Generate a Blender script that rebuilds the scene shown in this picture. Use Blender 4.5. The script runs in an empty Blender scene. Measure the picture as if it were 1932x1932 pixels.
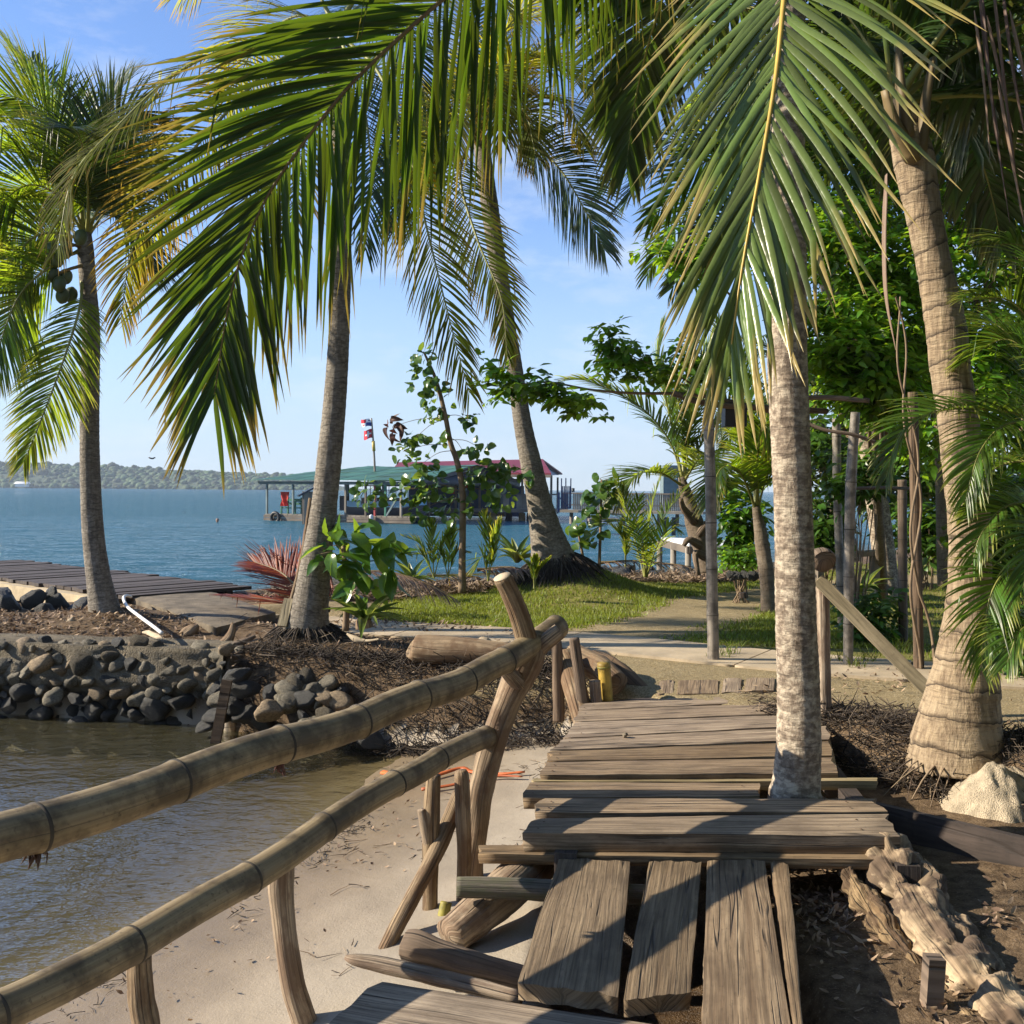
import bpy, math, random
import numpy as np
from math import radians, sin, cos, atan, pi

# ------------------------------------------------------------------ camera, sky, sun, exposure
scene = bpy.context.scene
COL = scene.collection
W_PX = 1932.0                       # the photograph measured on a 1932 px square
EYE = np.array([0.0, 0.0, 1.55])
PITCH = atan(42.0 / W_PX)
ROLL = radians(0.42)
_fw = np.array([0, cos(PITCH), -sin(PITCH)])
_up0 = np.array([0, sin(PITCH), cos(PITCH)])
_rt0 = np.array([1.0, 0, 0])
_rt = _rt0 * cos(ROLL) + _up0 * sin(ROLL)
_up = _up0 * cos(ROLL) - _rt0 * sin(ROLL)

cam_data = bpy.data.cameras.new("camera")
cam = bpy.data.objects.new("camera", cam_data)
COL.objects.link(cam)
cam_data.sensor_width = 36.0
cam_data.lens = 36.0
cam_data.clip_start = 0.05
cam_data.clip_end = 20000.0
from mathutils import Matrix, Vector
cam.matrix_world = Matrix(((_rt[0], _up[0], -_fw[0], EYE[0]),
                           (_rt[1], _up[1], -_fw[1], EYE[1]),
                           (_rt[2], _up[2], -_fw[2], EYE[2]),
                           (0, 0, 0, 1)))
scene.camera = cam

SUN_BEARING = 270.0                 # degrees clockwise from +Y (the way the camera looks)
SUN_ELEV = 28.0
world = bpy.data.worlds.new("World")
scene.world = world
world.use_nodes = True
wt = world.node_tree
wt.nodes.clear()
_sky = wt.nodes.new("ShaderNodeTexSky")
_sky.sky_type = 'NISHITA'
_sky.sun_disc = False
_sky.sun_elevation = radians(SUN_ELEV)
_sky.sun_rotation = radians(SUN_BEARING)
_sky.altitude = 0.0
_sky.air_density = 1.0
_sky.dust_density = 0.0
_sky.ozone_density = 3.0
_bg = wt.nodes.new("ShaderNodeBackground")
_bg.inputs["Strength"].default_value = 0.105
_wo = wt.nodes.new("ShaderNodeOutputWorld")
_tc = wt.nodes.new("ShaderNodeTexCoord")
_mp = wt.nodes.new("ShaderNodeMapping")
_mp.inputs["Scale"].default_value = (5.0, 5.0, 15.0)
_cn = wt.nodes.new("ShaderNodeTexNoise")
_cn.inputs["Scale"].default_value = 1.0
_cn.inputs["Detail"].default_value = 6.0
_cn.inputs["Roughness"].default_value = 0.6
_cr = wt.nodes.new("ShaderNodeMapRange")
_cr.inputs["From Min"].default_value = 0.52
_cr.inputs["From Max"].default_value = 0.74
_cr.inputs["To Max"].default_value = 0.55
_cm = wt.nodes.new("ShaderNodeMix")
_cm.data_type = 'RGBA'
_cm.inputs["B"].default_value = (4.6, 4.9, 5.3, 1)      # thin cloud
wt.links.new(_tc.outputs["Generated"], _mp.inputs["Vector"])
wt.links.new(_mp.outputs["Vector"], _cn.inputs["Vector"])
wt.links.new(_cn.outputs["Fac"], _cr.inputs["Value"])
wt.links.new(_cr.outputs["Result"], _cm.inputs["Factor"])
_tn = wt.nodes.new("ShaderNodeMix")
_tn.data_type = 'RGBA'
_tn.blend_type = 'MULTIPLY'
_tn.inputs["Factor"].default_value = 1.0
_tn.inputs["B"].default_value = (0.88, 0.94, 1.12, 1)      # white balance of the whole sky
wt.links.new(_sky.outputs["Color"], _tn.inputs["A"])
# pale sea haze low all round the horizon
_sz = wt.nodes.new("ShaderNodeSeparateXYZ")
wt.links.new(_tc.outputs["Generated"], _sz.inputs["Vector"])
_hr = wt.nodes.new("ShaderNodeMapRange")
_hr.interpolation_type = 'SMOOTHSTEP'
_hr.inputs["From Min"].default_value = 0.0
_hr.inputs["From Max"].default_value = 0.30
_hr.inputs["To Min"].default_value = 0.80
_hr.inputs["To Max"].default_value = 0.0
wt.links.new(_sz.outputs["Z"], _hr.inputs["Value"])
_hm = wt.nodes.new("ShaderNodeMix")
_hm.data_type = 'RGBA'
_hm.inputs["B"].default_value = (2.9, 3.65, 4.6, 1)
wt.links.new(_hr.outputs["Result"], _hm.inputs["Factor"])
wt.links.new(_tn.outputs["Result"], _hm.inputs["A"])
wt.links.new(_hm.outputs["Result"], _cm.inputs["A"])
wt.links.new(_cm.outputs["Result"], _bg.inputs["Color"])
wt.links.new(_bg.outputs["Background"], _wo.inputs["Surface"])

sun_data = bpy.data.lights.new("sun", 'SUN')
sun_data.energy = 5.0
sun_data.angle = radians(0.53)
sun_data.color = (1.0, 0.89, 0.72)
sun = bpy.data.objects.new("sun", sun_data)
COL.objects.link(sun)
_az = radians(SUN_BEARING)
TO_SUN = Vector((sin(_az) * cos(radians(SUN_ELEV)), cos(_az) * cos(radians(SUN_ELEV)), sin(radians(SUN_ELEV))))
sun.rotation_euler = TO_SUN.to_track_quat('Z', 'Y').to_euler()

vs = scene.view_settings
vs.view_transform = 'Standard'
vs.look = 'None'
vs.exposure = 0.95
vs.gamma = 1.0
vs.use_curve_mapping = False
scene.cycles.max_bounces = 8
scene.cycles.transparent_max_bounces = 12
scene.cycles.diffuse_bounces = 3
scene.cycles.glossy_bounces = 2
scene.cycles.transmission_bounces = 3
scene.cycles.caustics_reflective = False
scene.cycles.caustics_refractive = False

# ------------------------------------------------------------------ helpers
R = np.random.default_rng(11)
random.seed(11)
UPV = np.array([0, 0, 1.0])
WATER = -0.65


def ray(x, y):
    return _fw + (x - 966.0) / W_PX * _rt + (966.0 - y) / W_PX * _up


def A(x, y, Y):
    """point of the place seen at (x, y) that stands Y metres ahead"""
    d = ray(x, y)
    return EYE + d * (Y / d[1])


def G(x, y, z):
    """point of the place seen at (x, y) at height z"""
    d = ray(x, y)
    return EYE + d * ((z - EYE[2]) / d[2])


def AP(pts, Y=None):
    return np.array([A(p[0], p[1], p[2] if len(p) > 2 else Y) for p in pts])


def nrm(v):
    v = np.asarray(v, float)
    return v / np.maximum(np.linalg.norm(v, axis=-1, keepdims=True), 1e-9)


def smooth(a, b, x):
    t = np.clip((x - a) / (b - a), 0, 1)
    return t * t * (3 - 2 * t)


def _hash(i, j, k):
    n = (i * 374761393 + j * 668265263 + k * 1442695041) & 0xFFFFFFFF
    n = ((n ^ (n >> 13)) * 1274126177) & 0xFFFFFFFF
    n = (n ^ (n >> 16)) & 0xFFFFFFFF
    return n.astype(np.float64) / 4294967295.0


def vnoise(P):
    P = np.asarray(P, float)
    I = np.floor(P).astype(np.int64)
    f = P - I
    f = f * f * (3 - 2 * f)
    i, j, k = I[..., 0], I[..., 1], I[..., 2]
    fx, fy, fz = f[..., 0], f[..., 1], f[..., 2]
    def L(a, b, t): return a + (b - a) * t
    x00 = L(_hash(i, j, k), _hash(i + 1, j, k), fx)
    x10 = L(_hash(i, j + 1, k), _hash(i + 1, j + 1, k), fx)
    x01 = L(_hash(i, j, k + 1), _hash(i + 1, j, k + 1), fx)
    x11 = L(_hash(i, j + 1, k + 1), _hash(i + 1, j + 1, k + 1), fx)
    return L(L(x00, x10, fy), L(x01, x11, fy), fz) * 2 - 1


def fbm(P, oct=4, gain=0.5):
    P = np.asarray(P, float)
    s = 0; a = 1.0; t = 0
    for o in range(oct):
        s = s + a * vnoise(P * (2 ** o) + 17.3 * o)
        t += a
        a *= gain
    return s / t


def fbm2(x, y, sc, oct=4, z=0.0):
    return fbm(np.stack([np.asarray(x) * sc, np.asarray(y) * sc, np.zeros_like(np.asarray(x, float)) + z], -1), oct)


def mesh_from(name, V, F, uv=None, col=None, smooth_=True):
    me = bpy.data.meshes.new(name)
    V = np.asarray(V, np.float32)
    F = [np.asarray(f, np.int32) for f in F if len(f)]
    loops = np.concatenate([f.ravel() for f in F])
    tot = np.concatenate([np.full(len(f), f.shape[1], np.int32) for f in F])
    start = np.concatenate([[0], np.cumsum(tot)[:-1]]).astype(np.int32)
    me.vertices.add(len(V))
    me.vertices.foreach_set('co', V.ravel())
    me.loops.add(len(loops))
    me.loops.foreach_set('vertex_index', loops)
    me.polygons.add(len(tot))
    me.polygons.foreach_set('loop_start', start)
    if smooth_:
        me.polygons.foreach_set('use_smooth', np.ones(len(tot), bool))
    me.update(calc_edges=True)
    if uv is not None:
        ul = me.uv_layers.new(name='UVMap')
        ul.uv.foreach_set('vector', np.asarray(uv, np.float32)[loops].ravel())
    if col is not None:
        ca = me.color_attributes.new('lf', 'FLOAT_COLOR', 'POINT')
        ca.data.foreach_set('color', np.asarray(col, np.float32).ravel())
    return me


class MB:
    """collects pieces of ONE mesh"""
    def __init__(s):
        s.V = []; s.F = []; s.U = []; s.C = []; s.n = 0

    def add(s, V, F, uv=None, col=None):
        V = np.asarray(V, float)
        s.V.append(V)
        for f in F:
            s.F.append(np.asarray(f, np.int64) + s.n)
        s.U.append(np.zeros((len(V), 2)) if uv is None else np.asarray(uv, float))
        s.C.append(np.zeros((len(V), 4)) if col is None else np.asarray(col, float))
        s.n += len(V)
        return s

    def mesh(s, name, sm=True):
        return mesh_from(name, np.concatenate(s.V), s.F, np.concatenate(s.U), np.concatenate(s.C), sm)

    def build(s, name, mat, parent=None, sm=True, loc=None):
        V = np.concatenate(s.V)
        return obj(name, mesh_from(name, V, s.F, np.concatenate(s.U), np.concatenate(s.C), sm), mat, parent)


def obj(name, me, mat, parent=None):
    if mat is not None and len(me.materials) == 0:
        me.materials.append(mat)
    o = bpy.data.objects.new(name, me)
    COL.objects.link(o)
    if parent is not None:
        o.parent = parent
        o.matrix_parent_inverse = Matrix.Translation(parent.location).inverted() if parent.type == 'EMPTY' else Matrix.Identity(4)
    return o


def thing(name, label, cat, loc, group=None):
    o = bpy.data.objects.new(name, None)
    o.empty_display_size = 0.2
    o.location = [float(c) for c in loc]
    COL.objects.link(o)
    o['label'] = label
    o['category'] = cat
    if group:
        o['group'] = group
    return o


def tag(o, label, cat, group=None):
    o['label'] = label
    o['category'] = cat
    if group:
        o['group'] = group
    return o


def kind(o, k):
    o['kind'] = k
    return o


def spline(P, n):
    """Catmull-Rom through P, n points evenly by parameter"""
    P = np.asarray(P, float)
    if len(P) == 2:
        t = np.linspace(0, 1, n)[:, None]
        return P[0] * (1 - t) + P[1] * t
    Q = np.vstack([2 * P[0] - P[1], P, 2 * P[-1] - P[-2]])
    m = len(P) - 1
    u = np.linspace(0, m, n)
    i = np.minimum(u.astype(int), m - 1)
    t = (u - i)[:, None]
    a, b, c, d = Q[i], Q[i + 1], Q[i + 2], Q[i + 3]
    return 0.5 * ((2 * b) + (-a + c) * t + (2 * a - 5 * b + 4 * c - d) * t ** 2 + (-a + 3 * b - 3 * c + d) * t ** 3)


def resample(P, n):
    """evenly by length"""
    D = np.concatenate([[0], np.cumsum(np.linalg.norm(np.diff(P, axis=0), axis=1))])
    s = np.linspace(0, D[-1], n)
    return np.stack([np.interp(s, D, P[:, k]) for k in range(P.shape[1])], -1)


def tube(mb, P, rad, n=10, cap=True, amp=0.0, nsc=6.0, seed=0.0, flat=1.0, col=None, capbulge=0.0):
    """P (m,3) centreline, rad (m,) radii; uv = (around, metres along)"""
    P = np.asarray(P, float)
    m = len(P)
    rad = np.broadcast_to(np.asarray(rad, float), (m,))
    T = np.gradient(P, axis=0)
    T = nrm(T)
    ref = np.array([0, 1.0, 0]) if abs(T[0][1]) < 0.9 else np.array([0, 0, 1.0])
    B = np.zeros_like(P)
    b = ref - T[0] * np.dot(ref, T[0])
    for i in range(m):
        b = b - T[i] * np.dot(b, T[i])
        b = b / np.linalg.norm(b)
        B[i] = b
    C = np.cross(T, B)
    th = np.linspace(0, 2 * pi, n + 1)
    ca, sa = np.cos(th), np.sin(th) * flat
    D = np.concatenate([[0], np.cumsum(np.linalg.norm(np.diff(P, axis=0), axis=1))])
    r = np.repeat(rad[:, None], n + 1, 1)
    if amp:
        q = np.stack([np.cos(th)[None, :] * nsc * 0.25 + 0 * D[:, None], np.sin(th)[None, :] * nsc * 0.25 + 0 * D[:, None], D[:, None] * nsc + 0 * th[None, :] + seed], -1)
        r = r * (1 + amp * fbm(q, 3))
    V = P[:, None, :] + r[..., None] * (B[:, None, :] * ca[None, :, None] + C[:, None, :] * sa[None, :, None])
    V = V.reshape(-1, 3)
    uv = np.stack([np.repeat((th / (2 * pi))[None, :], m, 0), np.repeat(D[:, None], n + 1, 1) + seed], -1).reshape(-1, 2)
    idx = np.arange(m * (n + 1)).reshape(m, n + 1)
    F = np.stack([idx[:-1, :-1], idx[:-1, 1:], idx[1:, 1:], idx[1:, :-1]], -1).reshape(-1, 4)
    Fs = [F]
    if cap:
        nv = len(V)
        e0 = P[0] - T[0] * capbulge
        e1 = P[-1] + T[-1] * capbulge
        V = np.vstack([V, e0, e1])
        uv = np.vstack([uv, [[0.5, seed]], [[0.5, D[-1] + seed]]])
        Fs.append(np.stack([np.full(n, nv), idx[0, 1:], idx[0, :-1]], -1))
        Fs.append(np.stack([np.full(n, nv + 1), idx[-1, :-1], idx[-1, 1:]], -1))
    cc = None
    if col is not None:
        cc = np.tile(np.asarray(col, float), (len(V), 1))
    mb.add(V, Fs, uv, cc)
    return mb


def box(mb, c, s, rz=0.0, uvs=None):
    """box centred at c with full size s turned by rz about z"""
    x, y, z = np.asarray(s, float) / 2
    v = np.array([[-x, -y, -z], [x, -y, -z], [x, y, -z], [-x, y, -z], [-x, -y, z], [x, -y, z], [x, y, z], [-x, y, z]])
    ca, sa = cos(rz), sin(rz)
    v = v @ np.array([[ca, sa, 0], [-sa, ca, 0], [0, 0, 1]]) + np.asarray(c)
    # separate corners per side so that edges stay sharp under smooth shading
    F = [[3, 2, 1, 0], [4, 5, 6, 7], [0, 1, 5, 4], [1, 2, 6, 5], [2, 3, 7, 6], [3, 0, 4, 7]]
    V = np.concatenate([v[f] for f in F])
    dims = [(s[0], s[1]), (s[0], s[1]), (s[0], s[2]), (s[1], s[2]), (s[0], s[2]), (s[1], s[2])]
    uv = np.concatenate([np.array([[0, 0], [d[0], 0], [d[0], d[1]], [0, d[1]]]) for d in dims])
    mb.add(V, [np.arange(24).reshape(6, 4)], uv)
    return mb


def beam(mb, a, b, w, h, up=(0, 0, 1)):
    """rectangular bar from a to b, w across, h along up"""
    a = np.asarray(a, float); b = np.asarray(b, float)
    t = nrm(b - a)
    u = np.asarray(up, float)
    u = nrm(u - t * np.dot(u, t))
    s = np.cross(t, u)
    L = np.linalg.norm(b - a)
    q = [(-1, -1), (1, -1), (1, 1), (-1, 1)]
    v = np.array([p + s * i * w / 2 + u * j * h / 2 for p in (a, b) for i, j in q])
    F = [[0, 1, 2, 3], [7, 6, 5, 4], [0, 4, 5, 1], [1, 5, 6, 2], [2, 6, 7, 3], [3, 7, 4, 0]]
    V = np.concatenate([v[f] for f in F])
    uv = np.concatenate([[[0, 0], [0, w], [h, w], [h, 0]]] * 2 + [[[0, 0], [L, 0], [L, w], [0, w]]] * 4)
    mb.add(V, [np.arange(24).reshape(6, 4)], uv)
    return mb


def bx(name, mat, parent, c, s, rz=0.0):
    return box(MB(), c, s, rz).build(name, mat, parent, sm=False)


def bar(name, mat, parent, a, b, w, h, up=(0, 0, 1)):
    return beam(MB(), a, b, w, h, up).build(name, mat, parent, sm=False)


def rod(name, mat, parent, P, r, n=8, **k):
    P = np.asarray(P, float)
    return tube(MB(), P, np.broadcast_to(np.asarray(r, float), (len(P),)), n, **k).build(name, mat, parent)


# ------------------------------------------------------------------ materials
class NT:
    def __init__(s, name):
        s.m = bpy.data.materials.new(name)
        s.m.use_nodes = True
        s.t = s.m.node_tree
        s.t.nodes.clear()
        s.out = s.t.nodes.new('ShaderNodeOutputMaterial')

    def n(s, typ, ins=None, out=0, **props):
        nd = s.t.nodes.new('ShaderNode' + typ)
        for k, v in props.items():
            setattr(nd, k, v)
        for k, v in (ins or {}).items():
            sk = nd.inputs[k]
            if isinstance(v, bpy.types.NodeSocket):
                s.t.links.new(v, sk)
            else:
                if hasattr(sk.default_value, '__len__') and not hasattr(v, '__len__'):
                    v = (v,) * len(sk.default_value)
                if hasattr(sk.default_value, '__len__') and len(sk.default_value) == 4 and len(v) == 3:
                    v = (*v, 1)
                sk.default_value = v
        return nd.outputs[out]

    def math(s, op, a, b=0.0, c=0.0, clamp=False):
        return s.n('Math', {0: a, 1: b, 2: c}, operation=op, use_clamp=clamp)

    def mix(s, f, a, b, blend='MIX'):
        nd = s.t.nodes.new('ShaderNodeMix')
        nd.data_type = 'RGBA'
        nd.blend_type = blend
        for sk, v in ((nd.inputs[0], f), (nd.inputs[6], a), (nd.inputs[7], b)):
            if isinstance(v, bpy.types.NodeSocket):
                s.t.links.new(v, sk)
            else:
                sk.default_value = v if not hasattr(v, '__len__') else ((*v, 1) if len(v) == 3 else v)
        return nd.outputs[2]

    def rng(s, v, a, b, c=0.0, d=1.0):
        return s.n('MapRange', {'Value': v, 'From Min': a, 'From Max': b, 'To Min': c, 'To Max': d})

    def noise(s, vec, scale, detail=4, rough=0.55, out=0):
        i = {'Scale': scale, 'Detail': detail, 'Roughness': rough}
        if vec is not None:
            i['Vector'] = vec
        return s.n('TexNoise', i, out)

    def mapv(s, vec, sc, loc=(0, 0, 0)):
        i = {'Vector': vec, 'Scale': sc}
        if isinstance(loc, bpy.types.NodeSocket):
            i['Location'] = loc
        else:
            i['Location'] = loc
        return s.n('Mapping', i)

    def bump(s, h, strength, dist=0.01, nrm_=None):
        i = {'Height': h, 'Strength': strength, 'Distance': dist}
        if nrm_ is not None:
            i['Normal'] = nrm_
        return s.n('Bump', i)

    def bsdf(s, color, rough=0.7, normal=None, **kw):
        i = {'Base Color': color, 'Roughness': rough}
        if normal is not None:
            i['Normal'] = normal
        for k, v in kw.items():
            i[k.replace('_', ' ')] = v
        return s.n('BsdfPrincipled', i)

    def done(s, sh, vol=None):
        if sh is not None:
            s.t.links.new(sh, s.out.inputs['Surface'])
        if vol is not None:
            s.t.links.new(vol, s.out.inputs['Volume'])
        return s.m


def m_plain(name, col, rough=0.6, var=0.25, scale=4.0, bump=0.15, metal=0.0, bd=0.005):
    q = NT(name)
    tc = q.n('TexCoord', out=3)
    nz = q.noise(tc, scale, 5)
    oi = q.n('ObjectInfo', out=5)
    c = q.mix(q.rng(nz, 0.3, 0.7), [x * (1 - var) for x in col], [min(1, x * (1 + var)) for x in col])
    c = q.n('HueSaturation', {'Value': q.rng(oi, 0, 1, 1 - var * 0.6, 1 + var * 0.6), 'Color': c})
    nb = q.bump(q.noise(tc, scale * 9, 4), bump, bd)
    return q.done(q.bsdf(c, rough, nb, Metallic=metal))


def m_palm_bark(name, dark, light, ring=14.0, patch=0.5, lich=(0.42, 0.39, 0.32), ringdark=0.6, bumpd=0.02, blotch=4.0, keep=0.40, fz=13.0, mott=0.0):
    q = NT(name)
    uv = q.n('UVMap')
    ob = q.n('TexCoord', out=3)
    warp = q.noise(ob, 2.5, 3)
    sep = q.n('SeparateXYZ', {0: uv}, 1)
    v = q.math('ADD', sep, q.math('MULTIPLY', warp, 0.22))
    v = q.math('ADD', v, q.math('MULTIPLY', q.noise(ob, 9, 3), 0.06))
    fr = q.math('FRACT', q.math('MULTIPLY', v, ring))
    line = q.rng(fr, 0.0, 0.16, 1.0, 0.0)
    line = q.math('MULTIPLY', line, q.rng(q.noise(q.mapv(ob, (6, 6, 3)), 1.0, 3), keep, keep + 0.22))
    step = q.rng(fr, 0.0, 1.0, 1.0, 0.4)
    fib = q.noise(q.mapv(ob, (34, 34, fz)), 1.0, 5, 0.7)
    blo = q.noise(ob, blotch, 6, 0.65)
    c = q.mix(q.rng(fib, 0.3, 0.7), dark, light)
    c = q.mix(q.rng(blo, 0.48, 0.60, 0, patch), c, lich)
    if mott:
        mo = q.noise(q.mapv(ob, (26, 26, 40)), 1.0, 5, 0.6)
        c = q.mix(q.rng(mo, 0.50, 0.56, 0, mott), c, [x * 0.42 for x in dark])
        c = q.mix(q.rng(mo, 0.47, 0.40, 0, mott), c, [min(1, x * 1.12) for x in lich])
    hor = q.noise(q.mapv(ob, (7, 7, 60)), 1.0, 4, 0.6)
    c = q.mix(q.rng(hor, 0.55, 0.7, 0, 0.55), c, [x * 0.35 for x in dark])
    c = q.mix(q.math('MULTIPLY', line, ringdark), c, [x * 0.3 for x in dark])
    h = q.math('ADD', q.math('MULTIPLY', step, 0.6), q.math('MULTIPLY', fib, 0.5))
    h = q.math('ADD', h, q.math('MULTIPLY', hor, -0.5))
    h = q.math('ADD', h, q.math('MULTIPLY', blo, 0.4))
    return q.done(q.bsdf(c, 0.85, q.bump(h, 0.9, bumpd)))


def m_wood(name, c0, c1, crack=0.6, rough=0.8, gs=1.0, bumpd=0.006, along='u', moss=0.0, mcol=(0.10, 0.11, 0.05), msc=6.0):
    """weathered wood, grain along the uv length"""
    q = NT(name)
    uv = q.n('UVMap')
    oi = q.n('ObjectInfo', out=5)
    off = q.n('CombineXYZ', {0: q.math('MULTIPLY', oi, 37.0), 1: q.math('MULTIPLY', oi, 91.0)})
    vv = q.n('VectorMath', {0: uv, 1: off}, operation='ADD')
    if along == 'v':
        sx = q.n('SeparateXYZ', {0: vv}); sy = q.n('SeparateXYZ', {0: vv}, 1)
        vv = q.n('CombineXYZ', {0: sy, 1: q.math('MULTIPLY', sx, 0.5)})
    wob = q.noise(q.mapv(vv, (1.1, 3.0, 1)), 1.0, 2, 0.5, out=1)
    wv = q.n('VectorMath', {0: vv, 1: q.n('VectorMath', {0: wob, 'Scale': 0.035}, operation='SCALE')}, operation='ADD')
    g1 = q.noise(q.mapv(wv, (1.1 * gs, 30 * gs, 1)), 1.0, 5, 0.6)
    g2 = q.noise(q.mapv(wv, (2.6 * gs, 95 * gs, 1)), 1.0, 4, 0.6)
    ck = q.noise(q.mapv(wv, (0.45 * gs, 17 * gs, 1), (5, 3, 0)), 1.0, 2, 0.4)
    ckm = q.rng(q.noise(q.mapv(vv, (2.0, 9.0, 1), (1, 7, 0)), 1.0, 2), 0.44, 0.54)
    spk = q.noise(q.mapv(vv, (26, 75, 1)), 1.0, 3, 0.7)
    ckl = q.math('SUBTRACT', 1.0, q.rng(q.math('ABSOLUTE', q.math('SUBTRACT', ck, 0.5)), 0.0, 0.021), clamp=True)
    ckl = q.math('MULTIPLY', ckl, ckm)
    stain = q.noise(q.mapv(vv, (2.5, 4, 1), (9, 1, 0)), 1.0, 5, 0.6)
    c = q.mix(q.rng(g1, 0.3, 0.72), c0, c1)
    c = q.mix(q.rng(g2, 0.44, 0.66, 0, 0.75), c, [x * 0.42 for x in c0])
    c = q.mix(q.rng(spk, 0.56, 0.70, 0, 0.45), c, [x * 0.45 for x in c0])
    c = q.mix(q.rng(stain, 0.48, 0.66, 0, 0.6), c, [x * 0.5 for x in c0])
    if moss:
        c = q.mix(q.rng(q.noise(q.mapv(vv, (1, 1.6, 1)), msc, 5, 0.65), 0.47, 0.56, 0, moss), c, mcol)
    c = q.mix(q.math('MULTIPLY', ckl, crack), c, (0.02, 0.014, 0.01))
    c = q.n('HueSaturation', {'Value': q.rng(oi, 0, 1, 0.72, 1.22), 'Saturation': q.rng(oi, 0, 1, 1.15, 0.8), 'Color': c})
    h = q.math('ADD', q.math('MULTIPLY', g1, 0.7), q.math('MULTIPLY', g2, 0.35))
    h = q.math('SUBTRACT', h, q.math('MULTIPLY', ckl, 1.0 * crack))
    return q.done(q.bsdf(c, rough, q.bump(h, 0.8, bumpd)))


def m_leaf(name, base, trans, tip=(0.30, 0.22, 0.06), tipw=0.35, rough=0.38, tw=0.45, var=0.40, brown=0.0, spec=0.5, ripple=0.0):
    """leaf blades; lf = (along blade, random, age, along frond)"""
    q = NT(name)
    at = q.n('Attribute', attribute_name='lf')
    s = q.n('SeparateColor', {0: at}, 0)
    rn = q.n('SeparateColor', {0: at}, 1)
    age = q.n('SeparateColor', {0: at}, 2)
    tc = q.n('TexCoord', out=3)
    nz = q.noise(tc, 3.0, 4)
    k = q.rng(q.math('ADD', q.math('MULTIPLY', rn, 0.8), q.math('MULTIPLY', nz, 0.5)), 0.3, 0.9, 1 - var, 1 + var)
    cb = q.n('HueSaturation', {'Color': (*base, 1), 'Value': k, 'Hue': q.rng(rn, 0, 1, 0.485, 0.515)})
    ct = q.n('HueSaturation', {'Color': (*trans, 1), 'Value': k, 'Hue': q.rng(rn, 0, 1, 0.48, 0.51)})
    e = q.math('ADD', q.math('ADD', s, q.math('MULTIPLY', rn, 0.30)), q.math('MULTIPLY', age, 0.6))
    e = q.math('ADD', e, q.math('MULTIPLY', q.math('SUBTRACT', nz, 0.5), 0.5))
    f = q.rng(e, 1.18 - tipw, 1.25 - tipw * 0.4, 0, 1)
    f = q.math('MULTIPLY', f, 0.9)
    cb = q.mix(f, cb, tip)
    ct = q.mix(f, ct, [min(1, x * 1.6) for x in tip])
    nb = q.bump(q.noise(q.mapv(tc, (9, 9, 9)), 1.0, 3), ripple, 0.03) if ripple else None
    p = q.bsdf(cb, rough, nb, Specular_IOR_Level=spec)
    t = q.n('BsdfTranslucent', {'Color': ct})
    mx = q.n('MixShader', {0: tw, 1: p, 2: t})
    return q.done(mx)


def m_objleaf(name, base, trans, rough=0.35, tw=0.4, var=0.3):
    """single-leaf objects; each object differs"""
    q = NT(name)
    oi = q.n('ObjectInfo', out=5)
    tc = q.n('TexCoord', out=3)
    uv = q.n('UVMap')
    k = q.rng(oi, 0, 1, 1 - var, 1 + var)
    nz = q.noise(tc, 14, 3)
    k2 = q.math('MULTIPLY', k, q.rng(nz, 0.3, 0.7, 0.85, 1.15))
    cb = q.n('HueSaturation', {'Color': (*base, 1), 'Value': k2, 'Hue': q.rng(oi, 0, 1, 0.515, 0.475)})
    ct = q.n('HueSaturation', {'Color': (*trans, 1), 'Value': k2, 'Hue': q.rng(oi, 0, 1, 0.51, 0.475)})
    mid = q.n('SeparateXYZ', {0: uv})
    vein = q.rng(q.math('ABSOLUTE', q.math('SUBTRACT', mid, 0.5)), 0.0, 0.05, 0.5, 0.0)
    cb = q.mix(vein, cb, [min(1, x * 2.4) for x in base])
    p = q.bsdf(cb, rough)
    t = q.n('BsdfTranslucent', {'Color': ct})
    return q.done(q.n('MixShader', {0: tw, 1: p, 2: t}))


M = {}
M['bark_grey'] = m_palm_bark('bark_grey', (0.10, 0.083, 0.062), (0.235, 0.198, 0.15), 16, 0.45, (0.31, 0.275, 0.22), 0.8, 0.02, 5.0, 0.3, 9.0, 0.3)
M['bark_pale'] = m_palm_bark('bark_pale', (0.15, 0.105, 0.07), (0.34, 0.27, 0.195), 26, 0.85, (0.50, 0.42, 0.31), 0.45, 0.025, 9.0, 0.4, 13.0, 0.42)
M['bark_tan'] = m_palm_bark('bark_tan', (0.12, 0.078, 0.045), (0.40, 0.30, 0.185), 5.6, 0.45, (0.44, 0.345, 0.225), 1.0, 0.03, 5.0, 0.1, 4.0)
M['bark_dark'] = m_palm_bark('bark_dark', (0.09, 0.065, 0.045), (0.20, 0.15, 0.10), 12, 0.3, (0.26, 0.22, 0.16), 0.6)
M['plank'] = m_wood('plank_weathered', (0.19, 0.125, 0.072), (0.46, 0.345, 0.22), 1.0)
M['plank_old'] = m_wood('plank_split', (0.16, 0.11, 0.066), (0.40, 0.305, 0.20), 1.0, 0.85, 1.0, 0.010)
M['plank_dark'] = m_wood('plank_dark', (0.055, 0.042, 0.035), (0.12, 0.09, 0.075), 0.5)
M['plank_pale'] = m_wood('plank_pale', (0.36, 0.29, 0.17), (0.58, 0.48, 0.31), 0.4)
M['drift'] = m_wood('driftwood', (0.24, 0.165, 0.10), (0.52, 0.39, 0.245), 0.6, 0.85, 0.7, 0.02, 'v', 0.65, (0.15, 0.082, 0.042), 4.0)
M['drift_dark'] = m_wood('driftwood_dark', (0.12, 0.08, 0.05), (0.24, 0.165, 0.105), 0.9, 0.9, 0.5, 0.015, 'v')
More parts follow.
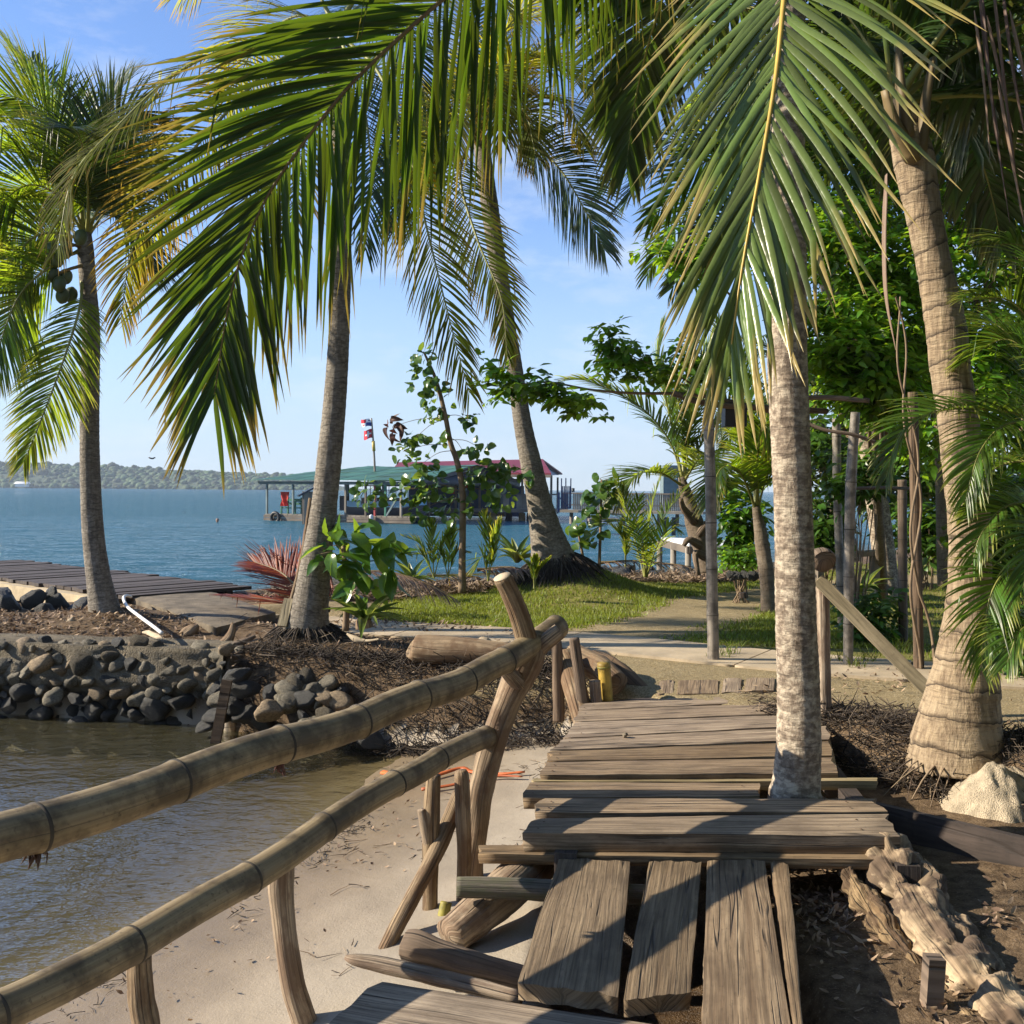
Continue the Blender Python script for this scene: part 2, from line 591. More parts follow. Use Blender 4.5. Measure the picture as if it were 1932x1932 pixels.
M['bark_log'] = m_wood('bark_log', (0.10, 0.085, 0.065), (0.25, 0.21, 0.16), 0.9, 0.9, 0.9, 0.015, 'v', 0.5)
M['cut_wood'] = m_plain('cut_wood', (0.45, 0.36, 0.24), 0.85, 0.25, 18, 0.3)
M['black'] = m_plain('black_plastic', (0.015, 0.015, 0.017), 0.5, 0.2)
M['white'] = m_plain('white_plastic', (0.75, 0.74, 0.70), 0.45, 0.1)
M['vine'] = m_plain('dry_vine', (0.20, 0.14, 0.085), 0.85, 0.3, 12)

# ------------------------------------------------------------------ bamboo, leaf and ground materials
def m_bamboo(name, c0, c1):
    q = NT(name)
    uv = q.n('UVMap')
    tc = q.n('TexCoord', out=3)
    long_ = q.noise(q.mapv(uv, (30, 1.2, 1)), 1.0, 4)
    blo = q.noise(tc, 7, 5, 0.6)
    spk = q.noise(tc, 60, 3, 0.6)
    c = q.mix(q.rng(long_, 0.3, 0.7), c0, c1)
    c = q.mix(q.rng(blo, 0.44, 0.60, 0, 0.8), c, [x * 0.40 for x in c0])
    c = q.mix(q.rng(spk, 0.60, 0.72, 0, 0.6), c, [x * 0.3 for x in c0])
    # lengthwise drying splits
    su = q.n('SeparateXYZ', {0: uv})
    w = q.math('ADD', su, q.math('MULTIPLY', q.noise(q.mapv(uv, (2, 1.5, 1)), 1.0, 2), 0.06))
    ck = q.rng(q.math('ABSOLUTE', q.math('SUBTRACT', q.math('FRACT', q.math('MULTIPLY', w, 3.0)), 0.5)), 0.0, 0.012, 1.0, 0.0)
    c = q.mix(q.math('MULTIPLY', ck, 0.7), c, (0.03, 0.02, 0.012))
    h = q.math('ADD', q.math('MULTIPLY', long_, 0.4), q.math('MULTIPLY', blo, 0.3))
    h = q.math('SUBTRACT', h, q.math('MULTIPLY', ck, 0.6))
    return q.done(q.bsdf(c, 0.6, q.bump(h, 0.5, 0.004)))


M['bamboo'] = m_bamboo('bamboo_weathered', (0.17, 0.12, 0.062), (0.34, 0.265, 0.145))
M['bamboo_grey'] = m_bamboo('bamboo_grey', (0.20, 0.17, 0.13), (0.36, 0.31, 0.25))
M['bamboo_yellow'] = m_bamboo('bamboo_yellow', (0.40, 0.26, 0.03), (0.52, 0.35, 0.06))
M['bamboo_green'] = m_bamboo('bamboo_green', (0.30, 0.27, 0.04), (0.42, 0.36, 0.07))
M['node_dark'] = m_plain('node_dark', (0.05, 0.04, 0.028), 0.8, 0.3)
M['rachis'] = m_plain('rachis_green', (0.22, 0.22, 0.05), 0.5, 0.2, 6)
M['rachis_yellow'] = m_plain('rachis_yellow', (0.50, 0.33, 0.06), 0.5, 0.25, 5)
M['rachis_brown'] = m_plain('rachis_brown', (0.17, 0.12, 0.05), 0.6, 0.25, 5)
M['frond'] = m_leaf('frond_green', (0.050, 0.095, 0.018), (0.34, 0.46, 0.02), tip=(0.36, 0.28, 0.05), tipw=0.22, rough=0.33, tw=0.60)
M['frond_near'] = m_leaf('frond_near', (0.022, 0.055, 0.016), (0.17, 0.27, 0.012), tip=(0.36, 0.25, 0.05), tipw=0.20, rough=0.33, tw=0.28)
M['frond_pale'] = m_leaf('frond_pale', (0.115, 0.160, 0.034), (0.20, 0.28, 0.03), tip=(0.44, 0.32, 0.11), tipw=0.26, rough=0.30, tw=0.20, spec=0.45, ripple=0.22)
M['frond_olive'] = m_leaf('frond_olive', (0.075, 0.095, 0.018), (0.42, 0.40, 0.025), tip=(0.34, 0.21, 0.035), tipw=0.24, rough=0.65, tw=0.60, spec=0.12)
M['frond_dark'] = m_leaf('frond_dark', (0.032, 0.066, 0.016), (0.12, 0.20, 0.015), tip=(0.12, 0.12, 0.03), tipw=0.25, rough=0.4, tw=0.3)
M['frond_young'] = m_leaf('frond_young', (0.085, 0.145, 0.02), (0.34, 0.42, 0.03), tip=(0.40, 0.34, 0.06), tipw=0.2, rough=0.4, tw=0.6)
M['frond_areca'] = m_leaf('frond_areca', (0.060, 0.120, 0.015), (0.22, 0.34, 0.02), tip=(0.30, 0.30, 0.06), tipw=0.25, rough=0.32, tw=0.4)
M['frond_red'] = m_leaf('frond_dry_red', (0.20, 0.036, 0.008), (0.26, 0.04, 0.008), tip=(0.15, 0.05, 0.025), tipw=0.4, rough=0.5, tw=0.25, var=0.5)
M['frond_dry'] = m_leaf('frond_dry', (0.20, 0.125, 0.085), (0.20, 0.11, 0.06), tip=(0.34, 0.25, 0.18), tipw=0.6, rough=0.6, tw=0.2, var=0.5)
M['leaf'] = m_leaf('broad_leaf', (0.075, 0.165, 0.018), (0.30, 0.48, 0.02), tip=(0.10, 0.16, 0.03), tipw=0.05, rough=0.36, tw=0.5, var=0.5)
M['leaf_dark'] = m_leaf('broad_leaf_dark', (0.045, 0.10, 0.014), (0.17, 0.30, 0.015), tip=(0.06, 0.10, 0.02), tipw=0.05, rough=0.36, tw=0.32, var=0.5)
M['leaf_obj'] = m_objleaf('leaf_glossy', (0.050, 0.115, 0.020), (0.20, 0.32, 0.03), 0.28)
M['leaf_big'] = m_objleaf('leaf_big', (0.060, 0.150, 0.018), (0.26, 0.42, 0.03), 0.28)
M['leaf_dead'] = m_objleaf('leaf_dead', (0.10, 0.045, 0.030), (0.12, 0.05, 0.03), 0.6, 0.15)
M['leaf_strap'] = m_objleaf('leaf_strap', (0.10, 0.16, 0.035), (0.30, 0.38, 0.06), 0.3)
M['grass'] = m_leaf('grass_blades', (0.15, 0.19, 0.02), (0.34, 0.40, 0.03), tip=(0.28, 0.25, 0.08), tipw=0.2, rough=0.5, tw=0.35, var=0.45)
M['litter'] = m_leaf('dry_litter', (0.22, 0.145, 0.09), (0.18, 0.11, 0.06), tip=(0.38, 0.28, 0.19), tipw=0.5, rough=0.8, tw=0.1, var=0.65)
M['twig'] = m_leaf('dry_twigs', (0.15, 0.105, 0.07), (0.1, 0.06, 0.03), tip=(0.36, 0.28, 0.20), tipw=0.5, rough=0.85, tw=0.03, var=0.8)
M['root'] = m_leaf('dark_roots', (0.045, 0.033, 0.024), (0.03, 0.02, 0.01), tip=(0.16, 0.12, 0.08), tipw=0.35, rough=0.9, tw=0.02, var=0.6)


def m_ground():
    """lf = (beach sand, leaf mulch, grassy soil, wetness)"""
    q = NT('ground')
    at = q.n('Attribute', attribute_name='lf')
    s = q.n('SeparateColor', {0: at}, 0)
    mu = q.n('SeparateColor', {0: at}, 1)
    gr = q.n('SeparateColor', {0: at}, 2)
    wet = q.n('Attribute', out=3, attribute_name='lf')
    tc = q.n('TexCoord', out=3)
    n1 = q.noise(tc, 1.6, 6, 0.6)
    n2 = q.noise(tc, 14, 5, 0.65)
    n3 = q.noise(tc, 95, 4, 0.7)
    n4 = q.noise(tc, 38, 4, 0.65)
    grit = q.mix(q.rng(n2, 0.3, 0.7), (0.36, 0.275, 0.15), (0.52, 0.42, 0.25))
    grit = q.mix(q.rng(n3, 0.40, 0.62, 0.85, 0), grit, (0.15, 0.115, 0.055))
    grit = q.mix(q.rng(n4, 0.60, 0.70, 0, 0.5), grit, (0.62, 0.54, 0.42))
    sand = q.mix(q.rng(n1, 0.35, 0.65), (0.33, 0.285, 0.225), (0.41, 0.355, 0.28))
    sand = q.mix(q.rng(n3, 0.35, 0.5, 0.3, 0), sand, (0.28, 0.23, 0.17))
    mulch = q.mix(q.rng(n2, 0.35, 0.65), (0.075, 0.050, 0.030), (0.20, 0.138, 0.082))
    mulch = q.mix(q.rng(n3, 0.55, 0.68, 0, 0.7), mulch, (0.33, 0.25, 0.17))
    soil = q.mix(q.rng(n2, 0.35, 0.65), (0.15, 0.15, 0.035), (0.25, 0.22, 0.08))
    edge = q.math('MULTIPLY', q.math('SUBTRACT', q.math('ADD', n2, n1), 1.0), 0.9)
    def m(x):
        return q.rng(q.math('ADD', x, edge), 0.35, 0.65)
    c = q.mix(m(gr), grit, soil)
    c = q.mix(m(mu), c, mulch)
    c = q.mix(q.rng(s, 0.4, 0.6), c, sand)
    wf = q.math('MULTIPLY', wet, 1.0, clamp=True)
    c = q.mix(wf, c, q.mix(1.0, c, (0.66, 0.58, 0.47), 'MULTIPLY'))
    rough = q.rng(wf, 0, 1, 0.9, 0.32)
    amp = q.rng(s, 0.3, 0.7, 1.0, 0.25)
    h = q.math('ADD', q.math('MULTIPLY', n2, 0.8), q.math('MULTIPLY', n3, 0.5))
    h = q.math('MULTIPLY', h, amp)
    return q.done(q.bsdf(c, rough, q.bump(h, 0.8, 0.03), Specular_IOR_Level=q.rng(wf, 0, 1, 0.15, 0.5)))


M['ground'] = m_ground()
M['concrete'] = m_plain('concrete_path', (0.40, 0.32, 0.215), 0.85, 0.25, 3.0, 0.4, bd=0.01)
M['concrete_old'] = m_plain('concrete_weathered', (0.17, 0.135, 0.09), 0.9, 0.5, 5.0, 0.6, bd=0.02)
M['concrete_cream'] = m_plain('concrete_cream', (0.50, 0.40, 0.25), 0.85, 0.25, 4.0, 0.5, bd=0.01)
M['mortar'] = m_plain('mortar', (0.15, 0.125, 0.085), 0.95, 0.5, 7.0, 1.0, bd=0.04)
M['stone'] = m_plain('stone_grey', (0.115, 0.098, 0.066), 0.75, 0.6, 6.0, 0.5, bd=0.012)
M['stone_brown'] = m_plain('stone_brown', (0.20, 0.145, 0.085), 0.75, 0.45, 6.0, 0.6, bd=0.015)
M['stone_dark'] = m_plain('stone_dark', (0.035, 0.034, 0.03), 0.55, 0.4, 6.0, 0.8, bd=0.02)
M['sandpile'] = m_plain('sand_pile', (0.44, 0.36, 0.25), 0.95, 0.3, 14.0, 1.0, bd=0.02)


def m_water():
    q = NT('sea_water')
    at = q.n('Attribute', attribute_name='lf')
    dep = q.n('SeparateColor', {0: at}, 0)
    far = q.n('SeparateColor', {0: at}, 1)
    tc = q.n('TexCoord', out=3)
    sx = q.mapv(tc, (1.0, 1.0, 1.0))
    w1 = q.noise(q.mapv(tc, (0.35, 1.0, 1)), 0.55, 4, 0.6)
    w2 = q.noise(q.mapv(tc, (0.6, 1.0, 1), (3, 8, 0)), 2.6, 4, 0.6)
    w3 = q.noise(q.mapv(tc, (0.7, 1.0, 1), (7, 1, 0)), 9.0, 3, 0.6)
    hf = q.math('ADD', q.math('MULTIPLY', w1, 0.9), q.math('MULTIPLY', w2, 0.6))
    hn = q.math('ADD', q.math('MULTIPLY', w2, 0.030), q.math('MULTIPLY', w3, 0.020))
    h = q.math('ADD', q.math('MULTIPLY', hf, far), hn)
    nb = q.bump(h, 1.0, 1.0)
    inc = q.n('NewGeometry', out=4)
    cs = q.math('ABSOLUTE', q.n('VectorMath', {0: inc, 1: nb}, 1, operation='DOT_PRODUCT'))
    fre = q.math('ADD', 0.02, q.math('MULTIPLY', 0.98, q.math('POWER', q.math('SUBTRACT', 1.0, cs, clamp=True), 5.0)))
    gl = q.n('BsdfGlossy', {'Color': (1, 1, 1, 1), 'Roughness': 0.04, 'Normal': nb})
    tr = q.n('BsdfTransparent', {'Color': (0.78, 0.79, 0.68, 1)})
    body = q.mix(q.rng(dep, 0.6, 2.2), (0.062, 0.058, 0.034), (0.028, 0.098, 0.138))
    df = q.n('BsdfDiffuse', {'Color': body})
    k = q.math('MINIMUM', q.rng(dep, 0.0, 0.62, 0.0, 0.97), 0.97)
    b = q.n('MixShader', {0: k, 1: tr, 2: df})
    return q.done(q.n('MixShader', {0: fre, 1: b, 2: gl}))


M['water'] = m_water()

# ------------------------------------------------------------------ the lie of the land
YB_X = np.array([-40, -12, -4.9, -2.75, -2.45, -1.6, -0.6, 0.35, 0.75, 1.7, 2.3, 2.9, 4.0, 8, 40.])
YB_Y = np.array([10.6, 10.2, 9.75, 9.42, 9.05, 8.75, 8.35, 8.15, 7.75, 6.95, 6.25, 5.65, 4.6, 3.0, 2.0])
def dist_poly(x, y, P):
    d = np.full(np.shape(x), 1e9)
    for a, b in zip(P[:-1], P[1:]):
        ab = b - a
        t = np.clip(((x - a[0]) * ab[0] + (y - a[1]) * ab[1]) / (ab @ ab), 0, 1)
        d = np.minimum(d, np.hypot(x - a[0] - t * ab[0], y - a[1] - t * ab[1]))
    return d


YS_X = np.array([-40, -9, -6.0, -4.6, -3.4, -2.0, -0.6, 1.0, 3.0, 5.0, 8.0, 12, 40.])
YS_Y = np.array([12.0, 12.1, 12.4, 13.6, 14.6, 15.6, 16.6, 17.9, 18.6, 20.0, 24.0, 30.0, 46.0])
PATH = np.array([[-2.4, 11.75], [-1.5, 11.3], [0.0, 10.75], [0.9, 10.3], [2.4, 9.35], [3.4, 8.85], [4.6, 8.45], [7.0, 7.9]])
TRAIL = np.array([[1.2, 11.0], [1.9, 12.0], [2.7, 13.6], [3.9, 15.4], [5.6, 17.0], [8.6, 19.0], [14, 21.0]])


def dist_poly(x, y, P):
    d = np.full(np.shape(x), 1e9)
    for a, b in zip(P[:-1], P[1:]):
        ab = b - a
        t = np.clip(((x - a[0]) * ab[0] + (y - a[1]) * ab[1]) / (ab @ ab), 0, 1)
        d = np.minimum(d, np.hypot(x - a[0] - t * ab[0], y - a[1] - t * ab[1]))
    return d


def land(x, y):
    x = np.asarray(x, float); y = np.asarray(y, float)
    h = 0.02 + 0.05 * fbm2(x, y, 0.5, 3) + 0.015 * fbm2(x, y, 4, 3, 5)
    h = h + 0.10 * smooth(10.0, 11.0, y) * smooth(-1.5, -3.0, x)
    def mound(cx, cy, r, hh):
        return hh * np.exp(-((x - cx) ** 2 + (y - cy) ** 2) / (r * r))
    h = h + mound(-2.05, 10.15, 0.55, 0.16) + mound(0.95, 15.0, 0.85, 0.40) + mound(-4.4, 11.2, 0.5, 0.10)
    flat = smooth(0.9, 0.55, dist_poly(x, y, PATH))
    h = h * (1 - flat) + 0.0 * flat
    return h


def ground_h(x, y, full=False):
    x = np.asarray(x, float); y = np.asarray(y, float)
    xs = -1.94 + 0.276 * (np.clip(y, -2, 9) - 4.33) + 0.10 * np.sin(y * 1.3)
    t = x - xs
    low = WATER + np.where(t > 0, 0.135 * t, 0.24 * t)
    low = np.clip(low, -1.0, -0.33) + 0.014 * fbm2(x, y, 2.2, 3) + 0.006 * fbm2(x, y, 7.0, 3, 2.0)
    right = -0.28 + 0.05 * (x - 1.3) + 0.03 * fbm2(x, y, 3, 3)
    low = low + (right - low) * smooth(0.75, 1.35, x)
    dit = smooth(.55, .25, dist_poly(x, y, np.array([[1.95, 6.6], [2.1, 5.6], [2.5, 4.75], [3.3, 4.3]]))) * smooth(4.2, 4.5, y)
    right = right - 0.42 * dit
    pit = smooth(.02, .18, x - .12 * (y - 3.5)) * smooth(1.15, 1.0, x) * smooth(3.42, 3.55, y) * smooth(4.95, 4.7, y)
    low = low - 0.30 * pit
    yb = np.interp(x, YB_X, YB_Y) + 0.10 * fbm2(x, y, 1.4, 3)
    wdt = np.where(x < -2.5, 0.12, 0.42)
    up = smooth(0, 1, (y - yb) / wdt)
    hi = land(x, y)
    h = low + (hi - low) * up
    ys = np.interp(x, YS_X, YS_Y) + 0.25 * fbm2(x, y, 0.9, 3)
    off = np.clip((y - ys) / 1.3, 0, None)
    h = h - np.where(y > ys, 0.75 * smooth(0, 1, off) + 0.18 * np.clip(y - ys - 1.3, 0, 12), 0)
    if full:
        return h, up, ys, yb
    return h


def axis(*parts):
    out = []
    for a, b, n in parts:
        out.append(np.linspace(a, b, n, endpoint=False))
    return np.concatenate(out + [[parts[-1][1]]])


gx = axis((-40, -9, 50), (-9, -3, 90), (-3, 4.5, 150), (4.5, 10, 60), (10, 40, 50))
gy = axis((-8, 2, 20), (2, 12.5, 210), (12.5, 20, 90), (20, 60, 70))
X, Y = np.meshgrid(gx, gy)
Hh, UPF, YSH, YBH = ground_h(X, Y, True)
sandm = np.where((Y < YBH + 0.15) & (X < 1.2), 1.0, 0.0) * (1 - UPF)
sandm = np.maximum(sandm, smooth(0.0, 1.0, Y - YSH))
wet = smooth(-0.42, -0.60, Hh) * sandm
mul = smooth(-0.2, -0.6, X - 0.0) * UPF * smooth(12.6, 11.6, Y)
mul = np.maximum(mul, smooth(0.45, 0.1, np.abs(Y - YSH + 0.9) - 0.8) * UPF)
mul = np.maximum(mul, smooth(0.0, 0.5, UPF) * smooth(1.0, 0.3, UPF))
mul = np.maximum(mul, smooth(1.7, 2.1, X) * smooth(YBH + 1.1, YBH + 0.5, Y))
mul = np.maximum(mul, 0.25 * smooth(1.2, 1.6, X) * smooth(0.2, 0.0, UPF))
gap_shade = smooth(.02, .2, X - .05 - .25 * np.clip(Y - 4.4, 0, 2)) * smooth(2.3, 1.9, X) * smooth(3.25, 3.5, Y) * smooth(YBH + .3, YBH - .2, Y) * smooth(5.6, 5.2, Y)  # dark mulch colour painted in the gap under the boards, standing in for shade
mul = np.maximum(mul, gap_shade); sandm = sandm * (1 - gap_shade)
dp, dt = dist_poly(X, Y, PATH), dist_poly(X, Y, TRAIL)
gra = UPF * smooth(0.55, 0.7, dp) * smooth(0.55, 0.95, dt) * smooth(-1.9, -1.3, X) * smooth(10.1, 10.8, Y + 0.47 * (X - 0.6)) * (1 - mul)
idx = np.arange(X.size).reshape(X.shape)
F = np.stack([idx[:-1, :-1], idx[:-1, 1:], idx[1:, 1:], idx[1:, :-1]], -1).reshape(-1, 4)
ground = obj('ground', mesh_from('ground', np.stack([X, Y, Hh], -1).reshape(-1, 3), [F],
             col=np.stack([sandm, mul, gra, wet], -1).reshape(-1, 4)), M['ground'])
kind(ground, 'structure')

# water
wx = axis((-4000, -300, 8), (-300, -40, 14), (-40, -10, 110), (-10, -2.2, 130), (-2.2, 0.6, 60), (0.6, 6, 30), (6, 60, 80), (60, 4000, 14))
wy = axis((-6, 2.0, 10), (2.0, 10.2, 170), (10.2, 20, 70), (20, 80, 230), (80, 400, 40), (400, 9000, 20))
X, Y = np.meshgrid(wx, wy)
dep = WATER - ground_h(X, Y)
dep = np.where(Y > 60, 6.0, dep)
dep = np.where((np.abs(X) > 39) & (Y > 11), 6.0, dep)
near = smooth(11, 9.5, Y)
amp = np.clip(dep, 0, 0.3) / 0.3
hz = near * amp * (0.010 * fbm2(X, Y * 1.5, 2.4, 3) + 0.006 * fbm2(X, Y * 1.6, 7.0, 3, 3))
hz = hz + (1 - near) * smooth(90, 40, Y) * (0.10 * fbm2(X * 0.45, Y, 0.8, 4, 9))
idx = np.arange(X.size).reshape(X.shape)
F = np.stack([idx[:-1, :-1], idx[:-1, 1:], idx[1:, 1:], idx[1:, :-1]], -1).reshape(-1, 4)
keep = (dep.ravel()[F].max(1) > -0.03)
farf = smooth(11.5, 16, Y)
sea = obj('sea', mesh_from('sea', np.stack([X, Y, WATER + hz], -1).reshape(-1, 3), [F[keep]],
          col=np.stack([dep, farf, 0 * dep, 0 * dep], -1).reshape(-1, 4)), M['water'])
kind(sea, 'structure')

# concrete path: slabs butted end to end
def ribbon(P, w, z, thick, n):
    C = spline(np.c_[P, np.zeros(len(P))], n)[:, :2]
    T = nrm(np.gradient(C, axis=0))
    N = np.c_[-T[:, 1], T[:, 0]]
    return C, N


path_root = thing('concrete_path', 'worn grey concrete footpath crossing from the palm to the right edge', 'path', (0, 10.7, 0))
C, N = ribbon(PATH, 1.1, 0, 0.05, 120)
cuts = [0, 22, 44, 66, 86, 106, 119]
for a, b in zip(cuts[:-1], cuts[1:]):
    c = C[a:b + 1].copy(); n_ = N[a:b + 1]
    T = nrm(C[b] - C[a])
    c[0] += T * 0.008; c[-1] -= T * 0.008
    off = np.linspace(-0.53, 0.53, 7)
    P3 = np.concatenate([np.c_[c + n_ * o, np.full(len(c), 0.022)] for o in off])
    P3[:, 2] += 0.006 * fbm2(P3[:, 0], P3[:, 1], 1.5, 2)
    m = len(c)
    k = np.arange(7 * m).reshape(7, m)
    Fq = np.stack([k[:-1, :-1], k[1:, :-1], k[1:, 1:], k[:-1, 1:]], -1).reshape(-1, 4)[:, ::-1]
    rim = np.concatenate([k[0, :], k[1:, -1], k[-1, ::-1][1:], k[::-1, 0][1:-1]])
    base = P3[rim] - [0, 0, 0.10]
    V = np.vstack([P3, P3[rim], base])
    r0 = len(P3) + np.arange(len(rim)); r1 = r0 + len(rim)
    side = np.stack([r0, np.roll(r0, -1), np.roll(r1, -1), r1], -1)
    MB().add(V, [Fq, side]).build('slab', M['concrete'], path_root)

# ------------------------------------------------------------------ palms
def leaflets(mb, P, L, w, U0=None, ang=(68, 22), lift=0.15, droop=0.7, seg=5, fold=0.35, base=0.16, seed=0, n=98,
             jit=0.10, age=0.0, prof=(0.55, 0.40), per_object=None, miss=0.03, twist=0.0, ang2=None, cap=400, brk=0.07):
    """pinnate blades down both sides of the rachis P"""
    rg = np.random.default_rng(seed)
    P = resample(np.asarray(P, float), 200)
    t = np.linspace(base, 1.0, n)
    t = np.concatenate([t, t])
    side = np.concatenate([np.ones(n), -np.ones(n)])
    keep = rg.random(2 * n) > miss
    t, side = t[keep], side[keep]
    t = np.clip(t + rg.normal(0, 0.25 / n, len(t)), base, 1)
    m = len(t)
    ii = t * 199
    i0 = np.minimum(ii.astype(int), 198)
    p = P[i0] + (P[i0 + 1] - P[i0]) * (ii - i0)[:, None]
    Tn = nrm(np.gradient(P, axis=0))
    T = Tn[i0]
    if U0 is None:
        az = P[-1] - P[0]
        az[2] = 0
        az = nrm(az + 1e-6)
        S = np.tile(np.cross(az, UPV), (m, 1))
    else:
        S = np.cross(T, np.tile(np.asarray(U0, float), (m, 1)))
    S = nrm(S - T * (S * T).sum(1, keepdims=True))
    U = nrm(np.cross(S, T))
    g = ang2 or ang
    a = np.where(side > 0, ang[0] + (ang[1] - ang[0]) * t ** 1.2, g[0] + (g[1] - g[0]) * t ** 1.2)
    a = np.radians(a + rg.normal(0, 3.5, m))
    lf = lift + rg.normal(0, jit, m)
    So = side[:, None] * S * np.cos(lf)[:, None] + U * np.sin(lf)[:, None]
    ca, sa = np.cos(a)[:, None], np.sin(a)[:, None]
    d0 = nrm(T * ca + So * sa)
    W0 = T * sa - So * ca
    if twist:
        NN = np.cross(d0, W0)
        tw = (twist + rg.normal(0, 0.25, m))[:, None] * side[:, None]
        W0 = W0 * np.cos(tw) + NN * np.sin(tw)
    x = (t - base) / (1 - base)
    pr = np.minimum(1, prof[0] + (1 - prof[0]) * x / 0.35) * np.where(x > 0.45, 1 - (1 - prof[1]) * ((x - 0.45) / 0.55) ** 1.5, 1)
    Ls = L * pr * (1 + rg.normal(0, 0.06, m))
    ws = w * (0.7 + 0.3 * pr) * (1 + rg.normal(0, 0.12, m))
    dr = droop * (1 + rg.normal(0, 0.25, m))
    kink = np.where(rg.random(m) < brk, 0.35 + 0.45 * rg.random(m), 9.0)
    wob = rg.normal(0, 0.05, (m, 3))
    pos = p.copy()
    rings = []
    down = np.array([0, 0, -1.0])
    prof_w = np.interp(np.linspace(0, 1, seg + 1), [0, 0.1, 0.3, 0.55, 0.8, 0.93, 1.0], [0.45, 0.9, 1.0, 0.88, 0.55, 0.25, 0.03])
    for k in range(seg + 1):
        s = k / seg
        d = nrm(d0 + wob * s * s + down * (dr * s ** 1.4)[:, None] + (s > kink)[:, None] * (down * 2.2 - d0 * 0.6))
        Wv = nrm(W0 - d * (W0 * d).sum(1, keepdims=True))
        N = np.cross(d, Wv)
        N = N * np.sign((N * U).sum(1, keepdims=True) + 1e-9)
        hw = (ws * prof_w[k] * 0.5)[:, None]
        rings.append((pos - Wv * hw - N * hw * fold, pos.copy(), pos + Wv * hw - N * hw * fold))
        pos = pos + d * (Ls / seg)[:, None]
    V = np.stack([np.stack(r, 1) for r in rings], 1)        # m, seg+1, 3, 3
    rn = rg.random(m)
    col = np.zeros((m, seg + 1, 3, 4))
    col[..., 0] = np.linspace(0, 1, seg + 1)[None, :, None]
    col[..., 1] = rn[:, None, None]
    col[..., 2] = age + 0.25 * (t ** 2)[:, None, None] * (1 if age >= 0 else 0)
    col[..., 3] = t[:, None, None]
    q = np.arange((seg + 1) * 3).reshape(seg + 1, 3)
    f = np.concatenate([np.stack([q[:-1, c], q[:-1, c + 1], q[1:, c + 1], q[1:, c]], -1).reshape(-1, 4) for c in (0, 1)])
    if per_object is not None:
        mat, parent = per_object
        big = np.argsort(-Ls)[:cap]
        rest = np.setdiff1d(np.arange(m), big)
        if len(rest):
            nv = (seg + 1) * 3
            Fa = (f[None] + (np.arange(len(rest)) * nv)[:, None, None]).reshape(-1, 4)
            kind(obj('leaflets', mesh_from('leaflets', V[rest].reshape(-1, 3), [Fa], None, col[rest].reshape(-1, 4)), mat, parent), 'stuff')
        for i in big:
            v = V[i].reshape(-1, 3)
            me = mesh_from('leaflet', v, [f], None, col[i].reshape(-1, 4))
            obj('leaflet', me, mat, parent)
        return mb
    nv = (seg + 1) * 3
    Fa = (f[None] + (np.arange(m) * nv)[:, None, None]).reshape(-1, 4)
    mb.add(V.reshape(-1, 3), [Fa], None, col.reshape(-1, 4))
    return mb


_fs = [100]


def frond(parent, pts, mat, L, w, r0=0.018, rmat='rachis', per=False, nr=40, **k):
    _fs[0] += 1
    k.setdefault('seed', _fs[0])
    P = resample(spline(pts, 80), nr)
    mb = MB()
    tube(mb, P, np.interp(np.linspace(0, 1, nr), [0, 0.1, 1], [r0 * 1.8, r0, r0 * 0.15]), 6, cap=False)
    f = mb.build('frond', M[rmat], parent)
    if per:
        leaflets(None, P, L, w, per_object=(M[mat], f), **k)
    else:
        lm = MB()
        leaflets(lm, P, L, w, **k)
        kind(lm.build('leaflets', M[mat], f), 'stuff')
    return f


def arc_frond(C, az, el, length, droop, n=24):
    """a free frond: leaves C at heading az / elevation el and bows down"""
    p = np.array(C, float)
    out = [p.copy()]
    for i in range(n):
        s = i / n
        e = el - droop * s ** 1.3
        p = p + length / n * np.array([sin(az) * cos(e), cos(az) * cos(e), sin(e)])
        out.append(p.copy())
    return np.array(out)


def trunk(parent, ctrl, Y, mat, nseg=90, n=22, ring=14.0, rough=0.03, lump=0.02):
    """ctrl: (x, y, width px[, Y])"""
    P = np.array([A(c[0], c[1], c[3] if len(c) > 3 else Y) for c in ctrl])
    r = np.array([c[2] * (c[3] if len(c) > 3 else Y) / W_PX / 2 for c in ctrl])
    Q = spline(np.c_[P, r], 300)
    Q = resample(Q, nseg * 2)
    D = np.concatenate([[0], np.cumsum(np.linalg.norm(np.diff(Q[:, :3], axis=0), axis=1))])
    fr = (D * ring + 0.6 * np.sin(D * 2.1)) % 1.0
    rad = Q[:, 3] * (1 + rough * (1 - fr) - rough * 0.5)
    mb = MB()
    tube(mb, Q[:, :3], rad, n, amp=lump, nsc=7, seed=float(abs(ctrl[0][0]) * 0.013))
    return mb.build('trunk', mat, parent), Q


def root_mass(parent, base, r, h, n, seed, mat='root'):
    """skirt of thin roots round a palm foot"""
    rg = np.random.default_rng(seed)
    mb = MB()
    for i in range(n):
        a = rg.random() * 2 * pi
        rr = r * (0.55 + 0.25 * rg.random())
        p0 = base + np.array([cos(a) * rr * 0.75, sin(a) * rr * 0.75, h * (0.25 + 0.75 * rg.random())])
        ro = r * (1.0 + 0.8 * rg.random())
        p2 = np.array([base[0] + cos(a + rg.normal(0, 0.2)) * ro, base[1] + sin(a + rg.normal(0, 0.2)) * ro, 0])
        p2[2] = ground_h(p2[0], p2[1]) - 0.01
        p1 = (p0 + p2) / 2 + np.array([cos(a), sin(a), 0.5]) * r * 0.12
        P = spline([p0, p1, p2], 6)
        tube(mb, P, np.linspace(0.008, 0.003, 6) * (0.6 + 0.8 * rg.random()), 4, cap=False,
             col=(0, rg.random(), 0.1 + 0.5 * rg.random() ** 2, 0))
    return kind(mb.build('roots', M[mat], parent), 'stuff')


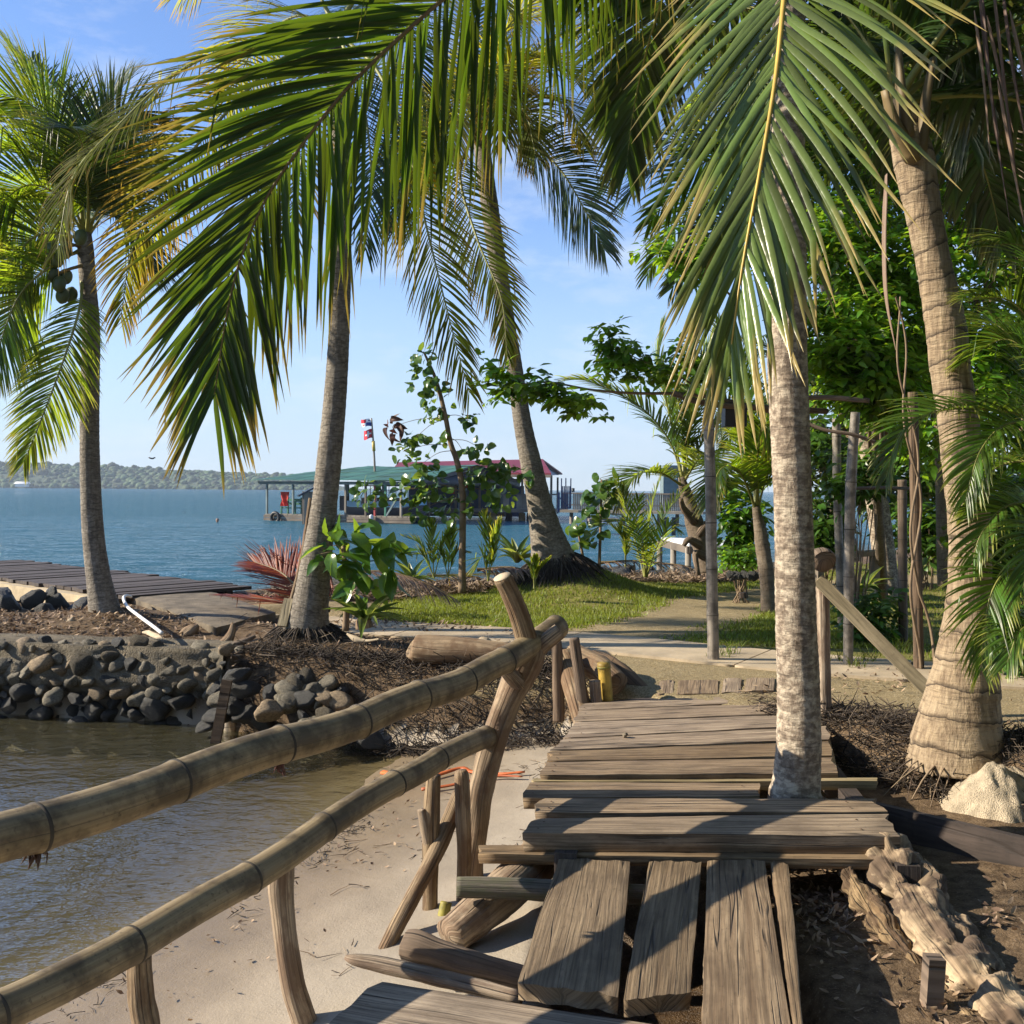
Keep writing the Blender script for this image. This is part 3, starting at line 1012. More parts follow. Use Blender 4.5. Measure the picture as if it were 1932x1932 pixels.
def crown(parent, C, specs, mat, L, w, Y, **k):
    for sp in specs:
        kk = dict(k)
        if isinstance(sp, dict):
            pts = sp['p']; kk.update({a: b for a, b in sp.items() if a not in ('p', 'mat')})
            mt = sp.get('mat', mat)
        else:
            pts, mt = sp, mat
        P = AP(pts, Y)
        frond(parent, P, mt, kk.pop('L', L), kk.pop('w', w), **kk)


# --- palm 1, far left, with coconuts
p1 = thing('coconut_palm', 'slim grey coconut palm at the far left with a cluster of green coconuts', 'palm tree', A(200, 1180, 11.1))
trunk(p1, [(203, 1192, 74), (197, 1150, 58), (186, 1090, 45), (176, 1010, 40), (171, 920, 37), (169, 820, 35), (170, 720, 34), (172, 620, 32), (166, 540, 30), (162, 480, 30), (160, 440, 24)], 11.1, M['bark_grey'], 90, 20, 15)
root_mass(p1, A(205, 1180, 11.1), 0.24, 0.10, 90, 3)
crown(p1, None, [
    [(160, 440), (130, 300), (75, 170), (15, 80)],
    dict(p=[(160, 440, 11.1), (110, 330, 10.8), (40, 280, 10.5), (-50, 290, 10.2)]),
    dict(p=[(158, 450, 11.1), (90, 410, 11.4), (20, 430, 11.6), (-60, 490, 11.8)]),
    dict(p=[(156, 470, 11.1), (100, 500, 10.8), (35, 560, 10.6), (-15, 690, 10.5)], U0=(0.2, 0.6, 0.7)),
    dict(p=[(156, 520, 11.1), (148, 590, 10.8), (105, 720, 10.6), (45, 872, 10.5)], U0=(-0.3, 0.9, 0.3), mat='frond_young', L=0.6),
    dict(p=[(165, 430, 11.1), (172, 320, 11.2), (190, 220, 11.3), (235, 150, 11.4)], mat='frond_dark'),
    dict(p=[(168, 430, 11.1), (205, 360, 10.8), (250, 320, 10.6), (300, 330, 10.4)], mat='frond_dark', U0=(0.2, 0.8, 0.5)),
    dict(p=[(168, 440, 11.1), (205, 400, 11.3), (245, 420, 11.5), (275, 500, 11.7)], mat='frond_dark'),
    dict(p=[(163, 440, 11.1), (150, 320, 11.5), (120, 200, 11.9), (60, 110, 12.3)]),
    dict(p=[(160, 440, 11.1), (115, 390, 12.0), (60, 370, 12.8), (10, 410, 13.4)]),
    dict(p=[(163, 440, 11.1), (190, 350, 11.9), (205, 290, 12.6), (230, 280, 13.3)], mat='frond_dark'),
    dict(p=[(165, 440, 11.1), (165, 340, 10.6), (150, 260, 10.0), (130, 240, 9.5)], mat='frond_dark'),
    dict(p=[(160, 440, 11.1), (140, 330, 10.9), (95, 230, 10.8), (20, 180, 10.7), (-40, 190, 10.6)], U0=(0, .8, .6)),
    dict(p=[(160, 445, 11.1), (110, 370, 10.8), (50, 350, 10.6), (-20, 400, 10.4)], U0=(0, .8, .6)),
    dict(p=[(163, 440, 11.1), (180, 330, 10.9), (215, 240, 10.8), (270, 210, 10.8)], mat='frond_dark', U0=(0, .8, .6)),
    dict(p=[(156, 460, 11.1), (120, 440, 10.9), (60, 450, 10.7), (0, 520, 10.6)], U0=(0, .9, .4), mat='frond_young'),
], 'frond', 0.85, 0.019, 11.1, n=120, r0=0.016, droop=0.55)
for i, (x, y, dy) in enumerate([(96, 470, -.1), (112, 478, -.2), (124, 474, 0), (88, 492, 0), (108, 490, -.15), (100, 518, -.1), (112, 536, -.15), (124, 522, 0), (118, 558, -.05), (134, 556, 0.1), (152, 448, -.25), (124, 452, .1)]):
    c = A(x, y, 10.95 + dy)
    mb = MB()
    u = np.linspace(-1, 1, 9)
    tube(mb, c + np.outer(u, np.array([0.02, 0, 0.085])), 0.068 * np.sqrt(np.clip(1 - (u * 0.985) ** 2, 0.01, 1)), 12, amp=0.05, nsc=9, seed=i)
    mb.build('coconut', M.setdefault('coconut', m_plain('coconut_husk', (0.085, 0.115, 0.045), 0.45, 0.35, 8)), p1)
for pp in ([(160, 470, 11.05), (120, 455, 10.95), (85, 447, 10.9)], [(160, 500, 11.05), (130, 508, 10.9), (100, 520, 10.85), (70, 540, 10.8)], [(158, 460, 11.05), (130, 465, 10.9), (108, 476, 10.85)]):
    rod('fruit_stalk', M['rachis_brown'], p1, spline(AP(pp), 10), np.linspace(0.02, 0.008, 10), 6)

# --- palm 2, tall, behind the great frond
p2 = thing('coconut_palm', 'tall grey coconut palm rising from the path end beside the leafy shrub', 'palm tree', A(578, 1195, 10.1))
trunk(p2, [(573, 1212, 108), (580, 1170, 84), (587, 1130, 67), (598, 1050, 56), (612, 950, 48), (622, 860, 46), (633, 740, 42), (640, 620, 39), (644, 500, 37), (645, 380, 35), (640, 240, 33), (630, 100, 32), (627, 40, 28)], 10.1, M['bark_grey'], 110, 22, 13)
root_mass(p2, A(578, 1198, 10.1), 0.25, 0.15, 420, 4)
crown(p2, None, [
    dict(p=[(626, 60, 10.1), (540, 72, 9.9), (440, 88, 9.7), (330, 140, 9.5), (220, 240, 9.3), (140, 330, 9.2), (108, 470, 9.1)], mat='frond_olive', U0=(-0.1, -0.45, 0.9), L=0.75, n=118),
    dict(p=[(620, 70, 10.1), (520, 120, 9.8), (420, 220, 9.5), (320, 340, 9.4), (250, 470, 9.3), (228, 600, 9.3)], mat='frond_olive', L=0.7, n=112, age=0.35, U0=(-0.2, 0.85, 0.4)),
    dict(p=[(620, 80, 10.1), (545, 180, 9.7), (475, 340, 9.4), (435, 500, 9.2), (405, 640, 9.1), (398, 730, 9.1)], mat='frond_olive', L=0.6, n=105, age=0.3, U0=(0.1, 0.9, 0.3)),
    dict(p=[(640, 70, 10.1), (710, 130, 9.8), (765, 260, 9.6), (805, 430, 9.5), (855, 630, 9.4), (885, 740, 9.4)], mat='frond_olive', L=0.66, n=118, U0=(0.2, 0.9, 0.3), age=0.1),
    dict(p=[(628, 40, 10.1), (560, -70, 10.2), (440, -100, 10.3), (350, -20, 10.4)], mat='frond_olive', n=84),
    dict(p=[(640, 40, 10.1), (740, -80, 10.1), (880, -70, 10.1), (990, 50, 10.1)], mat='frond_olive', n=98, L=0.7),
    dict(p=[(630, 60, 10.1), (590, 190, 9.5), (560, 360, 9.1), (540, 520, 9.0)], mat='frond_olive', n=84, L=0.6, age=0.2),
    dict(p=[(636, 50, 10.1), (690, 10, 10.9), (760, 60, 11.5), (810, 200, 11.9)], mat='frond_dark', n=84),
    dict(p=[(628, 60, 10.1), (560, 30, 10.9), (480, 90, 11.6), (430, 200, 12.0)], mat='frond_olive', n=84),
    dict(p=[(636, 60, 10.1), (680, 170, 9.6), (700, 320, 9.3), (690, 470, 9.2)], mat='frond_dark', n=84, L=0.6),
], 'frond', 0.95, 0.019, 10.1, n=120, r0=0.020, droop=0.75, ang=(70, 24))

# --- palm 3, leaning
p3 = thing('coconut_palm', 'stout coconut palm leaning left on a root mound behind the lawn', 'palm tree', A(1045, 1075, 15))
trunk(p3, [(1050, 1085, 116), (1044, 1058, 88), (1036, 1028, 72), (1028, 995, 60), (1016, 940, 46), (1003, 880, 41), (990, 820, 36), (980, 760, 33), (970, 690, 31), (958, 620, 31), (946, 540, 32), (935, 470, 33), (924, 390, 33), (914, 320, 33), (908, 260, 30)], 15, M['bark_grey'], 110, 22, 7)
root_mass(p3, A(1052, 1080, 15), 0.46, 0.30, 800, 5)
crown(p3, None, [
    dict(p=[(915, 240, 15), (985, 255, 14.6), (1052, 314, 14.2), (1100, 390, 14), (1140, 470, 13.9)], U0=(0.3, 0.8, 0.5), mat='frond_dark', age=0.15, L=0.95, n=105),
    dict(p=[(895, 250, 15), (868, 330, 14.3), (900, 450, 13.9), (945, 560, 13.7), (957, 670, 13.7)], U0=(0.1, 0.95, 0.2), age=0.1, L=0.75, mat='frond_olive', n=112),
    dict(p=[(910, 230, 15), (960, 150, 15), (1040, 120, 15), (1120, 180, 15), (1165, 290, 15)], mat='frond_olive', L=0.9),
    dict(p=[(905, 220, 15), (945, 70, 15), (1040, -10, 15), (1150, 60, 15)], mat='frond_olive', L=0.9),
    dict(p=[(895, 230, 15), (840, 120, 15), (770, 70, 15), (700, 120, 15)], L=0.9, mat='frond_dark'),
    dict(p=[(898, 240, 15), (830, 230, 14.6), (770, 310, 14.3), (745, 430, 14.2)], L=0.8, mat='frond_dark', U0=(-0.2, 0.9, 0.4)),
    dict(p=[(912, 230, 15), (990, 180, 14.2), (1070, 200, 13.6), (1100, 270, 13.3)], mat='frond_olive', L=0.85),
    dict(p=[(905, 240, 15), (880, 160, 14), (860, 190, 13.2), (850, 300, 12.8)], mat='frond_olive', L=0.8),
    dict(p=[(905, 230, 15), (900, 90, 15.6), (870, 0, 16.2), (820, -30, 16.8)], L=0.9, mat='frond_olive'),
    dict(p=[(908, 235, 15), (985, 120, 15.8), (1080, 60, 16.4), (1180, 90, 17)], L=0.9, mat='frond_olive'),
    dict(p=[(906, 250, 15), (930, 170, 14.5), (975, 110, 14), (1030, 110, 13.6)], mat='frond_olive'),
    dict(p=[(906, 250, 15), (890, 180, 14.4), (910, 130, 13.8), (935, 150, 13.2), (945, 260, 12.9)], mat='frond_olive'),
    dict(p=[(906, 250, 15), (950, 200, 14.4), (990, 210, 13.9), (1010, 290, 13.6)], mat='frond_olive', U0=(.2, .8, .5)),
    dict(p=[(904, 255, 15), (860, 220, 14.4), (815, 240, 13.9), (790, 330, 13.7)], mat='frond_olive', U0=(-.2, .8, .5)),
    dict(p=[(906, 250, 15), (915, 150, 15.3), (960, 50, 15.6), (1030, 30, 16)], mat='frond_olive'),
], 'frond', 0.90, 0.025, 15, n=105, r0=0.026, droop=0.65)

# --- palm 4, growing through the boardwalk; its two near fronds are built leaflet by leaflet
p4 = thing('coconut_palm', 'pale blotched coconut palm growing up through the boardwalk edge', 'palm tree', A(1500, 1500, 5.3))
trunk(p4, [(1503, 1525, 112), (1500, 1500, 99), (1503, 1470, 88), (1507, 1400, 83), (1506, 1293, 79), (1502, 1180, 76), (1500, 1100, 75), (1497, 970, 71), (1490, 800, 73), (1486, 700, 74), (1485, 640, 73), (1487, 500, 68), (1487, 380, 64), (1486, 250, 62), (1488, 50, 60), (1490, -150, 58), (1490, -320, 52)], 5.3, M['bark_pale'], 170, 30, 22, 0.03, 0.03)
frond(p4, AP([(1490, -330, 5.3), (1500, -260, 4.9), (1492, -120, 4.4), (1479, 0, 4.1), (1463, 150, 3.9), (1436, 310, 3.75), (1408, 460, 3.66), (1392, 560, 3.63), (1380, 650, 3.62)]),
      'frond_pale', 0.98, 0.029, r0=0.020, rmat='rachis_yellow', per=True, n=82, cap=150, U0=(-0.30, -0.85, 0.42), ang=(46, 10), ang2=(60, 15), lift=0.05, droop=0.40, seg=8, fold=0.42, prof=(0.8, 0.40), base=0.20, seed=901, miss=0.06)
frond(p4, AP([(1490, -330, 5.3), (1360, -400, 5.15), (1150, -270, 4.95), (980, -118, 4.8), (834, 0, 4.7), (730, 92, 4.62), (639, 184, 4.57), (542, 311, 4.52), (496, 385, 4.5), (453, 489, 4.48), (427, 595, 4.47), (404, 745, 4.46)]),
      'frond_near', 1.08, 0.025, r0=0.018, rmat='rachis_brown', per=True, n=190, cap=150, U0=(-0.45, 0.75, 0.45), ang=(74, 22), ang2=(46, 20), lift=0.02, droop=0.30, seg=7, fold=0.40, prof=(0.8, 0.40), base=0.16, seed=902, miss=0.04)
for az, el, ln, dr, mt in ((100, 50, 3.4, 1.6, 'frond'), (60, 60, 3.2, 1.5, 'frond_dark'), (20, 55, 3.3, 1.7, 'frond_dark'), (330, 60, 3.2, 1.5, 'frond_dark'), (300, 45, 3.0, 1.9, 'frond_dark'), (140, 45, 3.4, 1.7, 'frond'), (45, 20, 3.0, 1.8, 'frond_dark'), (345, 15, 2.8, 1.7, 'frond_dark')):
    frond(p4, arc_frond(A(1490, -330, 5.3), radians(az), radians(el), ln, dr), mt, 0.8, 0.04, n=105, droop=0.7)

# --- palm 5, right, with the swollen foot
p5 = thing('coconut_palm', 'tan ringed coconut palm with a swollen foot on the right beside the sand heap', 'palm tree', A(1806, 1415, 6.2))
trunk(p5, [(1806, 1445, 184), (1806, 1420, 176), (1808, 1380, 158), (1814, 1330, 140), (1822, 1270, 122), (1828, 1210, 108), (1829, 1150, 88), (1830, 1080, 77), (1828, 980, 76), (1818, 880, 76), (1806, 780, 72), (1792, 690, 72), (1785, 620, 73), (1762, 500, 62), (1738, 380, 66), (1724, 300, 74), (1708, 240, 62), (1693, 190, 50)], 6.2, M['bark_tan'], 150, 30, 5.6, 0.04, 0.025)
root_mass(p5, A(1806, 1425, 6.2), 0.30, 0.05, 60, 6, 'twig')
for az, el, ln, dr, mt in ((60, 55, 3.2, 1.7, 'frond_dark'), (95, 40, 3.0, 1.8, 'frond_dark'), (20, 50, 3.0, 1.8, 'frond_dark'), (130, 55, 3.0, 1.6, 'frond_dark'), (330, 60, 3.0, 1.8, 'frond_dark'), (75, 15, 2.4, 1.3, 'frond_dark'), (40, 25, 2.6, 1.5, 'frond_dark'), (290, 70, 2.6, 1.9, 'frond_dark')):
    frond(p5, arc_frond(A(1690, 195, 6.2), radians(az), radians(el), ln, dr), mt, 0.75, 0.038, n=98, droop=0.9)
# dead leaflets hanging from it
dm = MB()
for i, (x0, y0, x1, y1, Yd) in enumerate([(1850, -40, 1905, 420, 4.6), (1872, -40, 1925, 400, 4.6), (1838, 20, 1868, 300, 4.7), (1890, -30, 1950, 330, 4.5), (1862, 30, 1912, 250, 4.65), (1905, 20, 1975, 380, 4.5), (1845, -60, 1885, 260, 4.7), (1882, 150, 1940, 460, 4.55)]):
    P = spline(AP([(x0, y0, Yd), ((x0 + x1) / 2 - 6 + 5 * (i % 3), (y0 + y1) / 2, Yd), (x1, y1, Yd)]), 10)
    tube(dm, P, np.array([.005, .014, .015, .014, .013, .012, .010, .008, .005, .002]), 5, cap=False, flat=0.25, col=(0.3, (i * 0.37) % 1, 0.3, 0))
dm.build('dead_leaflets', M['frond_dry'], p5)
dm = MB()
P = spline(AP([(1672, 330, 5.6), (1668, 450, 5.55), (1672, 560, 5.55), (1690, 660, 5.6)]), 14)
tube(dm, P, np.interp(np.linspace(0, 1, 14), [0, .15, .6, 1], [.02, .036, .03, .004]), 6, cap=False, flat=0.2, col=(0.5, 0.5, 0.35, 0))
dm.build('dead_sheath', M['frond_dry'], p5)
# torn leaf bases at the crown shaft
for i, pp in enumerate(([(1722, 300, 6.1), (1690, 240, 6.0), (1668, 170, 5.95)], [(1735, 290, 6.15), (1745, 200, 6.1), (1760, 110, 6.1)], [(1712, 260, 6.05), (1700, 180, 6.0), (1695, 90, 6.0)])):
    rod('leaf_base', M['rachis_brown'], p5, spline(AP(pp), 10), np.linspace(0.075, 0.03, 10), 10, amp=0.15, flat=0.55)

# ------------------------------------------------------------------ boardwalk
def plank(parent, q, z, thick, mat, seed, nu=26, nv=5, rag=0.012, cup=0.004, name='plank', zs=None):
    """q: image corners of the top face (start-left, end-left, end-right, start-right); length runs start -> end"""
    rg = np.random.default_rng(seed)
    zz = zs if zs is not None else (z, z, z, z)
    c = np.array([G(q[i][0], q[i][1], zz[i]) for i in range(4)])
    u = np.linspace(0, 1, nu)[:, None, None]
    v = np.linspace(0, 1, nv)[None, :, None]
    T = (c[0] * (1 - u) + c[1] * u) * (1 - v) + (c[3] * (1 - u) + c[2] * u) * v
    Ld = nrm(c[1] - c[0]); L = np.linalg.norm(c[1] - c[0]); Wd = np.linalg.norm(c[3] - c[0])
    # ragged ends and wavering edges
    e0 = rag * rg.normal(0, 1, nv); e1 = rag * rg.normal(0, 1, nv)
    fade0 = np.clip(1 - u[:, :, 0] * nu / 2, 0, 1); fade1 = np.clip(1 - (1 - u[:, :, 0]) * nu / 2, 0, 1)
    T = T + Ld * (fade0 * e0 + fade1 * e1)[..., None]
    sd = nrm(c[3] - c[0])
    uu = np.linspace(0, L, nu)
    w0 = 0.006 * fbm2(uu, uu * 0, 3.0, 3, seed * 1.7); w1 = 0.006 * fbm2(uu, uu * 0, 3.0, 3, seed * 2.3 + 9)
    T[:, 0] += sd * w0[:, None]; T[:, -1] += sd * w1[:, None]
    T[..., 2] += cup * fbm2(T[..., 0], T[..., 1], 5, 3, seed) - 0.004 * (np.abs(np.linspace(-1, 1, nv)) ** 6)[None, :]
    top = T.reshape(-1, 3)
    uv = np.stack([np.repeat(uu[:, None], nv, 1), np.repeat(np.linspace(0, Wd, nv)[None], nu, 0)], -1).reshape(-1, 2)
    k = np.arange(nu * nv).reshape(nu, nv)
    Ft = np.stack([k[:-1, :-1], k[1:, :-1], k[1:, 1:], k[:-1, 1:]], -1).reshape(-1, 4)
    nz = np.cross(top[Ft[0][1]] - top[Ft[0][0]], top[Ft[0][3]] - top[Ft[0][0]])[2]
    flip = nz < 0
    rim = np.concatenate([k[:, 0], k[-1, 1:], k[::-1, -1][1:], k[0, ::-1][1:-1]])
    low = top[rim] - [0, 0, thick]
    cen = top[rim].mean(0)
    low[:, :2] += 0.10 * thick * nrm(cen[:2] - low[:, :2])
    mid = (top[rim] + low) / 2 + np.c_[rg.normal(0, 0.003, (len(rim), 2)), np.zeros(len(rim))]
    V = np.vstack([top, top[rim], mid, low])
    nt = len(top); m = len(rim)
    r0 = nt + np.arange(m); r1 = r0 + m; r2 = r1 + m
    S = np.concatenate([np.stack([a, b, np.roll(b, -1), np.roll(a, -1)], -1) for a, b in ((r0, r1), (r1, r2))])
    bot = r2.reshape(1, -1)
    if flip:
        Ft = Ft[:, ::-1]; S = S[:, ::-1]
    else:
        bot = bot[:, ::-1]
    uvr = uv[rim]
    ctr = uv.mean(0)
    uvs = [uv] + [uvr + np.c_[np.zeros(m), np.sign(uvr[:, 1] - ctr[1]) * d] for d in (0, thick / 2, thick)]
    return MB().add(V, [Ft, S, bot[:, ::-1] if not flip else bot], np.vstack(uvs)).build(name, mat, parent)


def Lq(x, y):
    return (638.9 + 0.3307 * x, 1293.1 + 0.3307 * y)


def Rq(x, y):
    return (1293.1 + 0.3307 * x, 1293.1 + 0.3307 * y)


walk = thing('boardwalk', 'weathered plank boardwalk leading to the sandy yard', 'boardwalk', (0.9, 5.2, 0))
rows = [  # far-left, far-right, near-right, near-left, z, thickness, material
    (Lq(1392, 100), (1537, 1302), (1543, 1319), Lq(1372, 138), 0.0, 0.05, 'plank'),
    (Lq(1372, 142), (1543, 1322), (1550, 1342), Lq(1340, 203), 0.004, 0.05, 'plank'),
    (Lq(1342, 208), (1550, 1345), (1556, 1366), Lq(1288, 296), 0.0, 0.05, 'plank'),
    (Lq(1284, 301), (1556, 1369), (1563, 1393), Lq(1222, 366), 0.006, 0.05, 'plank'),
    (Lq(1212, 372), (1563, 1398), (1571, 1424), Lq(1182, 428), 0.0, 0.05, 'plank'),
    (Lq(1190, 433), (1571, 1428), (1579, 1457), Lq(1128, 506), 0.003, 0.055, 'plank'),
    (Lq(1105, 548), (1433, 1476), (1433, 1500), Lq(1036, 640), 0.0, 0.055, 'plank'),
    (Lq(1166, 638), (1652, 1505), (1668, 1530), Lq(1104, 722), 0.006, 0.07, 'plank'),
    (Lq(1112, 754), (1670, 1534), (1692, 1576), Lq(1040, 838), 0.004, 0.085, 'plank_old'),
]
for i, (a, b, c, d, z, t, mt) in enumerate(rows):
    plank(walk, (a, b, c, d), z, t, M[mt], 30 + i)
plank(walk, (Lq(1112, 528), (1654, 1466), (1654, 1472), Lq(1108, 545)), -0.03, 0.05, M['plank_pale'], 50, rag=0.006)
plank(walk, (Lq(806, 905), (1722, 1594), (1716, 1622), Lq(800, 955)), -0.085, 0.045, M['plank'], 51, rag=0.01)
# lengthways boards of the lower step
lv = [((Lq(1252, 988)), (Lq(1022, 1690)), (Lq(1592, 1772)), (Lq(1662, 1000)), 'plank_old', 60),
      ((Lq(1772, 1005)), (Lq(1622, 1790)), (1300, 1872), (1324, 1625), 'plank_old', 61),
      ((1335, 1624), (1322, 1990), (1500, 1990), (1443, 1624), 'plank', 62),
      ((1453, 1624), (1508, 2010), (1524, 2010), (1487, 1628), 'plank', 63)]
for a, b, c, d, mt, sd in lv:
    plank(walk, (a, b, c, d), -0.095, 0.06, M[mt], sd, nu=34, nv=11, rag=0.007)
# far short boards
for i, (x0, x1, y0, y1) in enumerate([(1240, 1270, 1284, 1308), (1276, 1354, 1283, 1309), (1361, 1398, 1280, 1306), (1405, 1460, 1279, 1303)]):
    plank(walk, ((x0, y1), (x0 + 4, y0), (x1 + 1, y0 - 1), (x1, y1 - 1)), 0.006 + 0.004 * i, 0.025, M['plank'], 70 + i, nu=8)
plank(walk, ((1100, 1326), (1250, 1312), (1500, 1300), (1500, 1306)), -0.03, 0.05, M['plank_dark'], 80, nu=10, nv=3)
# pale edge board at the right
plank(walk, ((1550, 1384), (1566, 1456), (1580, 1453), (1563, 1383)), -0.055, 0.03, M['plank_pale'], 81, nu=10, nv=4)
# rusty nail heads
M['rust'] = m_plain('rust', (0.06, 0.03, 0.018), 0.7, 0.3, 40)
_nv = np.linspace(0, 2 * pi, 9)[:-1]
nail_me = mesh_from('nail', np.vstack([np.c_[np.cos(_nv), np.sin(_nv), 0 * _nv] * 0.006, [[0, 0, 0.003]]]), [np.array([[i, (i + 1) % 8, 8] for i in range(8)])])
nail_me.materials.append(M['rust'])
_rn = np.random.default_rng(3)
for a, b, c, d, z, t, mt in rows:
    for e0_, e1_ in ((a, d), (b, c)):
        for f in (0.28, 0.72):
            w = 0.07 if e0_ is a else 0.18
            x = (e0_[0] * (1 - f) + e1_[0] * f) * (1 - w) + (a[0] + b[0]) / 2 * w + _rn.normal(0, 3)
            y = (e0_[1] * (1 - f) + e1_[1] * f)
            n_ = obj('nail', nail_me, None, walk)
            n_.matrix_basis = Matrix.Translation([float(q) for q in G(x, y, z + 0.004)])
# bearers under the boards
for i, (a, b) in enumerate([(G(1060, 1440, -0.09) , G(1480, 1330, -0.09)), (np.array([0.25, 4.55, -0.14]), np.array([0.75, 7.4, -0.12])), (np.array([1.75, 4.45, -0.15]), np.array([2.0, 7.3, -0.12]))][1:]):
    bar('bearer', M['plank_dark'], walk, a, b, 0.10, 0.13)
plank(walk, ((712, 1850), (1330, 1946), (1250, 2120), (560, 1985)), -0.165, 0.07, M['plank_old'], 90, nu=40, nv=9, rag=0.01)
plank(walk, ((560, 1992), (1330, 2130), (1300, 2260), (470, 2100)), -0.17, 0.07, M['plank_old'], 91, nu=20, nv=5)


def log(parent, ctrl, mat, n=14, seg=30, amp=0.10, nsc=8, name='log', flat=1.0, seed=0.0, top=None):
    """ctrl (x, y, width px, Y)"""
    P = np.array([A(c[0], c[1], c[3]) for c in ctrl])
    r = np.array([c[2] * c[3] / W_PX / 2 for c in ctrl])
    Q = spline(np.c_[P, r], seg)
    o = tube(MB(), Q[:, :3], np.maximum(Q[:, 3], 0.003), n, amp=amp, nsc=nsc, flat=flat, seed=seed).build(name, mat, parent)
    return o


# logs and poles in the gap of the walkway
def single(name, label, cat, ctrl, mat, group=None, **k):
    return tag(log(None, ctrl, M[mat], name=name, **k), label, cat, group)


single('cross_log', 'dark bark-covered log lying across under the lower planks', 'log', [(862, 1674, 38, 4.34), (950, 1676, 40, 4.34), (1040, 1680, 40, 4.34), (1250, 1690, 40, 4.34)], 'bark_log', amp=0.12)
single('bark_log', 'short brown log with a crusty broken bark end', 'log', [(768, 1786, 62, 3.95), (790, 1790, 66, 3.93), (830, 1802, 56, 3.9), (900, 1822, 50, 3.86), (1010, 1852, 46, 3.82)], 'drift_dark', amp=0.2, seed=3)
single('split_log', 'orange-brown split log pointing left over the wet sand', 'log', [(652, 1806, 12, 3.72), (672, 1811, 28, 3.71), (720, 1820, 38, 3.7), (830, 1845, 38, 3.64), (985, 1884, 36, 3.56)], 'drift', amp=0.16, flat=0.75, seed=5)
single('sunken_log', 'thick pale log slanting down into the dark gap', 'log', [(1040, 1600, 80, 4.9), (975, 1660, 84, 4.62), (915, 1712, 80, 4.45), (850, 1768, 72, 4.3)], 'drift', amp=0.12, seed=7)
single('leaning_pole', 'thin knotty pole leaning between the stakes over the sand', 'pole', [(716, 1815, 30, 4.42), (752, 1742, 31, 4.55), (792, 1668, 30, 4.7), (826, 1600, 31, 4.85), (850, 1545, 32, 4.98), (868, 1500, 30, 5.08)], 'drift', amp=0.14, seed=9)
single('green_bamboo', 'short green bamboo stub at the foot of the leaning pole', 'bamboo', [(704, 1830, 26, 4.38), (684, 1850, 27, 4.34), (655, 1880, 27, 4.28)], 'bamboo_green', amp=0.03)
single('bamboo_stub', 'yellow-green bamboo stub standing behind the forked stake', 'bamboo', [(842, 1702, 22, 4.78), (836, 1735, 23, 4.76), (832, 1790, 23, 4.74)], 'bamboo_green', amp=0.03)

# stakes by the railing
st = thing('forked_stake', 'upright forked stake carrying the lower rail', 'stake', A(812, 1756, 4.88))
log(st, [(818, 1462, 27, 4.88), (815, 1520, 31, 4.88), (813, 1574, 34, 4.88), (812, 1660, 31, 4.88), (811, 1756, 30, 4.88), (811, 1800, 30, 4.88)], M['drift'], name='stem', amp=0.14, seed=2)
log(st, [(795, 1527, 16, 4.86), (801, 1555, 20, 4.86), (810, 1600, 22, 4.87)], M['drift'], name='fork', amp=0.12, seed=4)
single('stake', 'blunt round-topped stake between the forked stake and the big post', 'stake', [(869, 1454, 22, 4.92), (871, 1470, 29, 4.92), (874, 1540, 29, 4.92), (876, 1620, 28, 4.92), (874, 1700, 27, 4.92), (872, 1800, 27, 4.92)], 'drift', amp=0.10, seed=12)

# ------------------------------------------------------------------ railing
post = thing('forked_post', 'pale forked tree-trunk post holding the bamboo rails', 'post', A(884, 1680, 5.2))
log(post, [(878, 1760, 44, 5.22), (884, 1680, 46, 5.22), (892, 1600, 48, 5.22), (902, 1520, 50, 5.21), (916, 1450, 50, 5.2), (936, 1385, 50, 5.2), (956, 1330, 52, 5.2), (978, 1280, 60, 5.2), (1000, 1235, 56, 5.2), (1008, 1212, 40, 5.2)], M['drift'], 20, 60, 0.24, 7, 'stem', seed=1)
log(post, [(1002, 1240, 44, 5.2), (992, 1200, 42, 5.17), (978, 1155, 38, 5.14), (962, 1118, 36, 5.12), (948, 1090, 36, 5.1)], M['drift'], 16, 24, 0.07, 6, 'branch', seed=3)
log(post, [(1004, 1232, 38, 5.2), (1028, 1212, 34, 5.2), (1056, 1190, 32, 5.2)], M['drift'], 14, 14, 0.10, 6, 'branch', seed=5)
log(post, [(978, 1290, 34, 5.16), (962, 1272, 30, 5.08), (952, 1262, 26, 5.02)], M['drift'], 12, 10, 0.10, 6, 'branch', seed=8)
e0 = A(948, 1090, 5.1); e1 = A(947, 1087.5, 5.098)
rod('cut_face', M['cut_wood'], post, np.array([e0 + (e1 - e0) * 0.2, e1]), 0.0455, 16)


def depth_on(x, x0, Y0, x1, Y1):
    u, u0, u1 = [(q - 966) / W_PX for q in (x, x0, x1)]
    t = (u * Y0 - u0 * Y0) / (u1 * Y1 - u0 * Y0 - u * (Y1 - Y0))
    return Y0 + (Y1 - Y0) * t


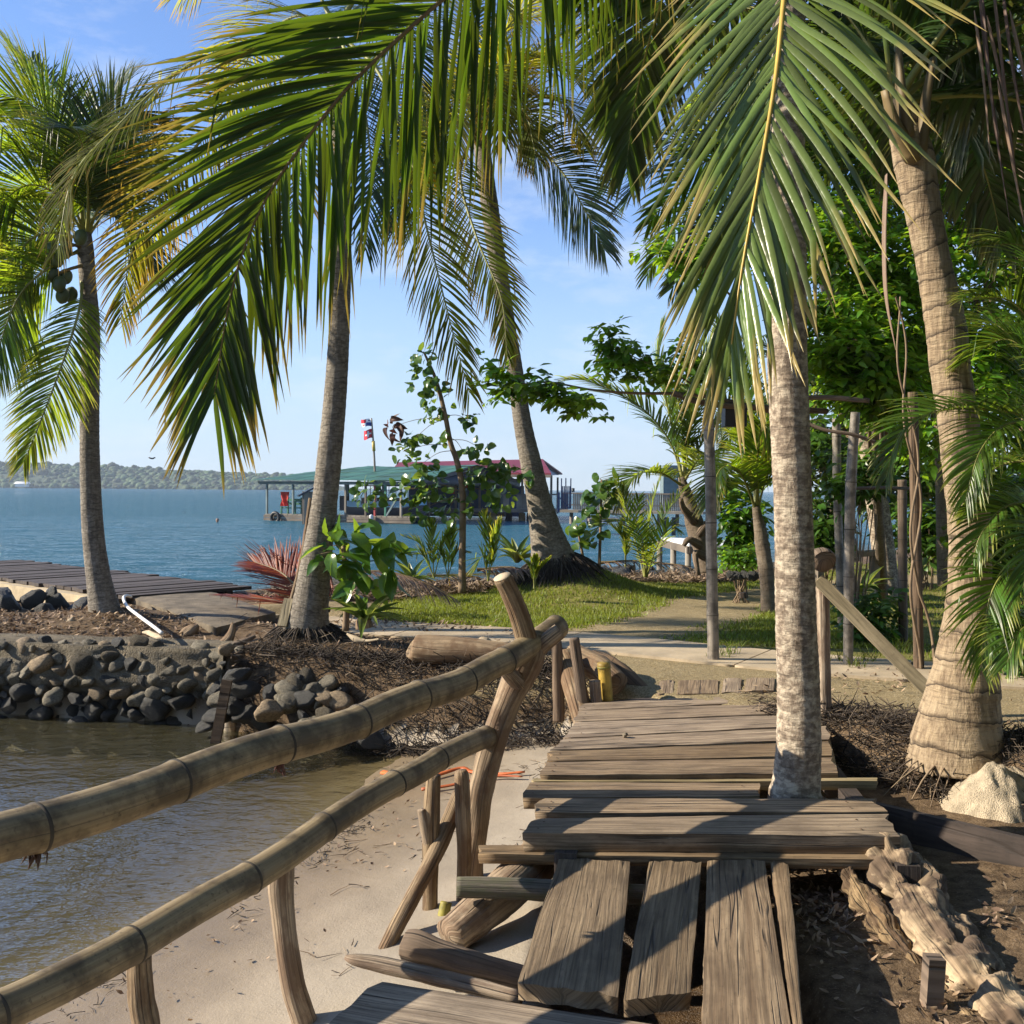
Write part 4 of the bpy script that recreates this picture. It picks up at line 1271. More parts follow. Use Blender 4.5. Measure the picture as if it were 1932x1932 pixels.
def bamboo_rail(name, label, nodes, line, w0, w1, mat, ends):
    """nodes: image points of the joints; between joints the cane is straight and slightly waisted"""
    root = thing(name, label, 'bamboo rail', A(nodes[0][0], nodes[0][1], depth_on(nodes[0][0], *line)))
    P = np.array([A(x, y, depth_on(x, *line)) for x, y in nodes])
    D = np.concatenate([[0], np.cumsum(np.linalg.norm(np.diff(P, axis=0), axis=1))])
    rr = np.interp(D, [0, D[-1]], [w0 / 2, w1 / 2])
    pts = []; rad = []
    for i in range(len(P) - 1):
        for t in np.linspace(0, 1, 13)[: None if i == len(P) - 2 else -1]:
            # slight bow of every internode and swelling at the joints
            bow = np.array([0, 0, 0.006 * sin(t * pi) * (1 if i % 2 else -1)])
            pts.append(P[i] * (1 - t) + P[i + 1] * t + bow)
            r = rr[i] * (1 - t) + rr[i + 1] * t
            e = min(t, 1 - t) * (D[i + 1] - D[i])
            rad.append(r * (0.965 + 0.06 * math.exp(-(e / 0.022) ** 2)))
    tube(MB(), np.array(pts), np.array(rad), 26, amp=0.02, nsc=5).build('cane', mat, root)
    for i in range(1, len(P) - 1):
        t = nrm(P[i + 1] - P[i - 1])
        r = rr[i]
        q = np.array([P[i] - t * 0.007, P[i] - t * 0.004, P[i], P[i] + t * 0.004, P[i] + t * 0.007])
        rod('joint_ring', M['node_dark'], root, q, np.array([1.0, 1.045, 1.052, 1.045, 1.0]) * r, 26, cap=False)
    return root, P, rr


line1 = (0, 2.86, 1050, 5.4)
r1, RP1, _ = bamboo_rail('bamboo_rail', 'thick upper bamboo handrail running to the forked post',
                     [(-420, 1690), (-160, 1632), (71, 1562), (334, 1474), (532, 1404), (677, 1362), (791, 1313), (878, 1285), (952, 1246), (1052, 1182)], line1, 0.148, 0.130, M['bamboo'], None)
line2 = (0, 2.75, 913, 5.12)
r2, RP2, _ = bamboo_rail('bamboo_rail', 'lower bamboo rail ending against the forked post',
                     [(-420, 2100), (-150, 1985), (-10, 1914), (250, 1783), (470, 1657), (612, 1560), (745, 1478), (827, 1432), (918, 1390)], line2, 0.122, 0.112, M['bamboo'], None)
# ragged leaf sheaths left under the joints
for i, (x, y) in enumerate([(62, 1610), (526, 1445)]):
    Yj = depth_on(x, *line1)
    mb = MB()
    rg = np.random.default_rng(i)
    for k in range(9):
        p0 = A(x + rg.normal(0, 9), y - 4, Yj)
        p1_ = p0 + np.array([rg.normal(0, 0.02), rg.normal(0, 0.02), -0.02 - 0.03 * rg.random()])
        tube(mb, spline([p0, (p0 + p1_) / 2 + rg.normal(0, 0.006, 3), p1_], 5), np.array([.012, .011, .009, .005, .001]), 5, cap=False, flat=0.4)
    mb.build('dry_sheath', M['leaf_dead'], r1)
# posts under the lower rail
single('rail_post', 'bark-flaked rail post at the bottom left edge', 'post', [(262, 1806, 44, 3.2), (264, 1850, 46, 3.2), (270, 1905, 48, 3.2), (280, 1960, 50, 3.2), (296, 2120, 52, 3.2)], 'drift', amp=0.18, seed=21, nsc=10)
single('rail_post', 'crooked pale rail post standing in the smooth sand', 'post', [(533, 1622, 46, 3.82), (530, 1665, 50, 3.82), (534, 1725, 44, 3.82), (543, 1800, 43, 3.82), (556, 1870, 46, 3.82), (580, 1945, 50, 3.82), (600, 2050, 52, 3.82)], 'drift', amp=0.12, seed=23)

# far end: stakes and round logs that hold the boardwalk's end
single('stake', 'brown stake left of the tied logs', 'stake', [(1051, 1210, 19, 7.9), (1052, 1260, 22, 7.9), (1054, 1328, 23, 7.9), (1054, 1360, 23, 7.9)], 'drift_dark', amp=0.12, seed=31)
single('stake', 'tilted stake in front of the round logs', 'stake', [(1083, 1204, 20, 7.6), (1088, 1240, 21, 7.6), (1095, 1290, 22, 7.6), (1101, 1345, 22, 7.6)], 'drift_dark', amp=0.14, seed=33)
yb = thing('yellow_bamboo_stake', 'bright yellow bamboo stake at the far boardwalk corner', 'stake', A(1145, 1318, 7.7))
log(yb, [(1139, 1250, 25, 7.7), (1142, 1285, 24, 7.7), (1147, 1345, 24, 7.7)], M['bamboo_yellow'], 16, 12, 0.02, 6, 'cane')
rod('joint_ring', M['bamboo_green'], yb, AP([(1139.4, 1257, 7.7), (1139.7, 1260, 7.7)]), 0.052, 16)
single('round_log', 'thick log leaning down behind the tilted stake', 'log', [(1066, 1240, 40, 8.1), (1078, 1275, 44, 7.9), (1094, 1330, 44, 7.65), (1104, 1370, 40, 7.5)], 'drift', seed=41, amp=0.1)
single('round_log', 'stubby orange-brown log beside the yellow bamboo stake', 'log', [(1082, 1232, 40, 8.4), (1110, 1250, 48, 8.2), (1140, 1268, 52, 8.0), (1165, 1290, 46, 7.85)], 'drift', seed=43, amp=0.12)
single('round_log', 'dark stump log at the right of the yellow bamboo stake', 'log', [(1120, 1240, 30, 8.6), (1155, 1262, 46, 8.4), (1185, 1290, 50, 8.2), (1215, 1315, 40, 8.0)], 'drift_dark', seed=45, amp=0.15)
single('stake', 'short round stake below the orange-brown log', 'stake', [(1122, 1284, 22, 7.62), (1124, 1310, 22, 7.62), (1126, 1345, 22, 7.62)], 'drift', seed=47)
chop = thing('fallen_log', 'pale chopped log lying on the dark soil by the path', 'log', A(860, 1250, 9.1))
log(chop, [(778, 1220, 34, 8.9), (786, 1222, 52, 8.9), (830, 1226, 58, 8.85), (880, 1228, 54, 8.8), (930, 1232, 46, 8.75), (1010, 1240, 40, 8.7)], M['drift'], 16, 26, 0.14, 5, 'stem', seed=51)
log(chop, [(905, 1238, 30, 9.0), (912, 1222, 34, 8.95), (917, 1212, 32, 8.92)], M['cut_wood'], 14, 8, 0.05, 5, 'stub', seed=53)

# right side: post, rail end and slanting board next to the pale palm
single('fence_post', 'split grey post behind the pale blotched palm', 'post', [(1551, 1096, 25, 7.0), (1552, 1150, 26, 7.0), (1553, 1230, 27, 7.0), (1554, 1300, 28, 7.0), (1556, 1400, 28, 7.0)], 'drift', seed=61, amp=0.1)
single('rail_log', 'knobbly cracked log end resting on the split grey post', 'log', [(1556, 1060, 40, 6.62), (1553, 1056, 46, 6.66), (1548, 1054, 44, 6.8), (1530, 1056, 40, 6.95), (1508, 1062, 36, 7.1)], 'drift_dark', seed=63, amp=0.16, nsc=12)
sb = beam(MB(), A(1543, 1093, 6.95), A(1756, 1308, 6.75), 0.035, 0.085, (0.7, 0, 0.7)).build('slanting_board', M['plank_pale'], None, sm=False)
tag(sb, 'mossy pale board slanting down to the swollen palm foot', 'board')

# rotten log, stake and boards at lower right
def crusty(name, ctrl, mat, amp, nsc, n=64, seg=170, flat=1.0, seed=0.0, hollow=0.0, parent=None):
    P = np.array([A(c[0], c[1], c[3]) for c in ctrl])
    r = np.array([c[2] * c[3] / W_PX / 2 for c in ctrl])
    Q = spline(np.c_[P, r], seg)
    mb = MB()
    tube(mb, Q[:, :3], Q[:, 3], n, amp=amp, nsc=nsc, flat=flat, seed=seed)
    V = mb.V[0]
    c3 = np.repeat(Q[:, :3], n + 1, 0)
    d = V[:len(c3)] - c3
    f = fbm(V[:len(c3)] * 16 + seed, 4)
    pit = np.minimum(0, fbm(V[:len(c3)] * 9 + seed + 5, 3) + 0.12) * hollow
    ln = np.linalg.norm(d, axis=1, keepdims=True)
    V[:len(c3)] += d / np.maximum(ln, 1e-6) * (f * 0.045 + pit * 0.30)[:, None]
    mb.V[0] = V
    return mb.build(name, mat, parent)


M['rotten'] = m_wood('rotten_wood', (0.20, 0.125, 0.06), (0.50, 0.36, 0.19), 0.5, 0.95, 0.7, 0.04, 'v', 0.8, (0.07, 0.04, 0.022), 7.0)
rot = thing('rotten_log', 'crumbling yellow rotten log beside the boards at lower right', 'log', A(1800, 1880, 3.9))
crusty('heartwood', [(1640, 1606, 80, 4.75), (1678, 1625, 130, 4.65), (1725, 1700, 125, 4.4), (1778, 1785, 150, 4.1), (1838, 1860, 165, 3.85), (1910, 1950, 185, 3.6), (2000, 2060, 200, 3.35)], M['rotten'], 0.25, 6, flat=0.8, seed=2.0, hollow=0.9, parent=rot)
crusty('bark_shell', [(1590, 1626, 24, 4.62), (1608, 1662, 46, 4.5), (1650, 1735, 60, 4.28), (1705, 1815, 80, 4.05), (1770, 1900, 110, 3.8), (1850, 2000, 130, 3.5)], M['rotten'], 0.2, 6, flat=0.7, seed=8.0, hollow=0.4, parent=rot)
crusty('bark_shell', [(1800, 1750, 24, 4.3), (1850, 1790, 50, 4.15), (1900, 1850, 64, 3.95), (1990, 1950, 70, 3.7)], M['rotten'], 0.25, 7, flat=0.8, seed=11.0, hollow=0.7, parent=rot)
sq = bar('square_stake', M['drift_dark'], None, A(1763, 1805, 3.62), A(1746, 2060, 3.62), 0.060, 0.060, (0, 1, 0))
tag(sq, 'square brown stake hammered in front of the rotten log', 'stake')
eb = beam(MB(), G(1640, 1540, -0.16), G(1960, 1618, -0.16), 0.04, 0.16).build('edging_board', M['plank_dark'], None, sm=False)
tag(eb, 'dark edging board along the root-filled bank', 'board')
wb = beam(MB(), G(1700, 1690, -0.30), G(1790, 1752, -0.28), 0.10, 0.03).build('loose_board', M['plank_dark'], None, sm=False)
tag(wb, 'loose greenish board lying in shade behind the rotten log', 'board')

# heap of sand by the palm foot
def heap(name, c, rx, ry, h, mat, seed):
    g = np.linspace(-1.5, 1.5, 70)
    xx, yy = np.meshgrid(g, g)
    rr = np.hypot(xx, yy) * (1 + 0.18 * fbm2(xx, yy, 1.2, 2, seed))
    z = h * np.clip(1 - rr, 0, None) ** 0.85
    z = z * (1 + 0.18 * fbm2(xx, yy, 4, 3, seed)) + 0.022 * fbm2(xx, yy, 6, 5, seed + 3) * (rr < 1.15)
    wx_, wy_ = c[0] + xx * rx, c[1] + yy * ry
    zz = ground_h(wx_, wy_) + z - 0.03
    k = np.arange(xx.size).reshape(xx.shape)
    Fq = np.stack([k[:-1, :-1], k[:-1, 1:], k[1:, 1:], k[1:, :-1]], -1).reshape(-1, 4)
    return MB().add(np.stack([wx_, wy_, zz], -1).reshape(-1, 3), [Fq]).build(name, mat)


tag(heap('sand_heap', A(1872, 1470, 5.75), 0.28, 0.28, 0.29, M['sandpile'], 4), 'pointed heap of pale sand at the swollen palm foot', 'sand heap')

# pebble on the planks
def stone_mesh(seed, sub=3, amp=0.22, sq=(1, 1, 1), chop=0):
    import bmesh
    bm = bmesh.new()
    bmesh.ops.create_icosphere(bm, subdivisions=sub, radius=1.0)
    V = np.array([v.co[:] for v in bm.verts])
    Fq = np.array([[v.index for v in f.verts] for f in bm.faces])
    bm.free()
    V = V * (1 + amp * fbm(V * 1.1 + seed * 3.7, 3)[:, None])
    if chop:                                   # broken faces
        rr = np.random.default_rng(seed)
        for _ in range(chop):
            n_ = nrm(rr.normal(size=3)); h_ = 0.52 + 0.3 * rr.random()
            e = np.maximum(0, V @ n_ - h_)
            V = V - e[:, None] * n_ * 0.93
        V = V * (1 + 0.06 * fbm(V * 4 + seed, 3)[:, None])
    return mesh_from('stone', V * np.array(sq), [Fq])


SM = [stone_mesh(i, 3, 0.40, chop=2) for i in range(9)]
SMR = [stone_mesh(20 + i, 3, 0.5, chop=9) for i in range(6)]


def stone(parent, p, s, rot, mesh, mat, name='stone'):
    me = mesh
    key = (me.name, mat.name)
    if key not in _sm:
        c = me.copy(); c.materials.clear(); c.materials.append(mat)
        _sm[key] = c
    o = obj(name, _sm[key], None, parent)
    from mathutils import Euler
    o.matrix_basis = Matrix.Translation([float(c) for c in p]) @ Euler(rot).to_matrix().to_4x4() @ Matrix.Diagonal((*[float(c) for c in s], 1))
    return o


_sm = {}
tag(stone(None, G(1179, 1387, 0.02), (0.028, 0.022, 0.018), (0.2, 0.3, 1), SMR[0], M['sandpile'], 'coral_pebble'), 'small pale coral lump on the boardwalk planks', 'pebble')

# ------------------------------------------------------------------ stone wall on the left
wall = thing('stone_wall', 'sea wall of rounded stones set in mortar at the left inlet', 'wall', (-3.8, 9.7, WATER))
rg = np.random.default_rng(5)
def wall_line(x):
    return np.interp(x, YB_X, YB_Y)


xs = np.linspace(-7.5, -2.62, 90)
zz = np.linspace(-1.0, 0.06, 22)
XX, ZZ = np.meshgrid(xs, zz)
YY = wall_line(XX) - 0.02 - 0.10 * (0.06 - ZZ) - 0.10 * fbm2(XX, ZZ, 3.0, 4) + 0.18 * smooth(-0.25, -0.5, ZZ)
k = np.arange(XX.size).reshape(XX.shape)
Fq = np.stack([k[:-1, :-1], k[:-1, 1:], k[1:, 1:], k[1:, :-1]], -1).reshape(-1, 4)
Vf = np.stack([XX, YY, ZZ], -1)
capb = Vf[-1] + np.array([0, 0.45, 0.02])
V = np.vstack([Vf.reshape(-1, 3), capb])
kk = k[-1]
cp = XX.size + np.arange(len(xs))
Fc = np.stack([kk[:-1], kk[1:], cp[1:], cp[:-1]], -1)
# right return of the wall
rt_y = np.linspace(0, 0.9, 10)
Vr = np.stack([np.stack([Vf[:, -1, 0] + 0.05 * fbm2(zz, zz * 0, 3, 2, j) + 0.02, Vf[:, -1, 1] + d, Vf[:, -1, 2]], -1) for j, d in enumerate(rt_y)], 1)
Vr[:, 0] = Vf[:, -1]
mbw = MB().add(V, [Fq, Fc])
kr = np.arange(Vr.shape[0] * Vr.shape[1]).reshape(Vr.shape[:2])
mbw.add(Vr.reshape(-1, 3), [np.stack([kr[:-1, :-1], kr[:-1, 1:], kr[1:, 1:], kr[1:, :-1]], -1).reshape(-1, 4)])
mbw.build('mortar', M['mortar'], wall)
mats = ['stone', 'stone', 'mortar', 'stone_brown', 'stone_dark']
placed = []
def try_stone(x, z, r, row):
    for px, pz, pr in placed:
        if math.hypot(px - x, pz - z) < (pr + r) * 0.74:
            return False
    placed.append((x, z, r))
    return True


for tries in range(2600):
    top = tries < 300
    x = -5.3 + 2.72 * rg.random()
    z = (0.02 + 0.03 * rg.normal()) if top else (-0.72 + 0.75 * rg.random())
    r = (0.065 + 0.06 * rg.random()) if tries < 1500 else 0.035 + 0.035 * rg.random()
    if not try_stone(x, z, r, 0):
        continue
    y = wall_line(x) - 0.015 - 0.10 * (0.06 - z) + (0.18 if z < -0.45 else 0.0) * rg.random() + (0.08 if top else 0)
    dark = z < -0.42 and rg.random() < 0.8
    mt = 'stone_dark' if dark else mats[rg.integers(5)]
    sh = np.array([1.0 + 0.35 * rg.random(), 0.8, 0.75 + 0.25 * rg.random()]) * r
    stone(wall, (x, y, z), sh, (rg.normal(0, .3), rg.normal(0, .4), rg.normal(0, .5)), (SM if rg.random() < .45 else SMR)[rg.integers(6)], M[mt])
for i in range(26):        # the return round the corner
    z = -0.6 + 0.62 * rg.random(); d = 0.8 * rg.random()
    stone(wall, (-2.60 + 0.04 * rg.normal(), wall_line(-2.65) + d, z), np.array([.08, .11, .08]) * (0.7 + .6 * rg.random()), rg.normal(0, .4, 3), SM[rg.integers(9)], M['stone_dark' if z < -.35 else mats[rg.integers(5)]])

# second, darker rock wall behind with the cream beam of the dock
wall2 = thing('rock_wall', 'dark rough rock wall below the plank dock', 'wall', (-7, 12.0, 0))
for i in range(120):
    x = -10 + 5.3 * rg.random()
    z = -0.05 + 0.30 * rg.random()
    y = 11.75 + 0.12 * (x + 7) * 0.0 + 0.1 * rg.normal() + 0.2 * max(0, x + 6)
    r = 0.09 + 0.09 * rg.random()
    stone(wall2, (x, y, z), np.array([1.3, 1, 0.9]) * r, rg.normal(0, .6, 3), SMR[rg.integers(6)], M['stone_dark'], 'rock')

# rubble heap in the inlet corner
rub = thing('rubble_heap', 'heap of mortared rubble at the foot of the dark bank', 'rubble', A(575, 1350, 8.9))
for i in range(34):
    px = 505 + 145 * rg.random(); py = 1275 + 95 * rg.random()
    if py < 1275 + 0.0022 * (px - 585) ** 2 * 3:
        py += 40
    Yd = 8.95 - 0.35 * (py - 1280) / 90
    r = 0.05 + 0.06 * rg.random()
    stone(rub, A(px, min(py, 1372), Yd), np.array([1.25, 1, 0.85]) * r, rg.normal(0, .5, 3), (SM if i % 2 else SMR)[rg.integers(6)], M[['stone', 'stone_brown', 'mortar', 'stone_dark'][rg.integers(4)]])
for x, y, s in ((415, 1352, .12), (470, 1350, .13), (440, 1330, .13), (395, 1368, .10), (495, 1362, .11), (700, 1395, .12), (640, 1392, .12), (460, 1300, .13), (448, 1275, .12)):
    Yd = 9.0 if x < 600 else 8.5
    stone(rub, A(x, y, Yd), (s * 1.2, s, s * .8), rg.normal(0, .5, 3), SMR[rg.integers(6)], M['stone_dark'])

sk = bar('mooring_stake', M['drift_dark'], None, A(429, 1283, 8.85), A(402, 1425, 8.75), 0.085, 0.04, (0, 1, 0))
tag(sk, 'grey square stake standing in the shallow inlet', 'stake')

# ------------------------------------------------------------------ plank dock and ramp slab at left
dock = thing('plank_dock', 'low dock of dark planks going out over the sea at left', 'dock', (-7, 14.3, 0.2))
ax = nrm(np.array([-0.76, 0.65, 0])); cr = np.array([0.65, 0.76, 0])
o0 = np.array([-4.75, 12.55, 0.2])
for i in range(34):
    s0 = i * 0.205 + 0.06
    a = o0 + ax * s0 + cr * (0.02 * rg.normal()) + [0, 0, 0.006 * rg.normal()]
    b = a + cr * (1.78 + 0.05 * rg.normal())
    mb = beam(MB(), a, b, 0.185 + 0.008 * rg.normal(), 0.045)
    mb.build('plank', M['plank_dark'], dock, sm=False)
for off in (0.25, 1.5):
    bar('bearer', M['plank_dark'], dock, o0 + cr * off + [0, 0, -0.09], o0 + ax * 6.9 + cr * off + [0, 0, -0.09], 0.10, 0.13)
bm_ = beam(MB(), o0 + ax * 0.2 - cr * 0.05 + [0, 0, -0.13], o0 + ax * 6.9 - cr * 0.05 + [0, 0, -0.13], 0.22, 0.20).build('edge_beam', M['concrete_cream'], dock, sm=False)
for i in range(4):
    for off in (0.25, 1.5):
        p = o0 + ax * (1.2 + 1.7 * i) + cr * off
        rod('pile', M['plank_dark'], dock, np.array([[p[0], p[1], -1.8], [p[0], p[1], 0.05]]), 0.08, 10)

def slab(name, cs, thick, mat, parent=None, n=14):
    """sloping slab with top corners cs"""
    cs = np.array(cs, float)
    u = np.linspace(0, 1, n)[:, None, None]; v = np.linspace(0, 1, n)[None, :, None]
    T = (cs[0] * (1 - u) + cs[1] * u) * (1 - v) + (cs[3] * (1 - u) + cs[2] * u) * v
    T[..., 2] += 0.008 * fbm2(T[..., 0], T[..., 1], 3, 3)
    e = np.abs(np.linspace(-1, 1, n))
    T[..., 2] -= 0.02 * np.maximum(e[:, None], e[None, :]) ** 24
    k = np.arange(n * n).reshape(n, n)
    Ft = np.stack([k[:-1, :-1], k[1:, :-1], k[1:, 1:], k[:-1, 1:]], -1).reshape(-1, 4)
    if np.cross(cs[1] - cs[0], cs[3] - cs[0])[2] < 0:
        Ft = Ft[:, ::-1]
    rim = np.concatenate([k[:, 0], k[-1, 1:], k[::-1, -1][1:], k[0, ::-1][1:-1]])
    top = T.reshape(-1, 3)
    lo = top[rim] - [0, 0, thick]
    V = np.vstack([top, top[rim], lo])
    r0 = len(top) + np.arange(len(rim)); r1 = r0 + len(rim)
    return MB().add(V, [Ft, np.stack([r0, r1, np.roll(r1, -1), np.roll(r0, -1)], -1)]).build(name, mat, parent)


ramp = thing('concrete_slab', 'sloping weathered concrete slab between the dock and the tall palm', 'slab', (-3.7, 12.2, 0.1))
slab('top_slab', [G(238, 1121, 0.20), G(380, 1106, 0.20), G(520, 1152, 0.13), G(408, 1180, 0.16)], 0.10, M['concrete_old'], ramp)
slab('base', [G(234, 1128, 0.14), G(384, 1110, 0.12), G(530, 1156, 0.05), G(412, 1188, 0.09)], 0.4, M['concrete_cream'], ramp)
pipe = rod('white_pipe', M['white'], None, spline(np.array([G(247, 1126, .26), G(238, 1124, .29), G(233, 1129, .28), G(240, 1144, .26), G(262, 1162, .25), G(288, 1181, .22), G(306, 1195, .18)]), 40), 0.017, 12)
tag(pipe, 'white plastic pipe with a bent top beside the concrete slab', 'pipe')
sc = slab('pale_scrap', [G(268, 1188, .17), G(277, 1186, .18), G(308, 1197, .16), G(295, 1198, .15)], 0.010, M['cut_wood'], None, 6)
tag(sc, 'flat pale scrap lying at the pipe end', 'scrap')
pole2 = rod('leaning_stick', M['drift'], None, spline(AP([(586, 940, 10.3), (572, 1040, 10.2), (556, 1110, 10.1), (534, 1180, 9.95)]), 12), 0.022, 8, amp=0.1)
tag(pole2, 'thin pale stick leaning against the tall grey palm', 'stick')
bd = beam(MB(), A(545, 1130, 10.05), A(532, 1182, 9.9), 0.03, 0.09, (1, 0, 0)).build('leaning_board', M['plank_pale'], None, sm=False)
tag(bd, 'short pale board leaning at the tall palm foot', 'board')
# driftwood and white scraps behind the wall
single('driftwood', 'forked grey driftwood piece on top of the stone wall', 'driftwood', [(372, 1222, 12, 9.9), (400, 1224, 18, 9.85), (424, 1214, 22, 9.85), (436, 1196, 16, 9.9), (440, 1176, 8, 9.95)], 'drift', amp=0.2, seed=71)
single('driftwood', 'long dark driftwood branch beside the forked piece', 'driftwood', [(386, 1232, 10, 9.6), (420, 1226, 14, 9.65), (460, 1210, 12, 9.75), (482, 1200, 6, 9.8)], 'drift_dark', amp=0.2, seed=73)
single('wood_chunk', 'broken pale wood chunk in front of the concrete slab', 'driftwood', [(338, 1204, 12, 10.4), (352, 1196, 26, 10.4), (366, 1186, 22, 10.4), (374, 1180, 6, 10.4)], 'drift', amp=0.25, seed=75)
single('coconut_husk', 'pale split coconut husk below the far left palm', 'husk', [(123, 1190, 6, 10.7), (128, 1182, 14, 10.7), (134, 1172, 13, 10.7), (138, 1164, 3, 10.7)], 'cut_wood', amp=0.1, seed=77)
single('dry_leaf_curl', 'curled dry leaf stem on the soil by the shrub', 'dry leaf', [(655, 1196, 4, 9.6), (672, 1206, 12, 9.55), (692, 1209, 6, 9.5), (716, 1206, 4, 9.45)], 'cut_wood', amp=0.2, seed=79)

# ------------------------------------------------------------------ far shore
hx = np.linspace(-1500, 300, 240)
YH = 1150.0
prof = np.interp(hx, [-1500, -800, -575, -520, -470, -440, -380, -300, -262, -225, -190, 0, 300], [50, 48, 34, 33, 30, 27, 25, 20, 16, 7, 0, 0, 0])
rows_ = []
for j, (f, dy) in enumerate([(0, 0), (0.25, 8), (0.6, 45), (1.0, 110), (0.9, 260), (0.0, 420)]):
    rows_.append(np.stack([hx, YH + dy + 25 * np.sin(hx * 0.01), WATER - 0.5 + prof * f * 0.75], -1))
Vh = np.array(rows_)
k = np.arange(Vh.shape[0] * Vh.shape[1]).reshape(Vh.shape[:2])
hill = MB().add(Vh.reshape(-1, 3), [np.stack([k[:-1, :-1], k[:-1, 1:], k[1:, 1:], k[1:, :-1]], -1).reshape(-1, 4)]).build('hill', m_plain('hill_ground', (0.05, 0.07, 0.03), 0.9, 0.3, 0.02, 0.1))
kind(hill, 'structure')
ico = np.array([v.co[:] for v in SM[0].vertices])
import bmesh
_b = bmesh.new(); bmesh.ops.create_icosphere(_b, subdivisions=2, radius=1.0)
icoV = np.array([v.co[:] for v in _b.verts]); icoF = np.array([[v.index for v in f.verts] for f in _b.faces]); _b.free()
nb = 8000
bxx = -900 + 680 * rg.random(nb)
fr = rg.random(nb) ** 0.8
bz = np.interp(bxx, hx, prof) * (fr * 0.80 + 0.03) + WATER
by = YH + 2 + fr * 115 + 25 * np.sin(bxx * 0.01) + 8 * rg.normal(size=nb)
bs = (1.7 + 2.8 * rg.random(nb) ** 1.6)
tall = rg.random(nb) < 0.04
bs[tall] *= 1.25; bz[tall] += 2.5
defm = 1 + 0.35 * fbm(icoV[None] * 1.6 + rg.random((nb, 1, 3)) * 50, 2)[..., None]
Vt = icoV[None] * defm * bs[:, None, None] * np.array([1.15, 1.1, 0.85]) + np.stack([bxx, by, bz], -1)[:, None]
Ft = (icoF[None] + (np.arange(nb) * len(icoV))[:, None, None]).reshape(-1, 3)
ct = np.zeros((nb, len(icoV), 4)); ct[..., 1] = rg.random(nb)[:, None]
M['forest'] = m_leaf('far_forest', (0.045, 0.075, 0.025), (0.07, 0.10, 0.02), tipw=0.0, rough=0.8, tw=0.1, var=0.55)
kind(obj('forest', mesh_from('forest', Vt.reshape(-1, 3), [Ft], None, ct.reshape(-1, 4), False), M['forest']), 'stuff')
hs = thing('shore_house', 'tiny white house on the far wooded shore', 'house', A(42, 916, YH - 6))
c = A(42, 916, YH - 4)
bx('wall', M['white'], hs, c + [0, 0, 0.2], (13, 6, 3.4))
mb = MB()
Vv = np.array([[-8, -4, 0], [8, -4, 0], [8, 4, 0], [-8, 4, 0], [-7, 0, 2.4], [7, 0, 2.4]]) + c + [0, 0, 1.9]
mb.add(Vv, [np.array([[0, 1, 5, 4], [2, 3, 4, 5]]), np.array([[1, 2, 5], [3, 0, 4]])])
mb.build('roof', M['white'], hs, sm=False)

# ------------------------------------------------------------------ boathouse on the water
M['roof_green'] = m_plain('roof_green', (0.035, 0.115, 0.075), 0.55, 0.35, 0.9, 0.2)
M['roof_red'] = m_plain('roof_red', (0.17, 0.014, 0.020), 0.5, 0.15, 0.8, 0.2)
M['wood_far'] = m_plain('dock_wood', (0.16, 0.13, 0.10), 0.8, 0.35, 1.5, 0.3)
M['wood_far_pale'] = m_plain('dock_wood_pale', (0.24, 0.21, 0.165), 0.8, 0.25, 1.5, 0.3)
M['post_grey'] = m_plain('post_greygreen', (0.14, 0.19, 0.19), 0.6, 0.25, 2)
M['post_red'] = m_plain('post_red', (0.28, 0.03, 0.03), 0.5, 0.2, 2)
M['green_paint'] = m_plain('green_paint', (0.03, 0.14, 0.09), 0.5, 0.2, 3)
M['blue_hull'] = m_plain('hull_blue', (0.22, 0.45, 0.62), 0.35, 0.08, 1)
M['dark_hull'] = m_plain('hull_dark', (0.02, 0.025, 0.035), 0.4, 0.2, 1)
M['navy'] = m_plain('navy_paint', (0.02, 0.035, 0.09), 0.5, 0.2, 2)
M['red_cloth'] = m_plain('red_cloth', (0.50, 0.035, 0.02), 0.8, 0.15, 3)
M['fender'] = m_plain('fender_grey', (0.55, 0.56, 0.57), 0.45, 0.08, 2)
bo = A(501, 978, 69.0); bo[2] = 0
bf = A(776, 984, 64.0); bf[2] = 0
e1v = nrm(bf - bo); LB = np.linalg.norm(bf - bo)
e2v = np.array([-e1v[1], e1v[0], 0])
DB = 14.0


def B(s, t, z):
    return bo + e1v * s + e2v * t + np.array([0, 0, z])


rzB = math.atan2(e1v[1], e1v[0])
bh = thing('boathouse', 'open boathouse on the water with a sagging green roof', 'boathouse', B(LB / 2, 0, WATER))
